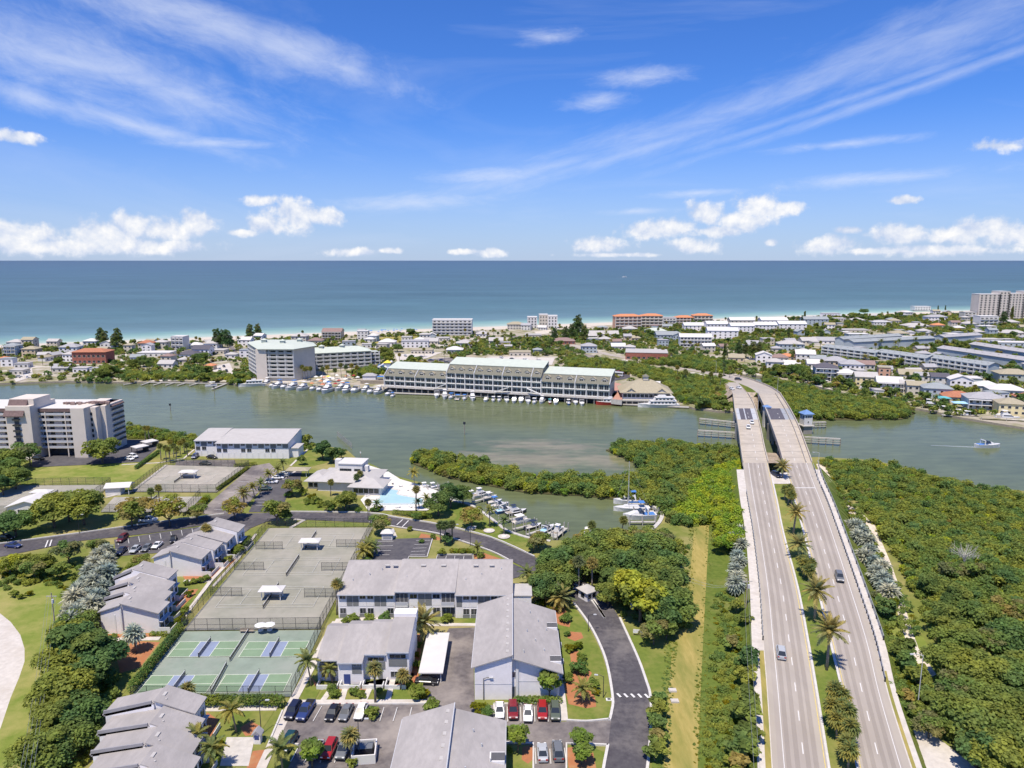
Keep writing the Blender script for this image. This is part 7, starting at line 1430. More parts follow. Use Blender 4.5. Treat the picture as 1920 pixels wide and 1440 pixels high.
def yacht(loc, deg, label, L_, hm, decks, name='motor_yacht'):
    t = thing(name, label, 'boat', loc, R(deg)); put('hull', hull_mesh(L_, L_ * .27, 1.9, hm), t)
    for k in range(decks):
        x0, x1 = -L_ * .40 + k * 1.2, L_ * (.24 - .12 * k); w_ = L_ * .22 - k * .5; z = 1.9 + k * 2.1
        trap(x0, x1, w_, z, z + 1.9, 'hull_white', .1, 1.2, .95).build('deckhouse', t); n = max(3, int((x1 - x0) / 2.0))
        for s in (-1, 1):
            for i in range(n): MB().box(-.6, .6, -.03, .03, 0, .75, 'glass').build('window', t, loc=(x0 + 1.2 + i * (x1 - x0 - 2.6) / max(1, n - 1), s * (w_ / 2 * .985), z + .65))
        MB().box(x0 - .8, x1 - .8, -w_ / 2 - .25, w_ / 2 + .25, z + 1.9, z + 2.02, 'hull_white').build('deck', t)
    trap(-L_ * .18, L_ * .02, L_ * .14, 1.9 + decks * 2.1, 2.9 + decks * 2.1, 'hull_white', .2, .8).build('wheelhouse', t); MB().tube([(-L_ * .12, 0, 2.6 + decks * 2.1), (-L_ * .15, 0, 4.6 + decks * 2.1)], .08, 5, 'grey_metal').build('mast', t)
    return t
yacht(G(472, 724, 0), -160, 'large white motor yacht at the left end of the marina', 17, 'hull_white', 1); yacht(G(1140, 759, 0), 178, 'dark red hulled motor yacht below the brick terrace', 14.5, 'hull_red', 1); yacht(G(1234, 763, 0), 181, 'big white two-deck houseboat before the restaurant', 24, 'hull_white', 2, 'houseboat')
boatpx('console', 52, 712, 10, 'little white launch at the far left bank', 0, 1.3)
# parasols and pool slide park beside the hotel
for i in range(26):
    x, y = g_.uniform(585, 690), g_.uniform(708, 727); c = G(x, y, 1.4); col = g_.choice(['canvas_white', 'canvas_white', 'canvas_white', 'hull_red', 'roof_terracotta', 'canvas_yellow']); key = ('par', col)
    if key not in _ln: _ln[key] = MB().tube([(0, 0, 2.1), (0, 0, 2.9)], 1.7, 8, col, .05).mesh('canopy')
    t = thing('parasol', {'canvas_white': 'white', 'hull_red': 'red', 'roof_terracotta': 'orange', 'canvas_yellow': 'yellow'}[col] + ' terrace parasol among the marina palms', 'parasol', c, 0, 'terrace parasols'); put('canopy', _ln[key], t); put('pole', um_[0], t)
c = G(727, 697, 1.2); t = thing('water_park', 'blue and white stepped water slides beside the hotel wing', 'water slide', (c.x, c.y, 1.2))
for i in range(9):
    a = i * .7; MB().tube([(math.cos(a) * 3, math.sin(a) * 3, 8 - i * .6), (math.cos(a + .9) * (5 + i * .6), math.sin(a + .9) * (5 + i * .6), 6.5 - i * .6), (math.cos(a + 1.8) * (6 + i * .7), math.sin(a + 1.8) * 6, 4.6 - i * .4)], .9, 6, 'hull_blue' if i % 2 else 'hull_white').build('slide', t)
MB().box(-2.5, 2.5, -2.5, 2.5, 0, 7, 'wall_blue').build('tower', t); MB().hip(-2.5, 2.5, -2.5, 2.5, 7, 2, 'canvas_yellow', .4).build('roof', t); MB().hip(9, 17, -3, 3, 3.0, 1.6, 'roof_white', .5).build('canopy', t); MB().box(9.4, 16.6, -2.6, 2.6, 0, 3, 'wall_white').build('kiosk', t)
c = G(710, 715, 2.5); t = thing('tiki_bar', 'white hipped bar building with blue awnings left of the long hotel', 'bar', (c.x, c.y, 0)); MB().box(-12, 12, -3, 6, 0, 3.6, 'timber').build('platform', t); MB().box(-11, -2, 0, 5, 3.6, 6.2, 'wall_panel_light').hip(-11, -2, 0, 5, 6.2, 1.8, 'roof_grey', .5).build('pavilion', t); MB().box(-1, 8, -1, 4, 5.6, 5.8, 'canvas_blue').build('awning', t); MB().hip(8, 13, -1, 4, 6, 1.4, 'canvas_yellow', .2).build('awning', t)
for x in (-.8, 3.5, 7.8): MB().box(x - .1, x + .1, -.9, -.7, 3.6, 5.6, 'trim_white').build('post', t)
# channel markers, piles
for px, py, h, lb in [(402, 738, 5, 'channel marker post below the long dock'), (320, 771, 4.5, 'channel marker in open water behind the condominium'), (871, 815, 6.5, 'lone channel marker left of the sandy shoal')]:
    c = G(px, py, 0); t = thing('channel_marker', lb, 'marker', c); MB().cyl(0, 0, -1, h, .2, 6, 'timber').build('post', t); MB().box(-.6, .6, -.26, -.2, h - 1.2, h, 'hull_dark').build('board', t)
c = G(677, 875, 0); tag(MB().cyl(0, 0, -1, 7, .12, 6, 'timber').box(-.25, .25, -.14, -.1, 5.8, 6.5, 'trim_white').build('marker_pole', loc=c), 'thin pole in the water beside the clubhouse', 'pole')
t = thing('old_pier', 'row of bare dark pier piles behind the waterside tree', 'pier piles')
for i in range(13): p = G(633 + i * 2.2, 818 + i * 1.9, 0); put('pile', pm_, t, (p.x, p.y, -.4))
# ------------------------------------------------------------------ island buildings
RMN = dict(roof_white='white', roof_light='pale grey', roof_grey='grey', roof_dark='dark', roof_brown='brown', roof_terracotta='terracotta', roof_rust='rust red', roof_tan='tan', roof_bluegrey='blue-grey', roof_green_white='pale green', roof_olive='olive', roof_blue='blue')
WMN = dict(wall_white='white', wall_grey='grey', wall_cream='cream', wall_beige='beige', wall_tan='tan', wall_yellow='yellow', wall_salmon='salmon', wall_brick='brick', wall_blue='pale blue', wall_pale_green='pale green', wall_panel_light='light grey')
HOUSES = []
def house(px, py, pw, st, roof, rm, wm, deg=0, d=None, label=None, name='house', cat='house', z=1.2, rise=None, porch=False, wstyle='white'):
    c = G(px, py, z); w_ = pw / ppm(py, z); d = d or min(14, max(7, w_ * .8)); h = 2.9 * st + .5
    HOUSES.append((c.x, c.y + d / 2, max(w_, d) / 2))
    rn = {'hip': 'hipped', 'gable': 'gabled', 'gabley': 'gabled', 'flat': 'flat'}[roof]
    t = thing(name, label or '%s %s house with %s %s roof' % ({1: 'one-storey', 2: 'two-storey', 3: 'three-storey', 4: 'four-storey'}.get(st, 'tall'), WMN[wm], RMN[rm], rn), cat, c, R(deg))
    MB().box(-w_ / 2, w_ / 2, 0, d, -.2, h, wm).build('wall', t); b = MB(); rise = rise or min(3.0, min(w_, d) * .24)
    if roof == 'hip': b.hip(-w_ / 2, w_ / 2, 0, d, h, rise, rm, .6)
    elif roof == 'gable': b.gable(-w_ / 2, w_ / 2, 0, d, h, rise, rm, 'x', .5, gm=wm)
    elif roof == 'gabley': b.gable(-w_ / 2, w_ / 2, 0, d, h, rise, rm, 'y', .5, gm=wm)
    else: b.box(-w_ / 2 - .3, w_ / 2 + .3, -.3, d + .3, h, h + .35, rm)
    b.build('roof', t)
    n = max(2, min(6, int(w_ / 3.2)))
    for s in range(st):
        for i in range(n): window(t, -w_ / 2 + w_ * (i + .5) / n, 0, .9 + 2.9 * s, 1.5, 1.3, style=wstyle, bars=0)
        if n > 2: window(t, w_ / 2, d * .5, .9 + 2.9 * s, 1.5, 1.3, 'E' if px < 960 else 'E', wstyle, bars=0)
    if porch:
        for s in range(1, st + 1): MB().box(-w_ / 2, w_ / 2, -2.2, 0, 2.9 * s - .1, 2.9 * s + .1, 'trim_white').build('deck', t)
        for i in range(4): MB().box(-w_ / 2 + w_ * i / 3 - .12 + (.13 if i == 0 else -.13 if i == 3 else 0), -w_ / 2 + w_ * i / 3 + .12 + (.13 if i == 0 else -.13 if i == 3 else 0), -2.15, -1.9, -.2, 2.9 * st, 'trim_white').build('post', t)
    return t
W_, L_, GY, DK, BR, TC, RU, TN, BG = 'roof_white', 'roof_light', 'roof_grey', 'roof_dark', 'roof_brown', 'roof_terracotta', 'roof_rust', 'roof_tan', 'roof_bluegrey'
for a in [(20, 668, 24, 3, 'hip', BG, 'wall_blue', 0), (26, 654, 26, 2, 'hip', L_, 'wall_blue', 0), (54, 668, 26, 2, 'hip', TN, 'wall_tan', 0), (52, 655, 22, 3, 'gable', TN, 'wall_cream', 0), (4, 680, 16, 1, 'hip', TC, 'wall_yellow', 0), (128, 664, 32, 2, 'hip', GY, 'wall_grey', 5), (98, 652, 20, 2, 'gable', L_, 'wall_cream', 0), (168, 652, 24, 2, 'hip', W_, 'wall_white', 0), (200, 656, 24, 2, 'gabley', W_, 'wall_white', 0), (82, 672, 20, 1, 'gable', L_, 'wall_beige', 20), (112, 698, 30, 1, 'gable', GY, 'wall_beige', 4), (150, 699, 26, 1, 'flat', L_, 'wall_grey', 3), (180, 700, 22, 1, 'flat', GY, 'wall_grey', 3), (40, 690, 24, 1, 'flat', GY, 'wall_white', 10), (30, 703, 26, 1, 'flat', L_, 'wall_beige', 0),
          (272, 656, 26, 2, 'hip', RU, 'wall_cream', 0), (275, 660, 18, 2, 'gabley', GY, 'wall_grey', 0), (300, 654, 22, 2, 'hip', L_, 'wall_beige', 0), (240, 660, 16, 2, 'hip', TN, 'wall_cream', 0), (288, 669, 60, 1, 'flat', W_, 'wall_white', 2), (350, 672, 38, 1, 'hip', DK, 'wall_grey', 0), (376, 668, 32, 2, 'gable', DK, 'wall_grey', 0), (364, 654, 26, 1, 'hip', W_, 'wall_white', 0), (398, 653, 24, 2, 'hip', L_, 'wall_beige', 0), (404, 664, 32, 1, 'flat', L_, 'wall_cream', 0), (458, 649, 24, 2, 'gable', W_, 'wall_grey', 0), (310, 690, 28, 1, 'gable', L_, 'wall_white', 0), (392, 694, 16, 1, 'hip', TC, 'wall_tan', 0), (345, 682, 20, 1, 'hip', L_, 'wall_cream', 15), (432, 672, 20, 1, 'hip', L_, 'wall_white', 0),
          (560, 642, 28, 2, 'hip', L_, 'wall_beige', 0), (622, 638, 36, 3, 'gable', BR, 'wall_tan', 0), (680, 637, 20, 3, 'flat', W_, 'wall_white', 0), (590, 645, 26, 1, 'hip', BR, 'wall_cream', 0), (725, 648, 30, 1, 'hip', W_, 'wall_white', 0), (778, 652, 50, 2, 'flat', GY, 'wall_grey', 4), (852, 663, 30, 1, 'hip', W_, 'wall_white', 0), (808, 646, 26, 1, 'gable', L_, 'wall_cream', 0), (830, 640, 24, 1, 'flat', L_, 'wall_beige', 0), (905, 632, 24, 1, 'hip', L_, 'wall_white', 0), (790, 664, 40, 1, 'flat', TN, 'wall_cream', 0), (870, 650, 30, 1, 'hip', L_, 'wall_white', 0), (930, 645, 26, 1, 'gable', L_, 'wall_beige', 0),
          (967, 618, 32, 2, 'hip', TN, 'wall_beige', 0), (1000, 634, 30, 1, 'flat', L_, 'wall_cream', 0), (1057, 646, 42, 1, 'hip', BR, 'wall_brick', 0), (1008, 663, 16, 1, 'hip', BG, 'wall_blue', 0), (1105, 662, 28, 2, 'hip', GY, 'wall_blue', 0), (1133, 632, 54, 1, 'gable', L_, 'wall_grey', 0), (1135, 642, 22, 1, 'hip', L_, 'wall_cream', 0), (1160, 656, 26, 1, 'gable', W_, 'wall_white', 0), (945, 656, 30, 1, 'flat', L_, 'wall_tan', 0), (975, 668, 40, 1, 'flat', TN, 'wall_cream', 0),
          (1231, 626, 38, 1, 'hip', 'roof_green_white', 'wall_pale_green', 0), (1248, 639, 34, 2, 'gable', BG, 'wall_blue', 0), (1270, 640, 18, 2, 'gabley', BG, 'wall_blue', 0), (1182, 622, 26, 1, 'hip', L_, 'wall_white', 0), (1190, 640, 24, 1, 'hip', TN, 'wall_cream', 0),
          (1306, 620, 46, 2, 'gable', W_, 'wall_grey', 0), (1355, 636, 56, 3, 'gable', W_, 'wall_grey', -6), (1392, 626, 44, 3, 'gable', W_, 'wall_grey', 0), (1392, 614, 46, 3, 'gable', W_, 'wall_cream', 0), (1452, 614, 50, 3, 'gable', W_, 'wall_grey', 0), (1486, 622, 52, 3, 'gable', W_, 'wall_grey', 0), (1436, 624, 42, 3, 'gable', W_, 'wall_grey', 0), (1345, 622, 40, 3, 'gable', W_, 'wall_grey', 0),
          (1441, 647, 22, 2, 'flat', L_, 'wall_cream', 0), (1484, 658, 46, 2, 'hip', L_, 'wall_blue', -8), (1518, 645, 28, 1, 'gable', L_, 'wall_beige', 0), (1552, 645, 50, 1, 'gable', GY, 'wall_grey', -8), (1610, 638, 36, 2, 'flat', W_, 'wall_blue', -6), (1604, 624, 50, 1, 'flat', L_, 'wall_cream', 0), (1530, 612, 46, 3, 'gable', BG, 'wall_blue', 0), (1576, 606, 20, 2, 'flat', W_, 'wall_cream', 0), (1560, 596, 30, 2, 'flat', L_, 'wall_grey', 0),
          (1381, 678, 28, 1, 'gable', TN, 'wall_tan', -12), (1432, 680, 28, 2, 'gabley', W_, 'wall_grey', -14), (1462, 678, 30, 1, 'hip', BR, 'wall_beige', -12), (1476, 676, 26, 1, 'hip', TC, 'wall_tan', -12), (1453, 694, 30, 2, 'hip', L_, 'wall_white', -14), (1482, 692, 34, 1, 'gable', W_, 'wall_white', -14), (1510, 678, 34, 2, 'gable', W_, 'wall_white', -14), (1532, 690, 34, 1, 'gable', W_, 'wall_white', -14), (1534, 680, 28, 1, 'gable', BG, 'wall_blue', -14),
          (1549, 714, 40, 3, 'hip', DK, 'wall_blue', -14), (1568, 692, 42, 2, 'hip', GY, 'wall_tan', -14), (1598, 699, 40, 2, 'hip', GY, 'wall_grey', -14), (1588, 717, 34, 2, 'hip', W_, 'wall_white', -14), (1624, 724, 38, 2, 'gable', L_, 'wall_yellow', -16), (1622, 699, 32, 2, 'gable', BR, 'wall_beige', -16), (1668, 735, 44, 2, 'gable', W_, 'wall_white', -18), (1700, 737, 24, 2, 'gable', L_, 'wall_cream', -18), (1718, 741, 32, 2, 'gable', TN, 'wall_beige', -18), (1758, 748, 48, 2, 'hip', BG, 'wall_blue', -18), (1800, 756, 52, 1, 'hip', RU, 'wall_cream', -18), (1850, 769, 64, 2, 'hip', GY, 'wall_blue', -18), (1898, 779, 46, 2, 'hip', TN, 'wall_yellow', -18), (1802, 730, 38, 2, 'gabley', W_, 'wall_grey', -18), (1852, 734, 42, 1, 'hip', W_, 'wall_white', -18), (1890, 742, 60, 1, 'hip', W_, 'wall_white', -18), (1729, 721, 24, 2, 'gable', GY, 'wall_white', -18), (1708, 711, 40, 1, 'gable', TN, 'wall_beige', -18), (1657, 714, 20, 3, 'flat', TN, 'wall_salmon', -18), (1660, 700, 24, 1, 'gable', GY, 'wall_beige', -18), (1762, 724, 30, 2, 'gable', DK, 'wall_white', -18), (1930, 757, 40, 1, 'hip', RU, 'wall_cream', -18), (1645, 742, 22, 1, 'flat', L_, 'wall_white', -18), (1905, 719, 56, 2, 'hip', TN, 'wall_pale_green', -12),
          (1655, 613, 34, 2, 'flat', W_, 'wall_white', 0), (1720, 616, 44, 1, 'hip', L_, 'wall_cream', 0), (1758, 603, 36, 2, 'hip', GY, 'wall_grey', 0), (1762, 615, 20, 1, 'hip', TC, 'wall_cream', 0), (1730, 582, 30, 2, 'flat', W_, 'wall_white', 0), (1700, 590, 24, 1, 'hip', L_, 'wall_white', 0), (1690, 631, 30, 1, 'hip', TN, 'wall_beige', 0), (1735, 626, 20, 1, 'hip', L_, 'wall_white', 0), (1790, 632, 24, 1, 'flat', W_, 'wall_white', 0), (1855, 617, 28, 1, 'flat', W_, 'wall_white', 0), (1895, 609, 34, 1, 'hip', L_, 'wall_cream', 0), (1902, 630, 46, 1, 'hip', L_, 'wall_beige', 0), (1890, 598, 30, 1, 'flat', W_, 'wall_white', 0), (1860, 643, 40, 1, 'flat', L_, 'wall_grey', 0), (1900, 655, 56, 2, 'flat', W_, 'wall_blue', -8), (1820, 612, 22, 1, 'hip', L_, 'wall_white', 0), (1815, 592, 40, 1, 'flat', L_, 'wall_beige', 0), (1640, 596, 30, 1, 'hip', L_, 'wall_white', 0), (1680, 606, 20, 1, 'hip', TN, 'wall_cream', 0), (1610, 605, 24, 1, 'hip', L_, 'wall_white', 0), (1800, 620, 18, 1, 'hip', W_, 'wall_cream', 0), (1835, 628, 22, 1, 'hip', L_, 'wall_white', 0)]:
    house(*a, porch=(a[0] in (20, 1549, 1850, 1668, 622, 1588)))
def block(px, py, pw, h, label, wm, rm='roof_white', floors=4, bays=8, deg=0, d=14, name='apartment_block', cat='apartment block', bal=True, z=1.2, ww=.6, roof='flat', parapet=None):
    c = G(px, py, z); w_ = pw / ppm(py, z); HOUSES.append((c.x, c.y + d / 2, max(w_, d) / 2)); t = thing(name, label, cat, c, R(deg))
    MB().box(-w_ / 2, w_ / 2, 0, d, -.2, h, wm).build('wall', t); b = MB()
    if roof == 'flat': b.box(-w_ / 2 - .2, w_ / 2 + .2, -.2, d + .2, h, h + .4, rm)
    elif roof == 'hip': b.hip(-w_ / 2, w_ / 2, 0, d, h, 2.6, rm, .8)
    else: b.gable(-w_ / 2, w_ / 2, 0, d, h, 2.6, rm, 'x', .7, gm=wm)
    b.build('roof', t); facade(t, Vector((-w_ / 2 + .3, 0)), Vector((w_ / 2 - .3, 0)), .2, floors, (h - .4) / floors, bays, bal=bal, ww=ww, wh=min(1.7, (h - .4) / floors * .55))
    return t
block(168, 682, 62, 9.5, 'brick red building with cream arches and rust roof on the left', 'wall_brick', 'roof_rust', 2, 7, 2, 14, 'brick_building', 'building', False, roof='hip')
block(334, 656, 24, 12.5, 'white cubic three-storey beach house with dark windows', 'wall_white', 'roof_white', 3, 3, -6, 10, 'modern_house', 'house', True)
block(848, 629, 74, 17.5, 'five-storey white beach condominium with stacked balconies', 'wall_white', 'roof_white', 5, 9, 0, 16, ww=.5)
for px, w_, h, lb in [(998, 18, 14, 'left part of the small white beach towers'), (1019, 16, 17, 'tall cream middle tower of the small beach towers'), (1036, 18, 15.5, 'right part of the small white beach towers')]: block(px, 616, w_, h, lb, 'wall_cream' if w_ == 16 else 'wall_white', 'roof_white', 4, 3, 0, 14, 'beach_tower', 'apartment tower', False, ww=.4)
block(1178, 617, 50, 15.5, 'salmon four-storey resort with terracotta roofs, left wing', 'wall_salmon', 'roof_terracotta', 4, 6, 4, 16, 'resort', 'resort', roof='hip'); block(1222, 615, 40, 15, 'salmon four-storey resort with terracotta roofs, right wing', 'wall_tan', 'roof_terracotta', 4, 5, -4, 16, 'resort', 'resort', roof='hip')
block(1255, 612, 24, 11, 'pinkish white block between the two terracotta resorts', 'wall_white', 'roof_light', 3, 4, 0, 12); block(1284, 610, 34, 10, 'orange-roofed resort behind the white metal roofs, left wing', 'wall_salmon', 'roof_terracotta', 3, 5, 0, 14, 'resort', 'resort', roof='hip'); block(1318, 610, 36, 12.5, 'orange-roofed resort behind the white metal roofs, right wing', 'wall_tan', 'roof_terracotta', 3, 5, 0, 14, 'resort', 'resort', roof='hip')
block(1304, 652, 58, 10.5, 'white-roofed three-storey motel with dark balconies', 'wall_panel_light', 'roof_white', 3, 9, -6, 12, 'motel', 'motel', roof='gable')
block(1212, 675, 78, 6.0, 'low flat-roofed brick-fronted building by the island road', 'wall_brick', 'roof_light', 1, 8, -10, 26, 'brick_building', 'building', False, ww=.6)
for px, w_, h, lb in [(1852, 40, 36, 'left slab of the tall beige towers at the right'), (1879, 20, 40, 'middle shaft of the tall beige towers'), (1902, 30, 37, 'right slab of the tall beige towers'), (1932, 34, 40, 'edge slab of the tall beige towers cut by the frame')]: block(px, 600, w_, h, lb, 'wall_tower', 'roof_white', 11, 5 if w_ > 25 else 3, 0, 18, 'residential_tower', 'apartment tower', False, ww=.42)
block(1853, 612, 34, 13, 'white and dark red mid-rise in front of the beige towers', 'wall_white', 'roof_white', 3, 4, 0, 14, bal=True); block(1818, 600, 22, 11, 'small taupe block left of the beige towers', 'wall_beige', 'roof_light', 3, 3, 0, 12)
# long rows of grey townhouses behind the canal
def row(p0, p1, h, d, label, n, roofm='roof_bluegrey', front=True):
    a, c = G(*p0), G(*p1); e = (c - a); L_ = e.length; an = math.atan2(e.y, e.x); t = thing('townhouse_row', label, 'townhouses', a, an); nrm = Vector((-math.sin(an), math.cos(an)))
    for i in range(max(3, int(L_ / 9))): q = a + e * ((i + .5) / max(3, int(L_ / 9))); HOUSES.append((q.x + nrm.x * d / 2, q.y + nrm.y * d / 2, d * .55))
    MB().box(0, L_, 0, d, -.2, h, 'wall_blue').build('wall', t); MB().gable(0, L_, 0, d, h, 1.8, roofm, 'x', .7, gm='wall_blue').build('roof', t)
    u = L_ / n
    if front:
        facade(t, Vector((0, 0)), Vector((L_, 0)), .2, 3, (h - .4) / 3, n, ww=.5, wh=1.5)
        for i in range(0, n + 1, 2): MB().box(i * u - .5, i * u + .5, -.6, .05, -.2, h + .5, 'wall_blue').build('bay', t)
    for i in range(n): put('skylight', vm_, t, (i * u + u / 2, d * .3, h + 1.35), s=(.8, 1.4, .7))
row((1541, 668), (1640, 681), 8.6, 12, 'left block of the long blue-grey townhouse row by the canal', 8); row((1642, 680), (1733, 694), 9.2, 12, 'middle block of the long blue-grey townhouse row by the canal', 8); row((1735, 692), (1850, 710), 9.6, 12, 'right block of the long blue-grey townhouse row by the canal', 10)
row((1600, 656), (1752, 648), 7.5, 12, 'grey roofed row behind the left townhouse block', 11, front=False); row((1580, 650), (1690, 643), 7.5, 10, 'farther grey roofed row behind the left townhouse block', 8, front=False); row((1756, 668), (1920, 694), 7.5, 13, 'long grey roofed row behind the right townhouse block', 11, 'roof_grey', False); row((1816, 660), (1960, 684), 7.5, 12, 'rearmost long grey roofed row at the right edge', 9, 'roof_grey', False); row((1770, 645), (1840, 640), 7.0, 12, 'short grey roofed row beside the dark round tree', 5, 'roof_grey', False)
# canal behind the front houses
P_ = [G(x, y, 1.2) for x, y in [(1560, 674), (1640, 689), (1720, 703), (1800, 724), (1880, 747), (1960, 770)]]
struct(strip('canal', 'channel_water', P_, 8, .9, 1.26)); struct(strip('seawall', 'concrete', [Vector((p.x, p.y)) for p in offset_line(P_, 4.4)], .7, .9, 1.7))
struct(strip('canal_bank', 'field_grass', [Vector((p.x, p.y)) for p in offset_line(P_, 9)], 8, 1.0, 1.28))
# island streets and bare lots
for nm, m, pts in [('street', 'asphalt_worn', [(470, 690), (440, 670), (425, 640), (432, 640), (450, 668), (482, 688)]), ('street', 'path', [(228, 702), (222, 685), (230, 664), (238, 664), (232, 684), (240, 704)]), ('street', 'asphalt_worn', [(955, 638), (1030, 650), (1095, 660), (1080, 652), (1000, 634), (962, 628)]), ('parking_lot', 'path', [(880, 672), (960, 668), (1040, 672), (1035, 684), (930, 682), (870, 680)]), ('parking_lot', 'asphalt_worn', [(800, 674), (870, 668), (850, 682), (800, 684)]), ('parking_lot', 'path', [(740, 664), (830, 660), (800, 672), (745, 678)]), ('parking_lot', 'path', [(395, 690), (430, 680), (440, 700), (402, 708)]), ('parking_lot', 'path', [(24, 706), (60, 690), (62, 706), (30, 716)]), ('dune', 'dry_grass', [(690, 634), (790, 627), (800, 640), (700, 644)]), ('parking_lot', 'path', [(1300, 655), (1340, 652), (1345, 658), (1300, 662)]), ('lot', 'field_grass', [(1575, 632), (1594, 628), (1600, 644), (1580, 646)]), ('lot', 'field_grass', [(1850, 705), (1890, 702), (1885, 716), (1855, 712)]), ('beach_walk', 'sand', [(1000, 622), (1100, 608), (1120, 611), (1010, 628)]), ('street', 'asphalt_worn', [(1080, 668), (1190, 690), (1290, 712), (1300, 706), (1200, 684), (1100, 664)])]: flat(nm, m, pts)
# boats and docks along the canal houses
g_ = random.Random(21)
for i, (x, y) in enumerate([(1392, 694), (1402, 697), (1440, 703), (1478, 709), (1506, 712), (1548, 722), (1580, 730), (1620, 734), (1660, 743), (1672, 745), (1690, 748), (1746, 765), (1772, 773), (1795, 778), (1812, 782), (1878, 783), (1888, 787)]): boatpx(g_.choice(['express', 'console', 'cruiser']), x, y, g_.choice([-15, 165]) + g_.uniform(-12, 12), 'white boat docked below the canal-front houses', g_.choice([0, 0, 1]), g_.uniform(.9, 1.3))
for i, (x, y, l) in enumerate([(1420, 700, 14), (1530, 719, 12), (1590, 731, 16), (1640, 742, 14), (1734, 763, 22), (1760, 768, 18), (1800, 781, 18), (1885, 790, 24)]):
    c = G(x, y, .6); t = thing('house_dock', 'pale timber dock below the canal-front houses', 'dock', c, R(-15), 'docks of the canal-front houses'); MB().box(-l / 2, l / 2, -1.2, 1.2, .3, .6, 'timber_grey').build('decking', t)
    for x_ in (-l / 2 + .3, 0, l / 2 - .3): put('pile', pm_, t, (x_, -1.3, -1.0))
for px, py, col in [(1766, 755, 'canvas_teal'), (1800, 765, 'canvas_lightblue')]:
    c = G(px, py, 1.2); t = thing('boat_shelter', ('teal' if col == 'canvas_teal' else 'pale blue') + ' awning over the dock of a canal-front house', 'awning', c, R(-15)); MB().hip(-4, 4, -2.5, 2.5, 3, 1, col, .3).build('roof', t)
    for x_ in (-3.6, 3.6): MB().box(x_ - .1, x_ + .1, -.1, .1, -1, 3, 'trim_white').build('post', t)
# cars on the island lots
cols = ['white', 'silver', 'black', 'grey', 'red', 'blue', 'navy']
for (x, y) in [(35, 707), (42, 700), (50, 696), (412, 694), (420, 688), (425, 697), (808, 676), (818, 678), (828, 676), (838, 680), (850, 678), (790, 670), (940, 672), (960, 674), (985, 676), (1010, 678), (1030, 652), (1062, 654), (1074, 656), (905, 676), (1148, 700), (1160, 699), (1168, 702), (1180, 689), (1290, 657), (1312, 656), (1328, 655), (1256, 704), (1210, 691), (760, 668), (775, 670)]:
    carpx(g_.choice(['sedan', 'suv']), g_.choice(cols), x, y, g_.uniform(0, 180), 'car parked among the island buildings', 1.5)
c = G(1155, 705, 1.5); t = thing('tour_bus', 'white coach in the car park behind the long hotel', 'bus', c, R(-28)); MB().box(-5.5, 5.5, -1.25, 1.25, .4, 3.2, 'hull_white').build('body', t); MB().box(-5.2, 5.2, -1.27, -1.255, 1.6, 2.6, 'glass').build('window_band', t); MB().box(5.505, 5.53, -1.1, 1.1, 1.4, 2.7, 'glass').build('windscreen', t)
for x_ in (-3.5, 3.5):
    for s in (-1, 1): put('wheel', car_meshes('suv', 'white')[8], t, (x_, s * 1.15, .4), R(90), s=1.3)
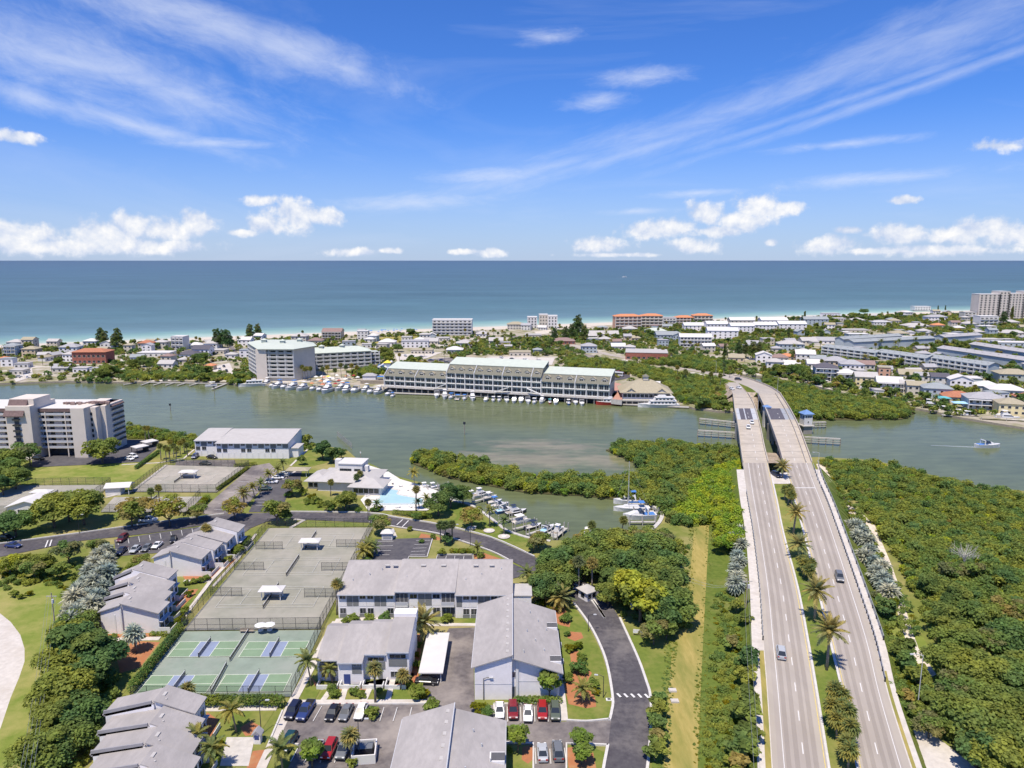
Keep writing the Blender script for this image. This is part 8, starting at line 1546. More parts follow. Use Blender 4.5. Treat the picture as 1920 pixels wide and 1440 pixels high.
# ------------------------------------------------------------------ trees and plants
def T(kind, px, py, label, s=1.0, sz=None, **k): return tree(kind, G(px, py, k.pop('z', 1.2)), label, s, sz, **k)
OAK, DRK, LGT = 'spreading green oak', 'dense dark evergreen', 'airy pale green shade tree'
for a in [('oak', 193, 869, 'lone round oak with deep shade on the lawn before the condominium', 1.5), ('light', 57, 874, LGT, 1.7), ('oak', 22, 884, OAK, 1.3), ('oak', 4, 905, OAK, 1.4), ('oak', 30, 918, OAK, 1.2), ('dark', 6, 930, DRK, 1.1), ('oak', 102, 990, OAK, 1.45), ('oak', 158, 984, OAK, 1.5), ('dark', 130, 978, DRK, 1.3), ('oak', 30, 1006, OAK, 1.15), ('dark', 8, 1010, DRK, 1.1), ('light', 248, 988, LGT, 1.5), ('light', 262, 972, LGT, 1.3), ('light', 318, 988, LGT, 1.6), ('light', 370, 978, LGT, 1.1), ('light', 440, 974, LGT, 1.15), ('light', 520, 982, LGT, 1.35), ('smalldark', 535, 984, 'dark bushy tree', 1.1), ('light', 130, 1058, LGT, 1.2), ('bright', 20, 1080, 'rounded yellow-green tree', .75), ('light', 66, 1086, LGT, 1.0), ('oak', 76, 1070, OAK, .7), ('small', 112, 1088, 'small leafy tree', 1.2), ('light', 185, 1040, LGT, .9),
          ('dark', 150, 1258, DRK, 1.35), ('dark', 190, 1262, DRK, 1.2), ('oak', 118, 1280, OAK, 1.05), ('oak', 130, 1222, OAK, .95), ('oak', 150, 1195, OAK, .9), ('dark', 172, 1300, DRK, 1.1), ('oak', 125, 1345, OAK, 1.15), ('dark', 108, 1392, DRK, 1.1), ('oak', 145, 1380, OAK, 1.0), ('oak', 84, 1452, OAK, 1.0), ('oak', 135, 1425, OAK, .9), ('small', 160, 1170, 'small leafy tree', 1.0), ('light', 265, 1068, LGT, .75), ('bush', 250, 1075, 'rounded shrub', 2.0),
          ('dark', 605, 862, DRK, 1.1), ('dark', 625, 868, DRK, .95), ('light', 640, 862, LGT, .8), ('small', 566, 872, 'small leafy tree', .9), ('small', 575, 836, 'small leafy tree', 1.2), ('light', 548, 930, LGT, 1.1), ('dark', 648, 958, DRK, 1.0), ('light', 655, 952, LGT, .9), ('dark', 615, 958, DRK, .5), ('dark', 822, 968, DRK, 1.05), ('dark', 845, 952, DRK, 1.1), ('dark', 868, 945, DRK, .9), ('light', 884, 990, 'pale olive tree ringed by white stones beside the basin', 1.15), ('light', 716, 1002, LGT, 1.1), ('smalldark', 838, 1022, 'dark bushy tree', .8), ('light', 1010, 1028, LGT, .9), ('smallolive', 1000, 1036, 'olive green small tree', 1.2),
          ('bright', 1200, 1166, 'big domed yellow-green tree among dark trees by the gate', 1.62), ('light', 1226, 1210, LGT, 1.0), ('small', 1250, 1200, 'small leafy tree', 1.1), ('round', 1030, 1310, 'bright round tree at the corner of the gabled block', 1.7), ('round', 972, 1412, 'round yellow-green tree beside the two-car bay', 1.5), ('round', 1090, 1412, 'round dark tree in the bottom mulch bed, upper', 1.3), ('round', 1090, 1434, 'round dark tree in the bottom mulch bed, lower', 1.2), ('round', 586, 1440, 'round clipped tree hiding the silver car', 1.6)]: T(*a)
g_ = random.Random(31)
for x, y, k, s in [(1028, 1112, 'dark', 1.2), (1050, 1082, 'oak', 1.2), (1085, 1060, 'oak', 1.1), (1118, 1046, 'oak', 1.15), (1160, 1048, 'oak', 1.2), (1200, 1056, 'oak', 1.15), (1228, 1066, 'oak', 1.25), (1244, 1092, 'oak', 1.2), (1254, 1130, 'dark', 1.15), (1230, 1108, 'oak', 1.1), (1208, 1096, 'dark', 1.1), (1168, 1086, 'oak', 1.2), (1130, 1090, 'oak', 1.1), (1258, 1168, 'oak', 1.2), (1238, 1184, 'dark', 1.1), (1022, 1134, 'dark', 1.0), (1046, 1124, 'dark', .9), (1176, 1126, 'oak', 1.0), (1222, 1150, 'dark', 1.1), (1252, 1060, 'oak', 1.0), (1226, 1032, 'oak', 1.0), (1150, 1112, 'dark', .9), (1095, 1088, 'dark', 1.0), (1060, 1108, 'dark', 1.0), (1244, 1036, 'light', 1.2), (1190, 1032, 'light', 1.2), (1100, 1040, 'light', 1.1), (1140, 1138, 'dark', .8), (1232, 1160, 'oak', 1.1)]:
    T(k, x, y, {'oak': OAK, 'dark': DRK, 'light': LGT}[k], s)
# shrubs in the beds
SHR = [(1059, 1166, 'bush', 1.35), (1064, 1192, 'bush', .8), (1070, 1222, 'bushy', 1.15), (1083, 1216, 'bushy', 1.0), (1090, 1240, 'bush', 1.2), (1088, 1262, 'bush', 1.7), (1064, 1278, 'bush', 1.2), (1112, 1290, 'bush', 1.2), (1117, 1302, 'bushy', .8), (900, 1338, 'bushy', 1.6), (912, 1346, 'bush', 1.3), (905, 1352, 'bushy', 1.0), (663, 1166, 'bush', 1.4), (692, 1166, 'bush', 1.25), (722, 1165, 'bush', 1.6), (648, 1168, 'bush', 1.0), (838, 1166, 'bush', 1.5), (730, 1178, 'bush', .9), (667, 1180, 'bush', .9), (622, 1300, 'bush', 1.1), (630, 1306, 'bush', 1.0), (665, 1302, 'bush', 1.0), (678, 1308, 'bush', .9), (710, 1302, 'bush', 1.0), (786, 1308, 'bush', 1.7), (795, 1306, 'bushy', 1.2), (768, 1288, 'bush', 1.1), (782, 1250, 'bush', .9), (778, 1232, 'bushy', .9), (785, 1214, 'bush', .9), (808, 1332, 'bush', 1.4), (700, 1345, 'bush', 1.4), (697, 1338, 'bush', 1.1), (662, 1436, 'bush', 1.0), (594, 944, 'bush', 1.8), (603, 950, 'bush', 1.6), (585, 938, 'bushy', 1.7), (568, 928, 'bush', 1.6), (575, 945, 'bush', 1.3), (622, 958, 'bush', 1.8), (625, 948, 'bush', 1.4), (672, 960, 'bush', 1.2), (560, 915, 'bushy', 1.4), (700, 960, 'bush', 1.2), (710, 958, 'bushy', 1.3), (780, 975, 'bush', 1.6), (792, 972, 'bush', 1.4), (828, 1040, 'bush', 1.3), (790, 1018, 'bush', .8), (768, 995, 'bush', 1.0), (812, 1010, 'bush', 1.0), (868, 1038, 'bush', 1.0), (902, 1046, 'bush', 1.1), (350, 1096, 'bush', .9), (362, 1094, 'bush', .9), (376, 1092, 'bush', 1.0), (388, 1088, 'bush', 1.0), (355, 1118, 'bushy', 1.0), (430, 1052, 'bush', 1.2), (445, 1040, 'bush', 1.6), (452, 1034, 'bush', 1.5), (220, 1336, 'bush', 1.8), (232, 1330, 'bush', 1.5), (410, 1400, 'bushy', .9), (400, 1418, 'bushy', .9), (178, 1198, 'bush', .7), (196, 1197, 'bush', .7), (214, 1197, 'bush', .7), (268, 1196, 'bush', .7), (340, 1170, 'bushy', 1.4), (346, 1150, 'bush', 1.2), (690, 1056, 'bush', 1.2), (704, 1060, 'bush', 1.0), (694, 1046, 'bushy', 1.0), (540, 932, 'bush', 1.4), (955, 1412, 'bush', .8), (1048, 1146, 'bush', .9), (1030, 1150, 'bushy', 1.1), (1012, 1136, 'bushy', 1.2), (28, 1118, 'bush', 1.1), (40, 1122, 'bush', .9), (55, 1116, 'bushy', .9)]
for x, y, k, s in SHR: T(k, x, y, ('rounded green shrub' if k == 'bush' else 'yellow-green low shrub'), s, cat='shrub', z=1.3)
# palms near the camera: fronds are pieces of their own
PN = dict(date='feathery date palm', queen='slender queen palm', sabal='round-headed cabbage palm', wash='shaggy fan palm', silver='silvery fan palm')
for k, x, y, h, s, z, lb in [('date', 1467, 897, 4.5, 1.0, 7.6, 'date palm where the bare median narrows to the bridges'), ('date', 1487, 1002, 7.0, 1.0, 5.3, None), ('date', 1499, 1048, 3.8, 1.1, 4.6, None), ('date', 1527, 1164, 7.5, 1.15, 3.3, None), ('date', 1550, 1256, 8.5, 1.15, 2.8, None), ('date', 795, 1200, 4.5, 1.25, 1.4, 'big date palm between the terrace and the checkered flats'), ('date', 1052, 1142, 3.0, 1.1, 1.3, None), ('date', 458, 948, 4.5, .95, 1.3, None),
                          ('wash', 632, 1152, 7.5, 1.0, 1.3, 'tall shaggy fan palm at the left end of the checkered flats'), ('wash', 704, 1318, 7.0, 1.0, 1.4, 'tall fan palm in the planted island of the left lot'), ('wash', 751, 1292, 2.5, .95, 1.3, None), ('wash', 660, 1424, 4.5, 1.0, 1.4, 'fan palm beside the bin enclosure'), ('wash', 388, 1040, 7.5, .95, 1.3, 'tall fan palm rising over the far sawtooth terrace'), ('wash', 354, 1340, 5.0, .95, 1.3, 'twin-stemmed looking fan palm at the end of the bottom left terrace'), ('silver', 256, 1222, 4.0, 1.1, 1.3, 'lone silver palm on the dry lawn by the sawtooth terrace'),
                          ('queen', 584, 1286, 5.5, 1.0, 1.3, None), ('queen', 624, 1280, 3.0, .8, 1.3, None), ('queen', 443, 1372, 4.5, 1.0, 1.3, None), ('queen', 402, 1440, 4.0, .95, 1.3, None), ('queen', 372, 1425, 4.5, .95, 1.3, None), ('queen', 530, 1448, 4.0, 1.1, 1.3, None), ('queen', 1092, 1318, 3.0, .9, 1.3, 'short feathery palm in the right-hand mulch bed')]:
    p = G(x, y, z); palm(k, p, h, lb or PN[k], s, split=True)
for k, x, y, h, s in [('sabal', 287, 960, 7, .9), ('sabal', 300, 955, 7.5, .9), ('queen', 478, 935, 4.5, .9), ('queen', 487, 928, 4.5, .9), ('queen', 503, 908, 4, .9), ('queen', 518, 898, 4, .9), ('queen', 533, 886, 4, .9), ('sabal', 620, 930, 5, .9), ('sabal', 672, 925, 6, .9), ('sabal', 676, 918, 6, .9), ('sabal', 690, 975, 6, .9), ('queen', 708, 958, 2.5, .8), ('wash', 780, 958, 7.5, .9), ('queen', 777, 912, 5, 1.0), ('queen', 787, 953, 2.5, .7), ('queen', 800, 950, 3, .8), ('sabal', 835, 1022, 6, 1.0), ('sabal', 826, 1018, 5.5, 1.0), ('sabal', 848, 1016, 5.5, .9), ('queen', 682, 1052, 3, 1.1), ('queen', 690, 1044, 3.5, 1.0), ('queen', 700, 1040, 2.5, .9), ('queen', 918, 988, 5.5, .9), ('queen', 945, 1002, 4.5, .9), ('wash', 1085, 1118, 9, 1.0), ('wash', 1110, 1112, 8, 1.0), ('sabal', 1075, 1105, 7, .9), ('queen', 1000, 1112, 3, 1.1), ('queen', 990, 1100, 3.5, 1.0), ('sabal', 1165, 1005, 5, 1.0), ('sabal', 1110, 1010, 4.5, 1.0), ('queen', 895, 1042, 2.5, .8), ('sabal', 273, 830, 7, .8), ('sabal', 281, 830, 7, .8)] + [('sabal', x, y, h_, .9) for x, y, h_ in ((302, 862, 6), (312, 866, 6), (320, 868, 6), (326, 858, 5), (338, 852, 5), (346, 848, 5), (318, 852, 5.5), (330, 866, 5.5), (352, 856, 5))]:
    palm(k, G(x, y, 1.3), h, PN[k], s)
for x, y, h in [(1477, 945, 4.0), (1484, 950, 4.2), (1471, 938, 3.6), (1480, 940, 4.4), (1508, 1082, 3.4), (1516, 1090, 3.0), (1504, 1072, 3.2), (1520, 1078, 3.0), (1562, 1326, 3.6), (1579, 1334, 3.2), (1562, 1362, 4.0), (1588, 1372, 3.6), (1592, 1404, 3.8), (1569, 1386, 3.4), (1582, 1425, 3.2), (1576, 1350, 3.0), (1590, 1440, 3.0)]:
    zz = np.interp(y, [r[0] for r in ROWS][::-1], [r[1] for r in ROWS][::-1]); palm('sabal', G(x, y, float(zz) - .1), h, PN['sabal'], 1.15, split=True)
for x, y in [(200, 1030), (190, 1042), (205, 1050), (180, 1060), (196, 1068), (170, 1075), (186, 1085), (204, 1080), (160, 1092), (178, 1102), (196, 1105), (150, 1112), (168, 1120), (186, 1126), (142, 1132), (158, 1142), (175, 1146), (135, 1150), (150, 1162), (166, 1165), (138, 1172)]: palm('silver', G(x, y + 22, 1.2), g_.uniform(2.6, 4.2), PN['silver'], g_.uniform(.95, 1.2))
for x, y in [(1380, 968), (1388, 980), (1378, 995), (1386, 1008), (1378, 1024), (1388, 1036), (1380, 1050), (1386, 1066), (1378, 1080), (1386, 1094), (1380, 1108)]: palm('silver', G(x, y + 8, 1.2), g_.uniform(1.8, 2.8), PN['silver'], g_.uniform(.9, 1.1))
for x, y in [(1592, 985), (1602, 992), (1612, 1002), (1604, 1012), (1622, 1018), (1630, 1036), (1618, 1046), (1636, 1056), (1646, 1068), (1640, 1082), (1652, 1092), (1660, 1106), (1668, 1116)]: palm('silver', G(x + 2, y + 12, 1.2), g_.uniform(1.6, 2.6), PN['silver'], g_.uniform(.95, 1.25))
# scrubby trees beside the mown strip and the roads
for x, y, k, s in [(1236, 1330, 'small', .8), (1232, 1350, 'small', .9), (1230, 1378, 'small', .9), (1234, 1400, 'smallolive', .9), (1228, 1428, 'small', .9), (1398, 1178, 'smalldark', .8), (1404, 1258, 'smalldark', 1.0), (1396, 1290, 'small', 1.1), (1402, 1330, 'smalldark', 1.0), (1394, 1362, 'small', 1.3), (1404, 1404, 'smalldark', 1.1), (1390, 1430, 'small', 1.2), (1380, 1150, 'small', .8), (1372, 1220, 'smallolive', .9), (1380, 1450, 'smallolive', 1.0), (1660, 1160, 'smalldark', 1.1), (1690, 1240, 'smalldark', 1.15), (1668, 1130, 'small', .7), (1700, 1262, 'small', 1.0), (1640, 1128, 'smallolive', .7), (1720, 1290, 'small', 1.1), (1735, 1330, 'small', 1.0), (1700, 1320, 'smallolive', .8), (1712, 1345, 'smallolive', .8), (1728, 1352, 'small', .8)]: T(k, x, y, {'small': 'small leafy tree', 'smalldark': 'dark bushy tree', 'smallolive': 'olive green small tree'}[k], s)
for x, y, k, s in [(1790, 1150, 'dark', .9), (1830, 1180, 'oak', .9), (1765, 1190, 'dark', .9), (1880, 1160, 'light', 1.0), (1800, 1230, 'oak', 1.0), (1850, 1240, 'light', 1.1), (1900, 1230, 'oak', 1.0), (1775, 1280, 'oak', 1.0), (1830, 1300, 'oak', 1.1), (1890, 1310, 'oak', 1.1), (1780, 1330, 'light', 1.1), (1860, 1350, 'oak', 1.0), (1915, 1380, 'dark', 1.1), (1800, 1380, 'oak', 1.0), (1850, 1410, 'oak', 1.1), (1905, 1440, 'dark', 1.1), (1870, 1460, 'oak', 1.0), (1820, 1090, 'light', 1.0), (1780, 1090, 'light', .9), (1745, 1120, 'dark', .8), (1885, 1100, 'oak', .8), (1915, 1170, 'light', 1.0), (1740, 1385, 'light', .8), (1930, 1300, 'oak', 1.1), (1830, 1440, 'dark', .9)]: T(k, x, y, {'oak': OAK, 'dark': DRK, 'light': LGT}[k], s)
c = G(1805, 1075, 1.2); t = thing('dead_tree', 'bare whitish dead branches above the right-hand thicket', 'dead tree', c); b = MB(); b.tube([(0, 0, 0), (.2, 0, 5.5)], .2, 6, 'timber_grey', .12); b.build('trunk', t); b = MB()
for i in range(26):
    a = i * 2.4; r = 1.5 + 2.6 * g_.random(); p1 = Vector((math.cos(a) * r, math.sin(a) * r, 6 + 1.8 * g_.random())); b.tube([(0, 0, 3.2 + i * .09), p1 * .55 + Vector((0, 0, 2.0)), p1], .06, 4, 'path', .02)
    for q in range(3): b.tube([p1 * .8, p1 + Vector((g_.uniform(-.9, .9), g_.uniform(-.9, .9), g_.uniform(-.2, .8)))], .03, 3, 'path', .012)
b.build('branches', t)
# ------------------------------------------------------------------ masses of mangrove and scrub
rng = np.random.default_rng(5)
def mass(name, poly, sp, protos, label, cat, z0, lo, hi, seed, holes=(), zj=.5):
    X, Y = fill(poly, sp, seed, holes=holes); n = len(X)
    big = np.sin(X * .11 + seed) * np.cos(Y * .09 - seed) * .5 + np.sin(X * .037 + Y * .05) * .5
    sc_ = lo + (hi - lo) * np.clip(.5 + .35 * big + rng.normal(size=n) * .25, 0, 1)
    return gn_scatter(name, np.stack([X, Y, np.full(n, z0) - .25 + rng.random(n) * zj], 1), sc_, protos, label, cat, seed)
pg = lambda *p, z=1.2: [(q.x, q.y) for q in pl(*p, z=z)]
MR = pg((1538, 868), (1640, 872), (1740, 897), (1820, 917), (1920, 932), (2150, 985), (2150, 1530), (1900, 1530), (1840, 1440), (1770, 1380), (1735, 1300), (1772, 1262), (1730, 1150), (1700, 1080), (1650, 1000), (1640, 985), (1580, 915))
mass('mangrove_thicket', MR, 2.1, CL_MANG, 'dense mangrove thicket right of the highway', 'mangroves', 1.0, .62, 1.15, 1)
BR_ = pg((1300, 905), (1340, 882), (1392, 866), (1398, 935), (1368, 985), (1330, 978), (1300, 985), (1262, 975), (1290, 930))
mass('mangrove_thicket', SPIT, 2.3, CL_MANG, 'mangrove spit curling around the shoal and boat basin', 'mangroves', .3, .8, 1.3, 2, holes=(BR_,))
ML = pg((1244, 966), (1232, 952), (1222, 948), (1300, 905), (1395, 864), (1400, 940), (1372, 985), (1300, 985), (1262, 992))
mass('mangrove_thicket', ML, 2.3, CL_MANG, 'mangroves between the boat basin and the left roadway', 'mangroves', 1.0, .8, 1.25, 3, holes=(BR_,))
EL = [(p.x, p.y) for p in [q + Vector((-1, 0, 0)) for q in LA2[24:K - 1]] + [q + Vector((-9, -2, 0)) for q in LA2[24:K - 1]][::-1]]; mass('bank_scrub', EL, 1.8, CL_MANGB, 'thicket on the bank below the left footway', 'thicket', 3.2, .7, 1.15, 18, zj=2.0)
ER = [(p.x, p.y) for p in [q + Vector((4.5, 0, 0)) for q in RB2[16:K - 1]] + [q + Vector((9, 0, 0)) for q in RB2[16:K - 1]][::-1]]; mass('bank_scrub', ER, 2.0, CL_SCRUB, 'scrub on the bank below the right footway', 'scrub', 1.9, .6, 1.0, 19, zj=1.5)
mass('bright_thicket', BR_, 2.0, CL_MANGB, 'bright yellow-green thicket beside the left roadway', 'thicket', .8, .9, 1.35, 4)
mass('mangrove_thicket', MANG2, 2.6, CL_MANG, 'mangrove point between the bridges and the canal houses', 'mangroves', .3, .85, 1.4, 5)
SC = pg((1340, 1115), (1362, 1110), (1402, 1190), (1424, 1300), (1434, 1500), (1318, 1500), (1330, 1290)); mass('roadside_scrub', SC, 1.25, CL_SCRUB, 'green scrub between the mown strip and the left roadway', 'scrub', .95, .18, .85, 6)
SC2 = pg((1640, 1100), (1660, 1125), (1700, 1215), (1735, 1285), (1740, 1350), (1700, 1372), (1660, 1250), (1625, 1130)); mass('roadside_scrub', SC2, 1.8, CL_SCRUB, 'scrub and vines beside the right footway', 'scrub', 1.1, .5, 1.1, 7)
SC3 = pg((240, 800), (300, 812), (372, 826), (366, 842), (330, 832), (296, 826), (240, 820)); mass('waterside_scrub', SC3, 2.3, CL_MANG, 'waterside bushes right of the condominium', 'bushes', 1.0, .8, 1.3, 8)
SC4 = pg((60, 1095), (130, 1060), (218, 1045), (212, 1085), (200, 1190), (130, 1190), (118, 1120)); mass('ground_cover', SC4, 2.0, CL_SCRUB, 'low undergrowth beneath the silver palm grove', 'undergrowth', 1.1, .4, .8, 9)
SC5 = pg((-20, 1060), (60, 1040), (120, 1050), (110, 1090), (0, 1110)); mass('ground_cover', SC5, 2.4, CL_SCRUB, 'shrubbery below the road at the left edge', 'shrubbery', 1.1, .5, 1.1, 10)
SC6 = pg((62, 1450), (78, 1340), (104, 1240), (150, 1190), (215, 1230), (215, 1300), (180, 1400), (150, 1470)); mass('ground_cover', SC6, 2.2, CL_SCRUB, 'undergrowth beneath the dark trees at the bottom left', 'undergrowth', 1.1, .6, 1.1, 11)
SC7 = pg((1000, 1110), (1060, 1070), (1110, 1030), (1290, 1020), (1296, 1180), (1170, 1160), (1150, 1110), (1105, 1075)); mass('ground_cover', SC7, 2.6, CL_SCRUB, 'undergrowth beneath the tree belt by the gatehouse', 'undergrowth', 1.1, .5, .9, 12)
SC8 = pg((545, 826), (590, 834), (580, 846), (552, 838)); mass('waterside_scrub', SC8, 2.2, CL_MANG, 'waterside bushes right of the waterside flats', 'bushes', .8, .6, .9, 13)
# island shore mangroves and garden greenery
IM = [(p.x, p.y) for p in pl((232, 714), (330, 712), (425, 713), (456, 722), (470, 712), (430, 704), (330, 702), (240, 704), z=1.2)]; mass('mangrove_thicket', IM, 3.0, CL_MANG, 'mangrove fringe behind the long dock', 'mangroves', .8, .9, 1.4, 14)
IM2 = [(p.x, p.y) for p in pl((1268, 752), (1300, 764), (1342, 768), (1366, 742), (1362, 726), (1330, 712), (1280, 704), (1230, 694), (1180, 684), (1120, 676), (1060, 676), (1060, 690), (1140, 694), (1190, 706), (1250, 726), z=1.2)]; mass('mangrove_thicket', IM2, 3.0, CL_MANG, 'green thicket between the restaurant and the bridge', 'thicket', .9, .9, 1.5, 15)
IM3 = [(p.x, p.y) for p in pl((1180, 680), (1280, 690), (1340, 700), (1375, 704), (1370, 680), (1300, 672), (1290, 668), (1240, 680), z=1.2)]; mass('mangrove_thicket', IM3, 3.2, CL_MANG, 'green thicket beyond the island road', 'thicket', .9, .9, 1.5, 16)
IM4 = [(p.x, p.y) for p in pl((660, 712), (720, 702), (728, 688), (700, 690), (662, 702), z=1.2)]; mass('mangrove_thicket', IM4, 3.0, CL_MANG, 'rounded thicket between the two waterfront hotels', 'thicket', 1.0, 1.0, 1.5, 17)
HX = np.array(HOUSES); ISLP = np.array(ISLAND)
hot = [(-160, 522, 30), (-130, 555, 26)] + [(A.x + D_.x * k, A.y + D_.y * k + 9, 13) for k in np.linspace(0, 1, 13)] + [(90, 425, 22)] + [(p.x, p.y, 7) for p in (FA + FB)]
OBST = np.array(list(HOUSES) + hot)
def free(X, Y, pad):
    k = np.ones(len(X), bool)
    for x, y, r in OBST: k &= (X - x) ** 2 + (Y - y) ** 2 > (r * .92 + pad) ** 2
    return k
INNER = [(p[0], p[1]) for p in [G(x, y, 1.2) for x, y in NEAR_ISLAND[:]]] + [(x, shoreline(x) - 62) for x in (1900, 1500, 1200, 1000, 800, 500, 200, -100, -300, -535, -700)]
BARE = [pg((450, 740), (1304, 778), (1304, 742), (1140, 728), (720, 702), (590, 702), (455, 714)), pg((1078, 668), (1300, 712), (1300, 700), (1110, 660)), pg((880, 666), (1045, 668), (1040, 686), (865, 684)), pg((735, 656), (835, 654), (855, 684), (738, 682)), pg((24, 688), (62, 688), (62, 718), (24, 718)), pg((585, 704), (735, 696), (735, 732), (585, 732)), pg((395, 684), (435, 676), (445, 706), (400, 710))]
hg = random.Random(77); X, Y = fill(INNER, 15.0, 39, holes=BARE + [IM, IM2, IM3, IM4, MANG2, pg((1170, 690), (1400, 775), (1480, 735), (1420, 694), (1300, 668), (1180, 672)), pg((1540, 745), (1720, 790), (1720, 755), (1560, 725))]); k = (Y > 400) & (np.abs(X) < Y * .76) & ((X > 90) | (Y > 560)); X, Y = X[k], Y[k]; o_ = rng.permutation(len(X)); nh = 0
for i in o_:
    if nh >= 125: break
    if not free(X[i:i + 1], Y[i:i + 1], 6.0)[0]: continue
    px, py = PX((X[i], Y[i], 1.2)); w_ = hg.uniform(8, 12)
    house(px, py, w_ * ppm(py), hg.choice([1, 1, 1, 2]), hg.choice(['hip', 'gable', 'gable', 'flat']), hg.choice([W_, L_, L_, GY, GY, TN, BG, BR]), hg.choice(['wall_white', 'wall_cream', 'wall_beige', 'wall_blue', 'wall_tan', 'wall_grey']), hg.choice([-15, -10, 0, 8]) + (90 if hg.random() < .2 else 0), d=hg.uniform(7, 9)); nh += 1; OBST = np.array(list(HOUSES) + hot)
X, Y = fill(INNER, 5.4, 41, holes=BARE); k = free(X, Y, .6) & (Y > 380); X, Y = X[k], Y[k]
clus = np.sin(X * .031 + 1.3) * np.cos(Y * .027) + np.sin(X * .013 - Y * .017) + rng.normal(size=len(X)) * .6 + np.where(X > 150, .75, 0) ; k = clus > -.45
gn_scatter('garden_shrubbery', np.stack([X[k], Y[k], np.full(k.sum(), 1.0)], 1), .75 + .75 * rng.random(k.sum()), CL_ISL, 'garden shrubs and hedges between the island houses', 'shrubbery', 3)
# individual trees on the island
ITREES = []
for x, y, k, s in [(190, 650, 'pine', 1.0), (198, 654, 'pine', .95), (222, 652, 'pine', 1.0), (215, 656, 'pine', .8), (408, 655, 'pine', 1.05), (428, 658, 'pine', 1.15), (418, 652, 'pine', 1.0), (470, 640, 'pine', .95), (484, 638, 'pine', .95), (1060, 642, 'pine', .9), (1083, 634, 'pine', 1.35), (1072, 640, 'pine', 1.0), (1095, 640, 'pine', .9), (1040, 640, 'pine', .8), (1508, 606, 'cypress', 1.1), (1503, 612, 'cypress', .8), (1478, 638, 'cypress', .9), (1358, 678, 'cypress', 1.0), (1396, 672, 'pine', .8), (1410, 674, 'pine', .85), (1384, 668, 'pine', .75), (1422, 670, 'pine', .7), (1896, 604, 'cypress', 1.4), (1758, 586, 'cypress', .7), (1772, 585, 'cypress', .7), (1540, 640, 'pine', .6), (1806, 662, 'dark', 1.5), (1460, 706, 'oak', 1.2), (1490, 708, 'oak', 1.4), (1505, 710, 'oak', 1.2), (1620, 590, 'oak', 1.4), (1600, 600, 'oak', 1.5), (1880, 612, 'pine', 1.0), (770, 628, 'oak', 1.1), (270, 688, 'dark', 1.2), (250, 694, 'dark', 1.2), (280, 692, 'dark', 1.0), (200, 707, 'oak', 1.3), (190, 712, 'oak', 1.2), (213, 704, 'oak', 1.1), (382, 680, 'oak', 1.2), (370, 684, 'dark', 1.1), (110, 690, 'dark', 1.2), (125, 696, 'oak', 1.1), (660, 648, 'oak', 1.0), (745, 660, 'oak', 1.1), (720, 664, 'oak', 1.0)]:
    T(k, x, y, {'pine': 'tall feathery pine', 'cypress': 'narrow column-shaped dark tree', 'oak': 'broad green tree', 'dark': 'broad dark tree'}[k], s)
X, Y = fill(INNER, 9.0, 43, holes=BARE); k = free(X, Y, 1.0) & (Y > 395) & (np.abs(X) < Y * .78); X, Y = X[k], Y[k]
cl = np.sin(X * .031 + 1.3) * np.cos(Y * .027) + np.sin(X * .013 - Y * .017) + rng.normal(size=len(X)) * .9 + np.where(X > 150, .6, 0); o_ = np.argsort(-cl)
kinds = ['small', 'smalldark', 'smallolive', 'small', 'smalldark', 'small']; cnt = {}; npalm = 0; lim = dict(small=250, smalldark=200, smallolive=120)
for i in o_[:620]:
    k_ = kinds[g_.randrange(6)]
    q_ = g_.uniform(1.0, 1.75); tree(k_, (X[i], Y[i], 1.1), ('low ' if q_ < 1.22 else 'tall ' if q_ > 1.5 else 'mid-height ') + {'small': 'leafy tree', 'smalldark': 'dark bushy tree', 'smallolive': 'olive green tree'}[k_], q_)
X, Y = fill(INNER, 11.0, 47, holes=BARE[:2]); k = free(X, Y, .2) & (Y > 395) & (np.abs(X) < Y * .76); X, Y = X[k], Y[k]; o_ = rng.permutation(len(X))[:230]
for i in o_:
    h_ = g_.choice([5, 6, 7, 8]); palm(g_.choice(['sabal', 'sabal', 'queen']), (X[i], Y[i], 1.1), h_, ('short' if h_ < 6 else 'tall' if h_ > 7 else 'middling') + ' slim palm', 1.1, lean=.3)
for x, y in [(567, 704), (572, 706), (577, 704), (583, 707), (640, 700), (650, 704), (628, 708), (615, 702), (660, 698), (670, 702), (605, 708), (760, 715), (766, 716), (772, 718), (1318, 712), (1332, 716), (1350, 722), (1356, 700), (1368, 703), (1270, 705), (1285, 710)]: palm('sabal', G(x, y + 8, 1.4), g_.choice([8, 9]), 'slim palm', 1.2, lean=.3)
for nm_, A_, B2_ in (('left', [(1262, 1188), (1290, 1130), (1302, 985)], 0), ('right', [(1330, 985), (1322, 1130), (1314, 1290), (1308, 1445)], 0), ('lower left', [(1244, 1445), (1254, 1300), (1262, 1188)], 0)):
    q = smooth_line([G(x, y, 1.2) for x, y in A_], 6); po = [(v.x, v.y) for v in offset_line(q, 1.5)] + [(v.x, v.y) for v in offset_line(q, -1.0)][::-1]; mass('grass_tufts', po, .55, CL_SCRUB, 'ragged tufts along the %s edge of the mown strip' % nm_, 'grass', 1.2, .06, .26, 30 + len(nm_), zj=.2)
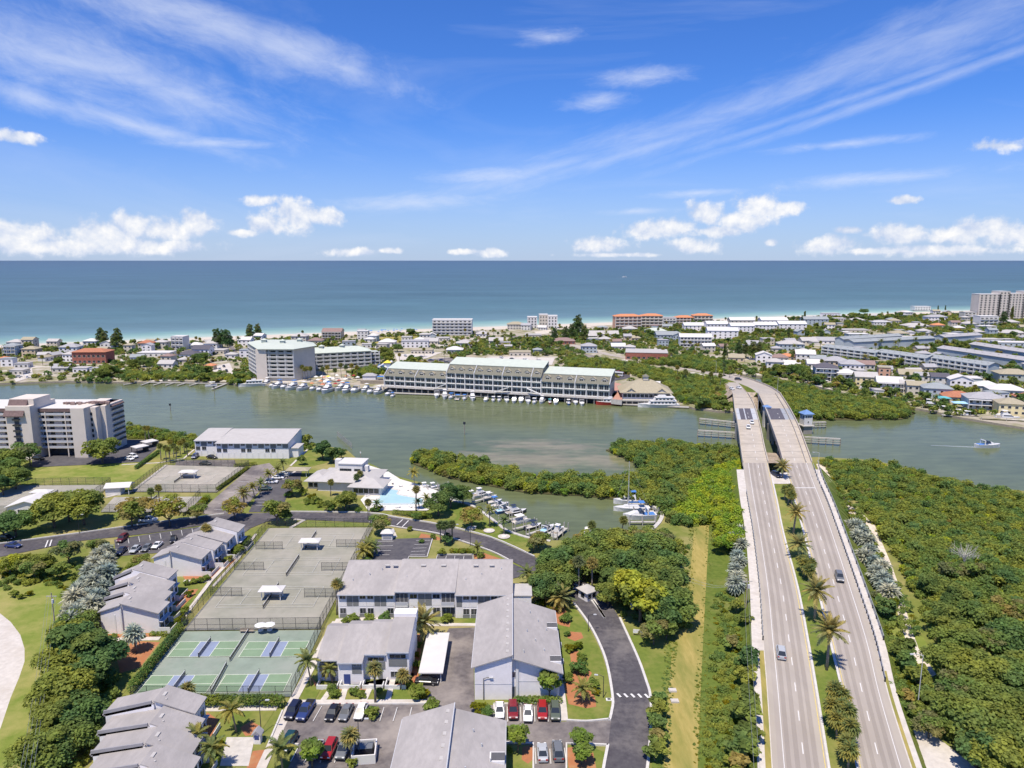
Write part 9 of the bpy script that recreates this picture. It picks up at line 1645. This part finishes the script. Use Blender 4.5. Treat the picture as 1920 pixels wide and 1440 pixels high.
# ------------------------------------------------------------------ poles, lamps, signs
def lamp(px, py, h, label, arm=1.2, z=1.3, m='dark_metal', deg=0):
    c = G(px, py, z); t = thing('lamp_post', label, 'street lamp', c, R(deg)); MB().tube([(0, 0, 0), (0, 0, h)], .09, 6, m, .06).build('pole', t); MB().tube([(0, 0, h - .1), (arm * .6, 0, h + .2), (arm, 0, h + .2)], .05, 5, m).build('arm', t); MB().box(arm - .1, arm + .6, -.15, .15, h + .1, h + .25, 'galvanised').build('head', t)
lamp(674, 1424, 7.5, 'slim lamp post in front of the bin enclosure'); lamp(490, 1376, 6.5, 'slim lamp post on the bottom left lawn', deg=0); lamp(907, 1312, 4.5, 'slim lamp post against the blank grey gable'); lamp(1131, 1308, 4.5, 'dark lamp post at the bend of the access road', deg=170); lamp(1103, 1184, 4, 'dark lamp post beside the upper access road'); lamp(882, 1024, 6, 'dark lamp post by the small car bay'); lamp(149, 1000, 6, 'lamp post on the left lawn before the dark trees'); lamp(849, 1020, 6, 'lamp post left of the small car bay'); lamp(694, 985, 7, 'dark lamp post at the far corner of the clay courts')
for x, y, z, lb in [(1421, 770, 9.8, 'thin bridge lamp left of the dark lifting span'), (1457, 742, 8, 'tall thin lamp on the far right parapet'), (1532, 905, 7, 'thin lamp right of the bridge approach'), (1720, 1330, 2.5, 'lamp post in the scrub by the right footway'), (1342, 705, 1.4, 'lamp post on the island road')]: lamp(x, y, 11, lb, 1.8, z, 'galvanised', 180)
def upole(px, py, h, label, wires=(), z=1.2):
    c = G(px, py, z); t = thing('utility_pole', label, 'utility pole', c); MB().tube([(0, 0, 0), (0, 0, h)], .16, 7, 'timber', .11).build('pole', t); MB().box(-1.2, 1.2, -.06, .06, h - .9, h - .75, 'timber_grey').build('cross_arm', t); MB().cyl(.3, -.25, h - 2.4, h - 1.5, .28, 8, 'galvanised').build('transformer', t)
    for k, (x, y, z2, o) in enumerate(wires):
        e = Vector(G(x, y, z2)) - c; s = Vector((o, 0, h - .7)); e = e + Vector((o, 0, 0)); pts = [s.lerp(e, q / 10) - Vector((0, 0, 1.6 * math.sin(math.pi * q / 10))) for q in range(11)]
        MB().tube(pts, .025, 3, 'grey_metal', cap=False).build('wire', t)
upole(1398, 1150, 9, 'utility pole in the scrub beside the left roadway', [(1430, 1500, 10, -.9), (1430, 1500, 10, 0), (1290, 1085, 8, .9), (1290, 1090, 8, .3)])
upole(104, 1180, 9, 'utility pole at the silver palm grove', [(30, 1560, 10, o) for o in (-1, -.4, .4, 1)])
c = G(1142, 1312, 1.3); tag(MB().box(-.6, .6, -.4, .4, 0, .12, 'trim_white').box(-.3, .3, -.2, .2, .121, .2, 'dark_metal').build('drain_cover', loc=c), 'white framed drain beside the access road bend', 'drain')
# people-sized small stuff by the walkway, beach umbrellas
for i in range(16):
    x = g_.uniform(690, 800); y = 619 + (800 - x) * .05 + g_.uniform(-2, 2); c = G(x, y, 1.0); key = ('bu',)
    if key not in _ln: _ln[key] = MB().tube([(0, 0, 2.0), (0, 0, 2.6)], 1.6, 8, 'canvas_blue', .05).mesh('canopy')
    t = thing('beach_umbrella', 'tiny dark beach umbrella on the pale sand', 'parasol', c, 0, 'beach umbrellas'); put('canopy', _ln[key], t); put('pole', um_[0], t)
for px, py, r in [(917, 995, 1.8), (945, 1006, 1.9), (884, 990, 1.5)]:
    tag(MB().cyl(0, 0, 0, .12, r, 18, 'path').cyl(0, 0, .121, .2, r * .45, 12, 'deck_white').build('stone_ring', loc=G(px, py, 1.42)), 'white stone ring around a palm on the basin lawn', 'stone ring', 'white stone rings')
# ------------------------------------------------------------------ labels: tell look-alikes apart by what they stand beside
MARKS = [(193, 840, 'the condominium'), (450, 840, 'the waterside flats'), (640, 905, 'the clubhouse'), (750, 935, 'the pool'), (340, 895, 'the old tennis courts'), (600, 1050, 'the clay courts'), (400, 1240, 'the pickleball courts'), (800, 1110, 'the checkered flats'), (690, 1250, 'the grey terrace'), (970, 1210, 'the big gabled block'), (850, 1400, 'the bottom gabled roof'), (250, 1120, 'the middle sawtooth terrace'), (370, 1030, 'the far sawtooth terrace'), (260, 1380, 'the bottom left terrace'), (1101, 1112, 'the gatehouse'), (1040, 965, 'the boat basin'), (1280, 1250, 'the mown strip'), (1520, 1200, 'the highway median'), (1405, 1020, 'the left roadway'), (1600, 1040, 'the right roadway'), (1410, 790, 'the lifting bridges'), (530, 680, 'the seven-storey hotel'), (640, 675, 'the hotel wing'), (800, 710, 'the left end of the long hotel'), (1000, 710, 'the right end of the long hotel'), (1215, 735, 'the marina restaurant'), (168, 670, 'the brick red building'), (334, 645, 'the white cubic house'), (848, 615, 'the beach condominium'), (1020, 605, 'the small beach towers'), (1200, 600, 'the salmon resort'), (1304, 640, 'the balconied motel'), (1212, 665, 'the low brick building'), (1400, 620, 'the white metal roofs'), (1549, 700, 'the dark-roofed canal house'), (1600, 672, 'the left townhouse block'), (1800, 695, 'the right townhouse block'), (1870, 580, 'the beige towers'), (1850, 755, 'the blue-porched canal house'), (1905, 705, 'the pale green block'), (1700, 610, 'the flat white villa'), (1700, 740, 'the white canal houses'), (1800, 1200, 'the right-hand thicket'), (160, 1100, 'the silver palm grove'), (320, 718, 'the long dock'), (30, 660, 'the pale blue beach house')]
bpy.context.view_layer.update()
def rel(px, py, m):
    dx, dy = px - m[0], py - m[1]
    if abs(dx) > abs(dy) * 1.1: return 'left of' if dx < 0 else 'right of'
    return 'behind' if dy < 0 else 'in front of'
def place(o):
    px, py = PX(o.location) if o.location.length > 1 else (960, 1000)
    m = min(MARKS, key=lambda q: math.hypot(px - q[0], (py - q[1]) * 1.6)); return px, rel(px, py, m) + ' ' + m[2]
by = {}
for o in THINGS: by.setdefault(o['label'], []).append(o)
for lb, os_ in by.items():
    if len(os_) > 1 or len(lb.split()) < 4:
        for o in os_: o['label'] = lb + ' ' + place(o)[1]
ORD = ['leftmost', 'second', 'third', 'fourth', 'fifth', 'sixth', 'seventh', 'eighth', 'ninth', 'tenth', 'eleventh', 'twelfth', 'thirteenth', 'fourteenth']
by = {}
for o in THINGS: by.setdefault(o['label'], []).append(o)
for lb, os_ in by.items():
    n = len(os_)
    if n > 1:
        os_.sort(key=lambda o: PX(o.location)[0]); short = len(lb.split()) <= 15
        for i, o in enumerate(os_):
            o['group'] = o.get('group') or (o['category'] + 's ' + place(o)[1])
            if n <= 14 and short: o['label'] = (ORD[i] + ' ' if i == 0 else 'rightmost ' if i == n - 1 else ORD[i] + '-from-left ') + lb
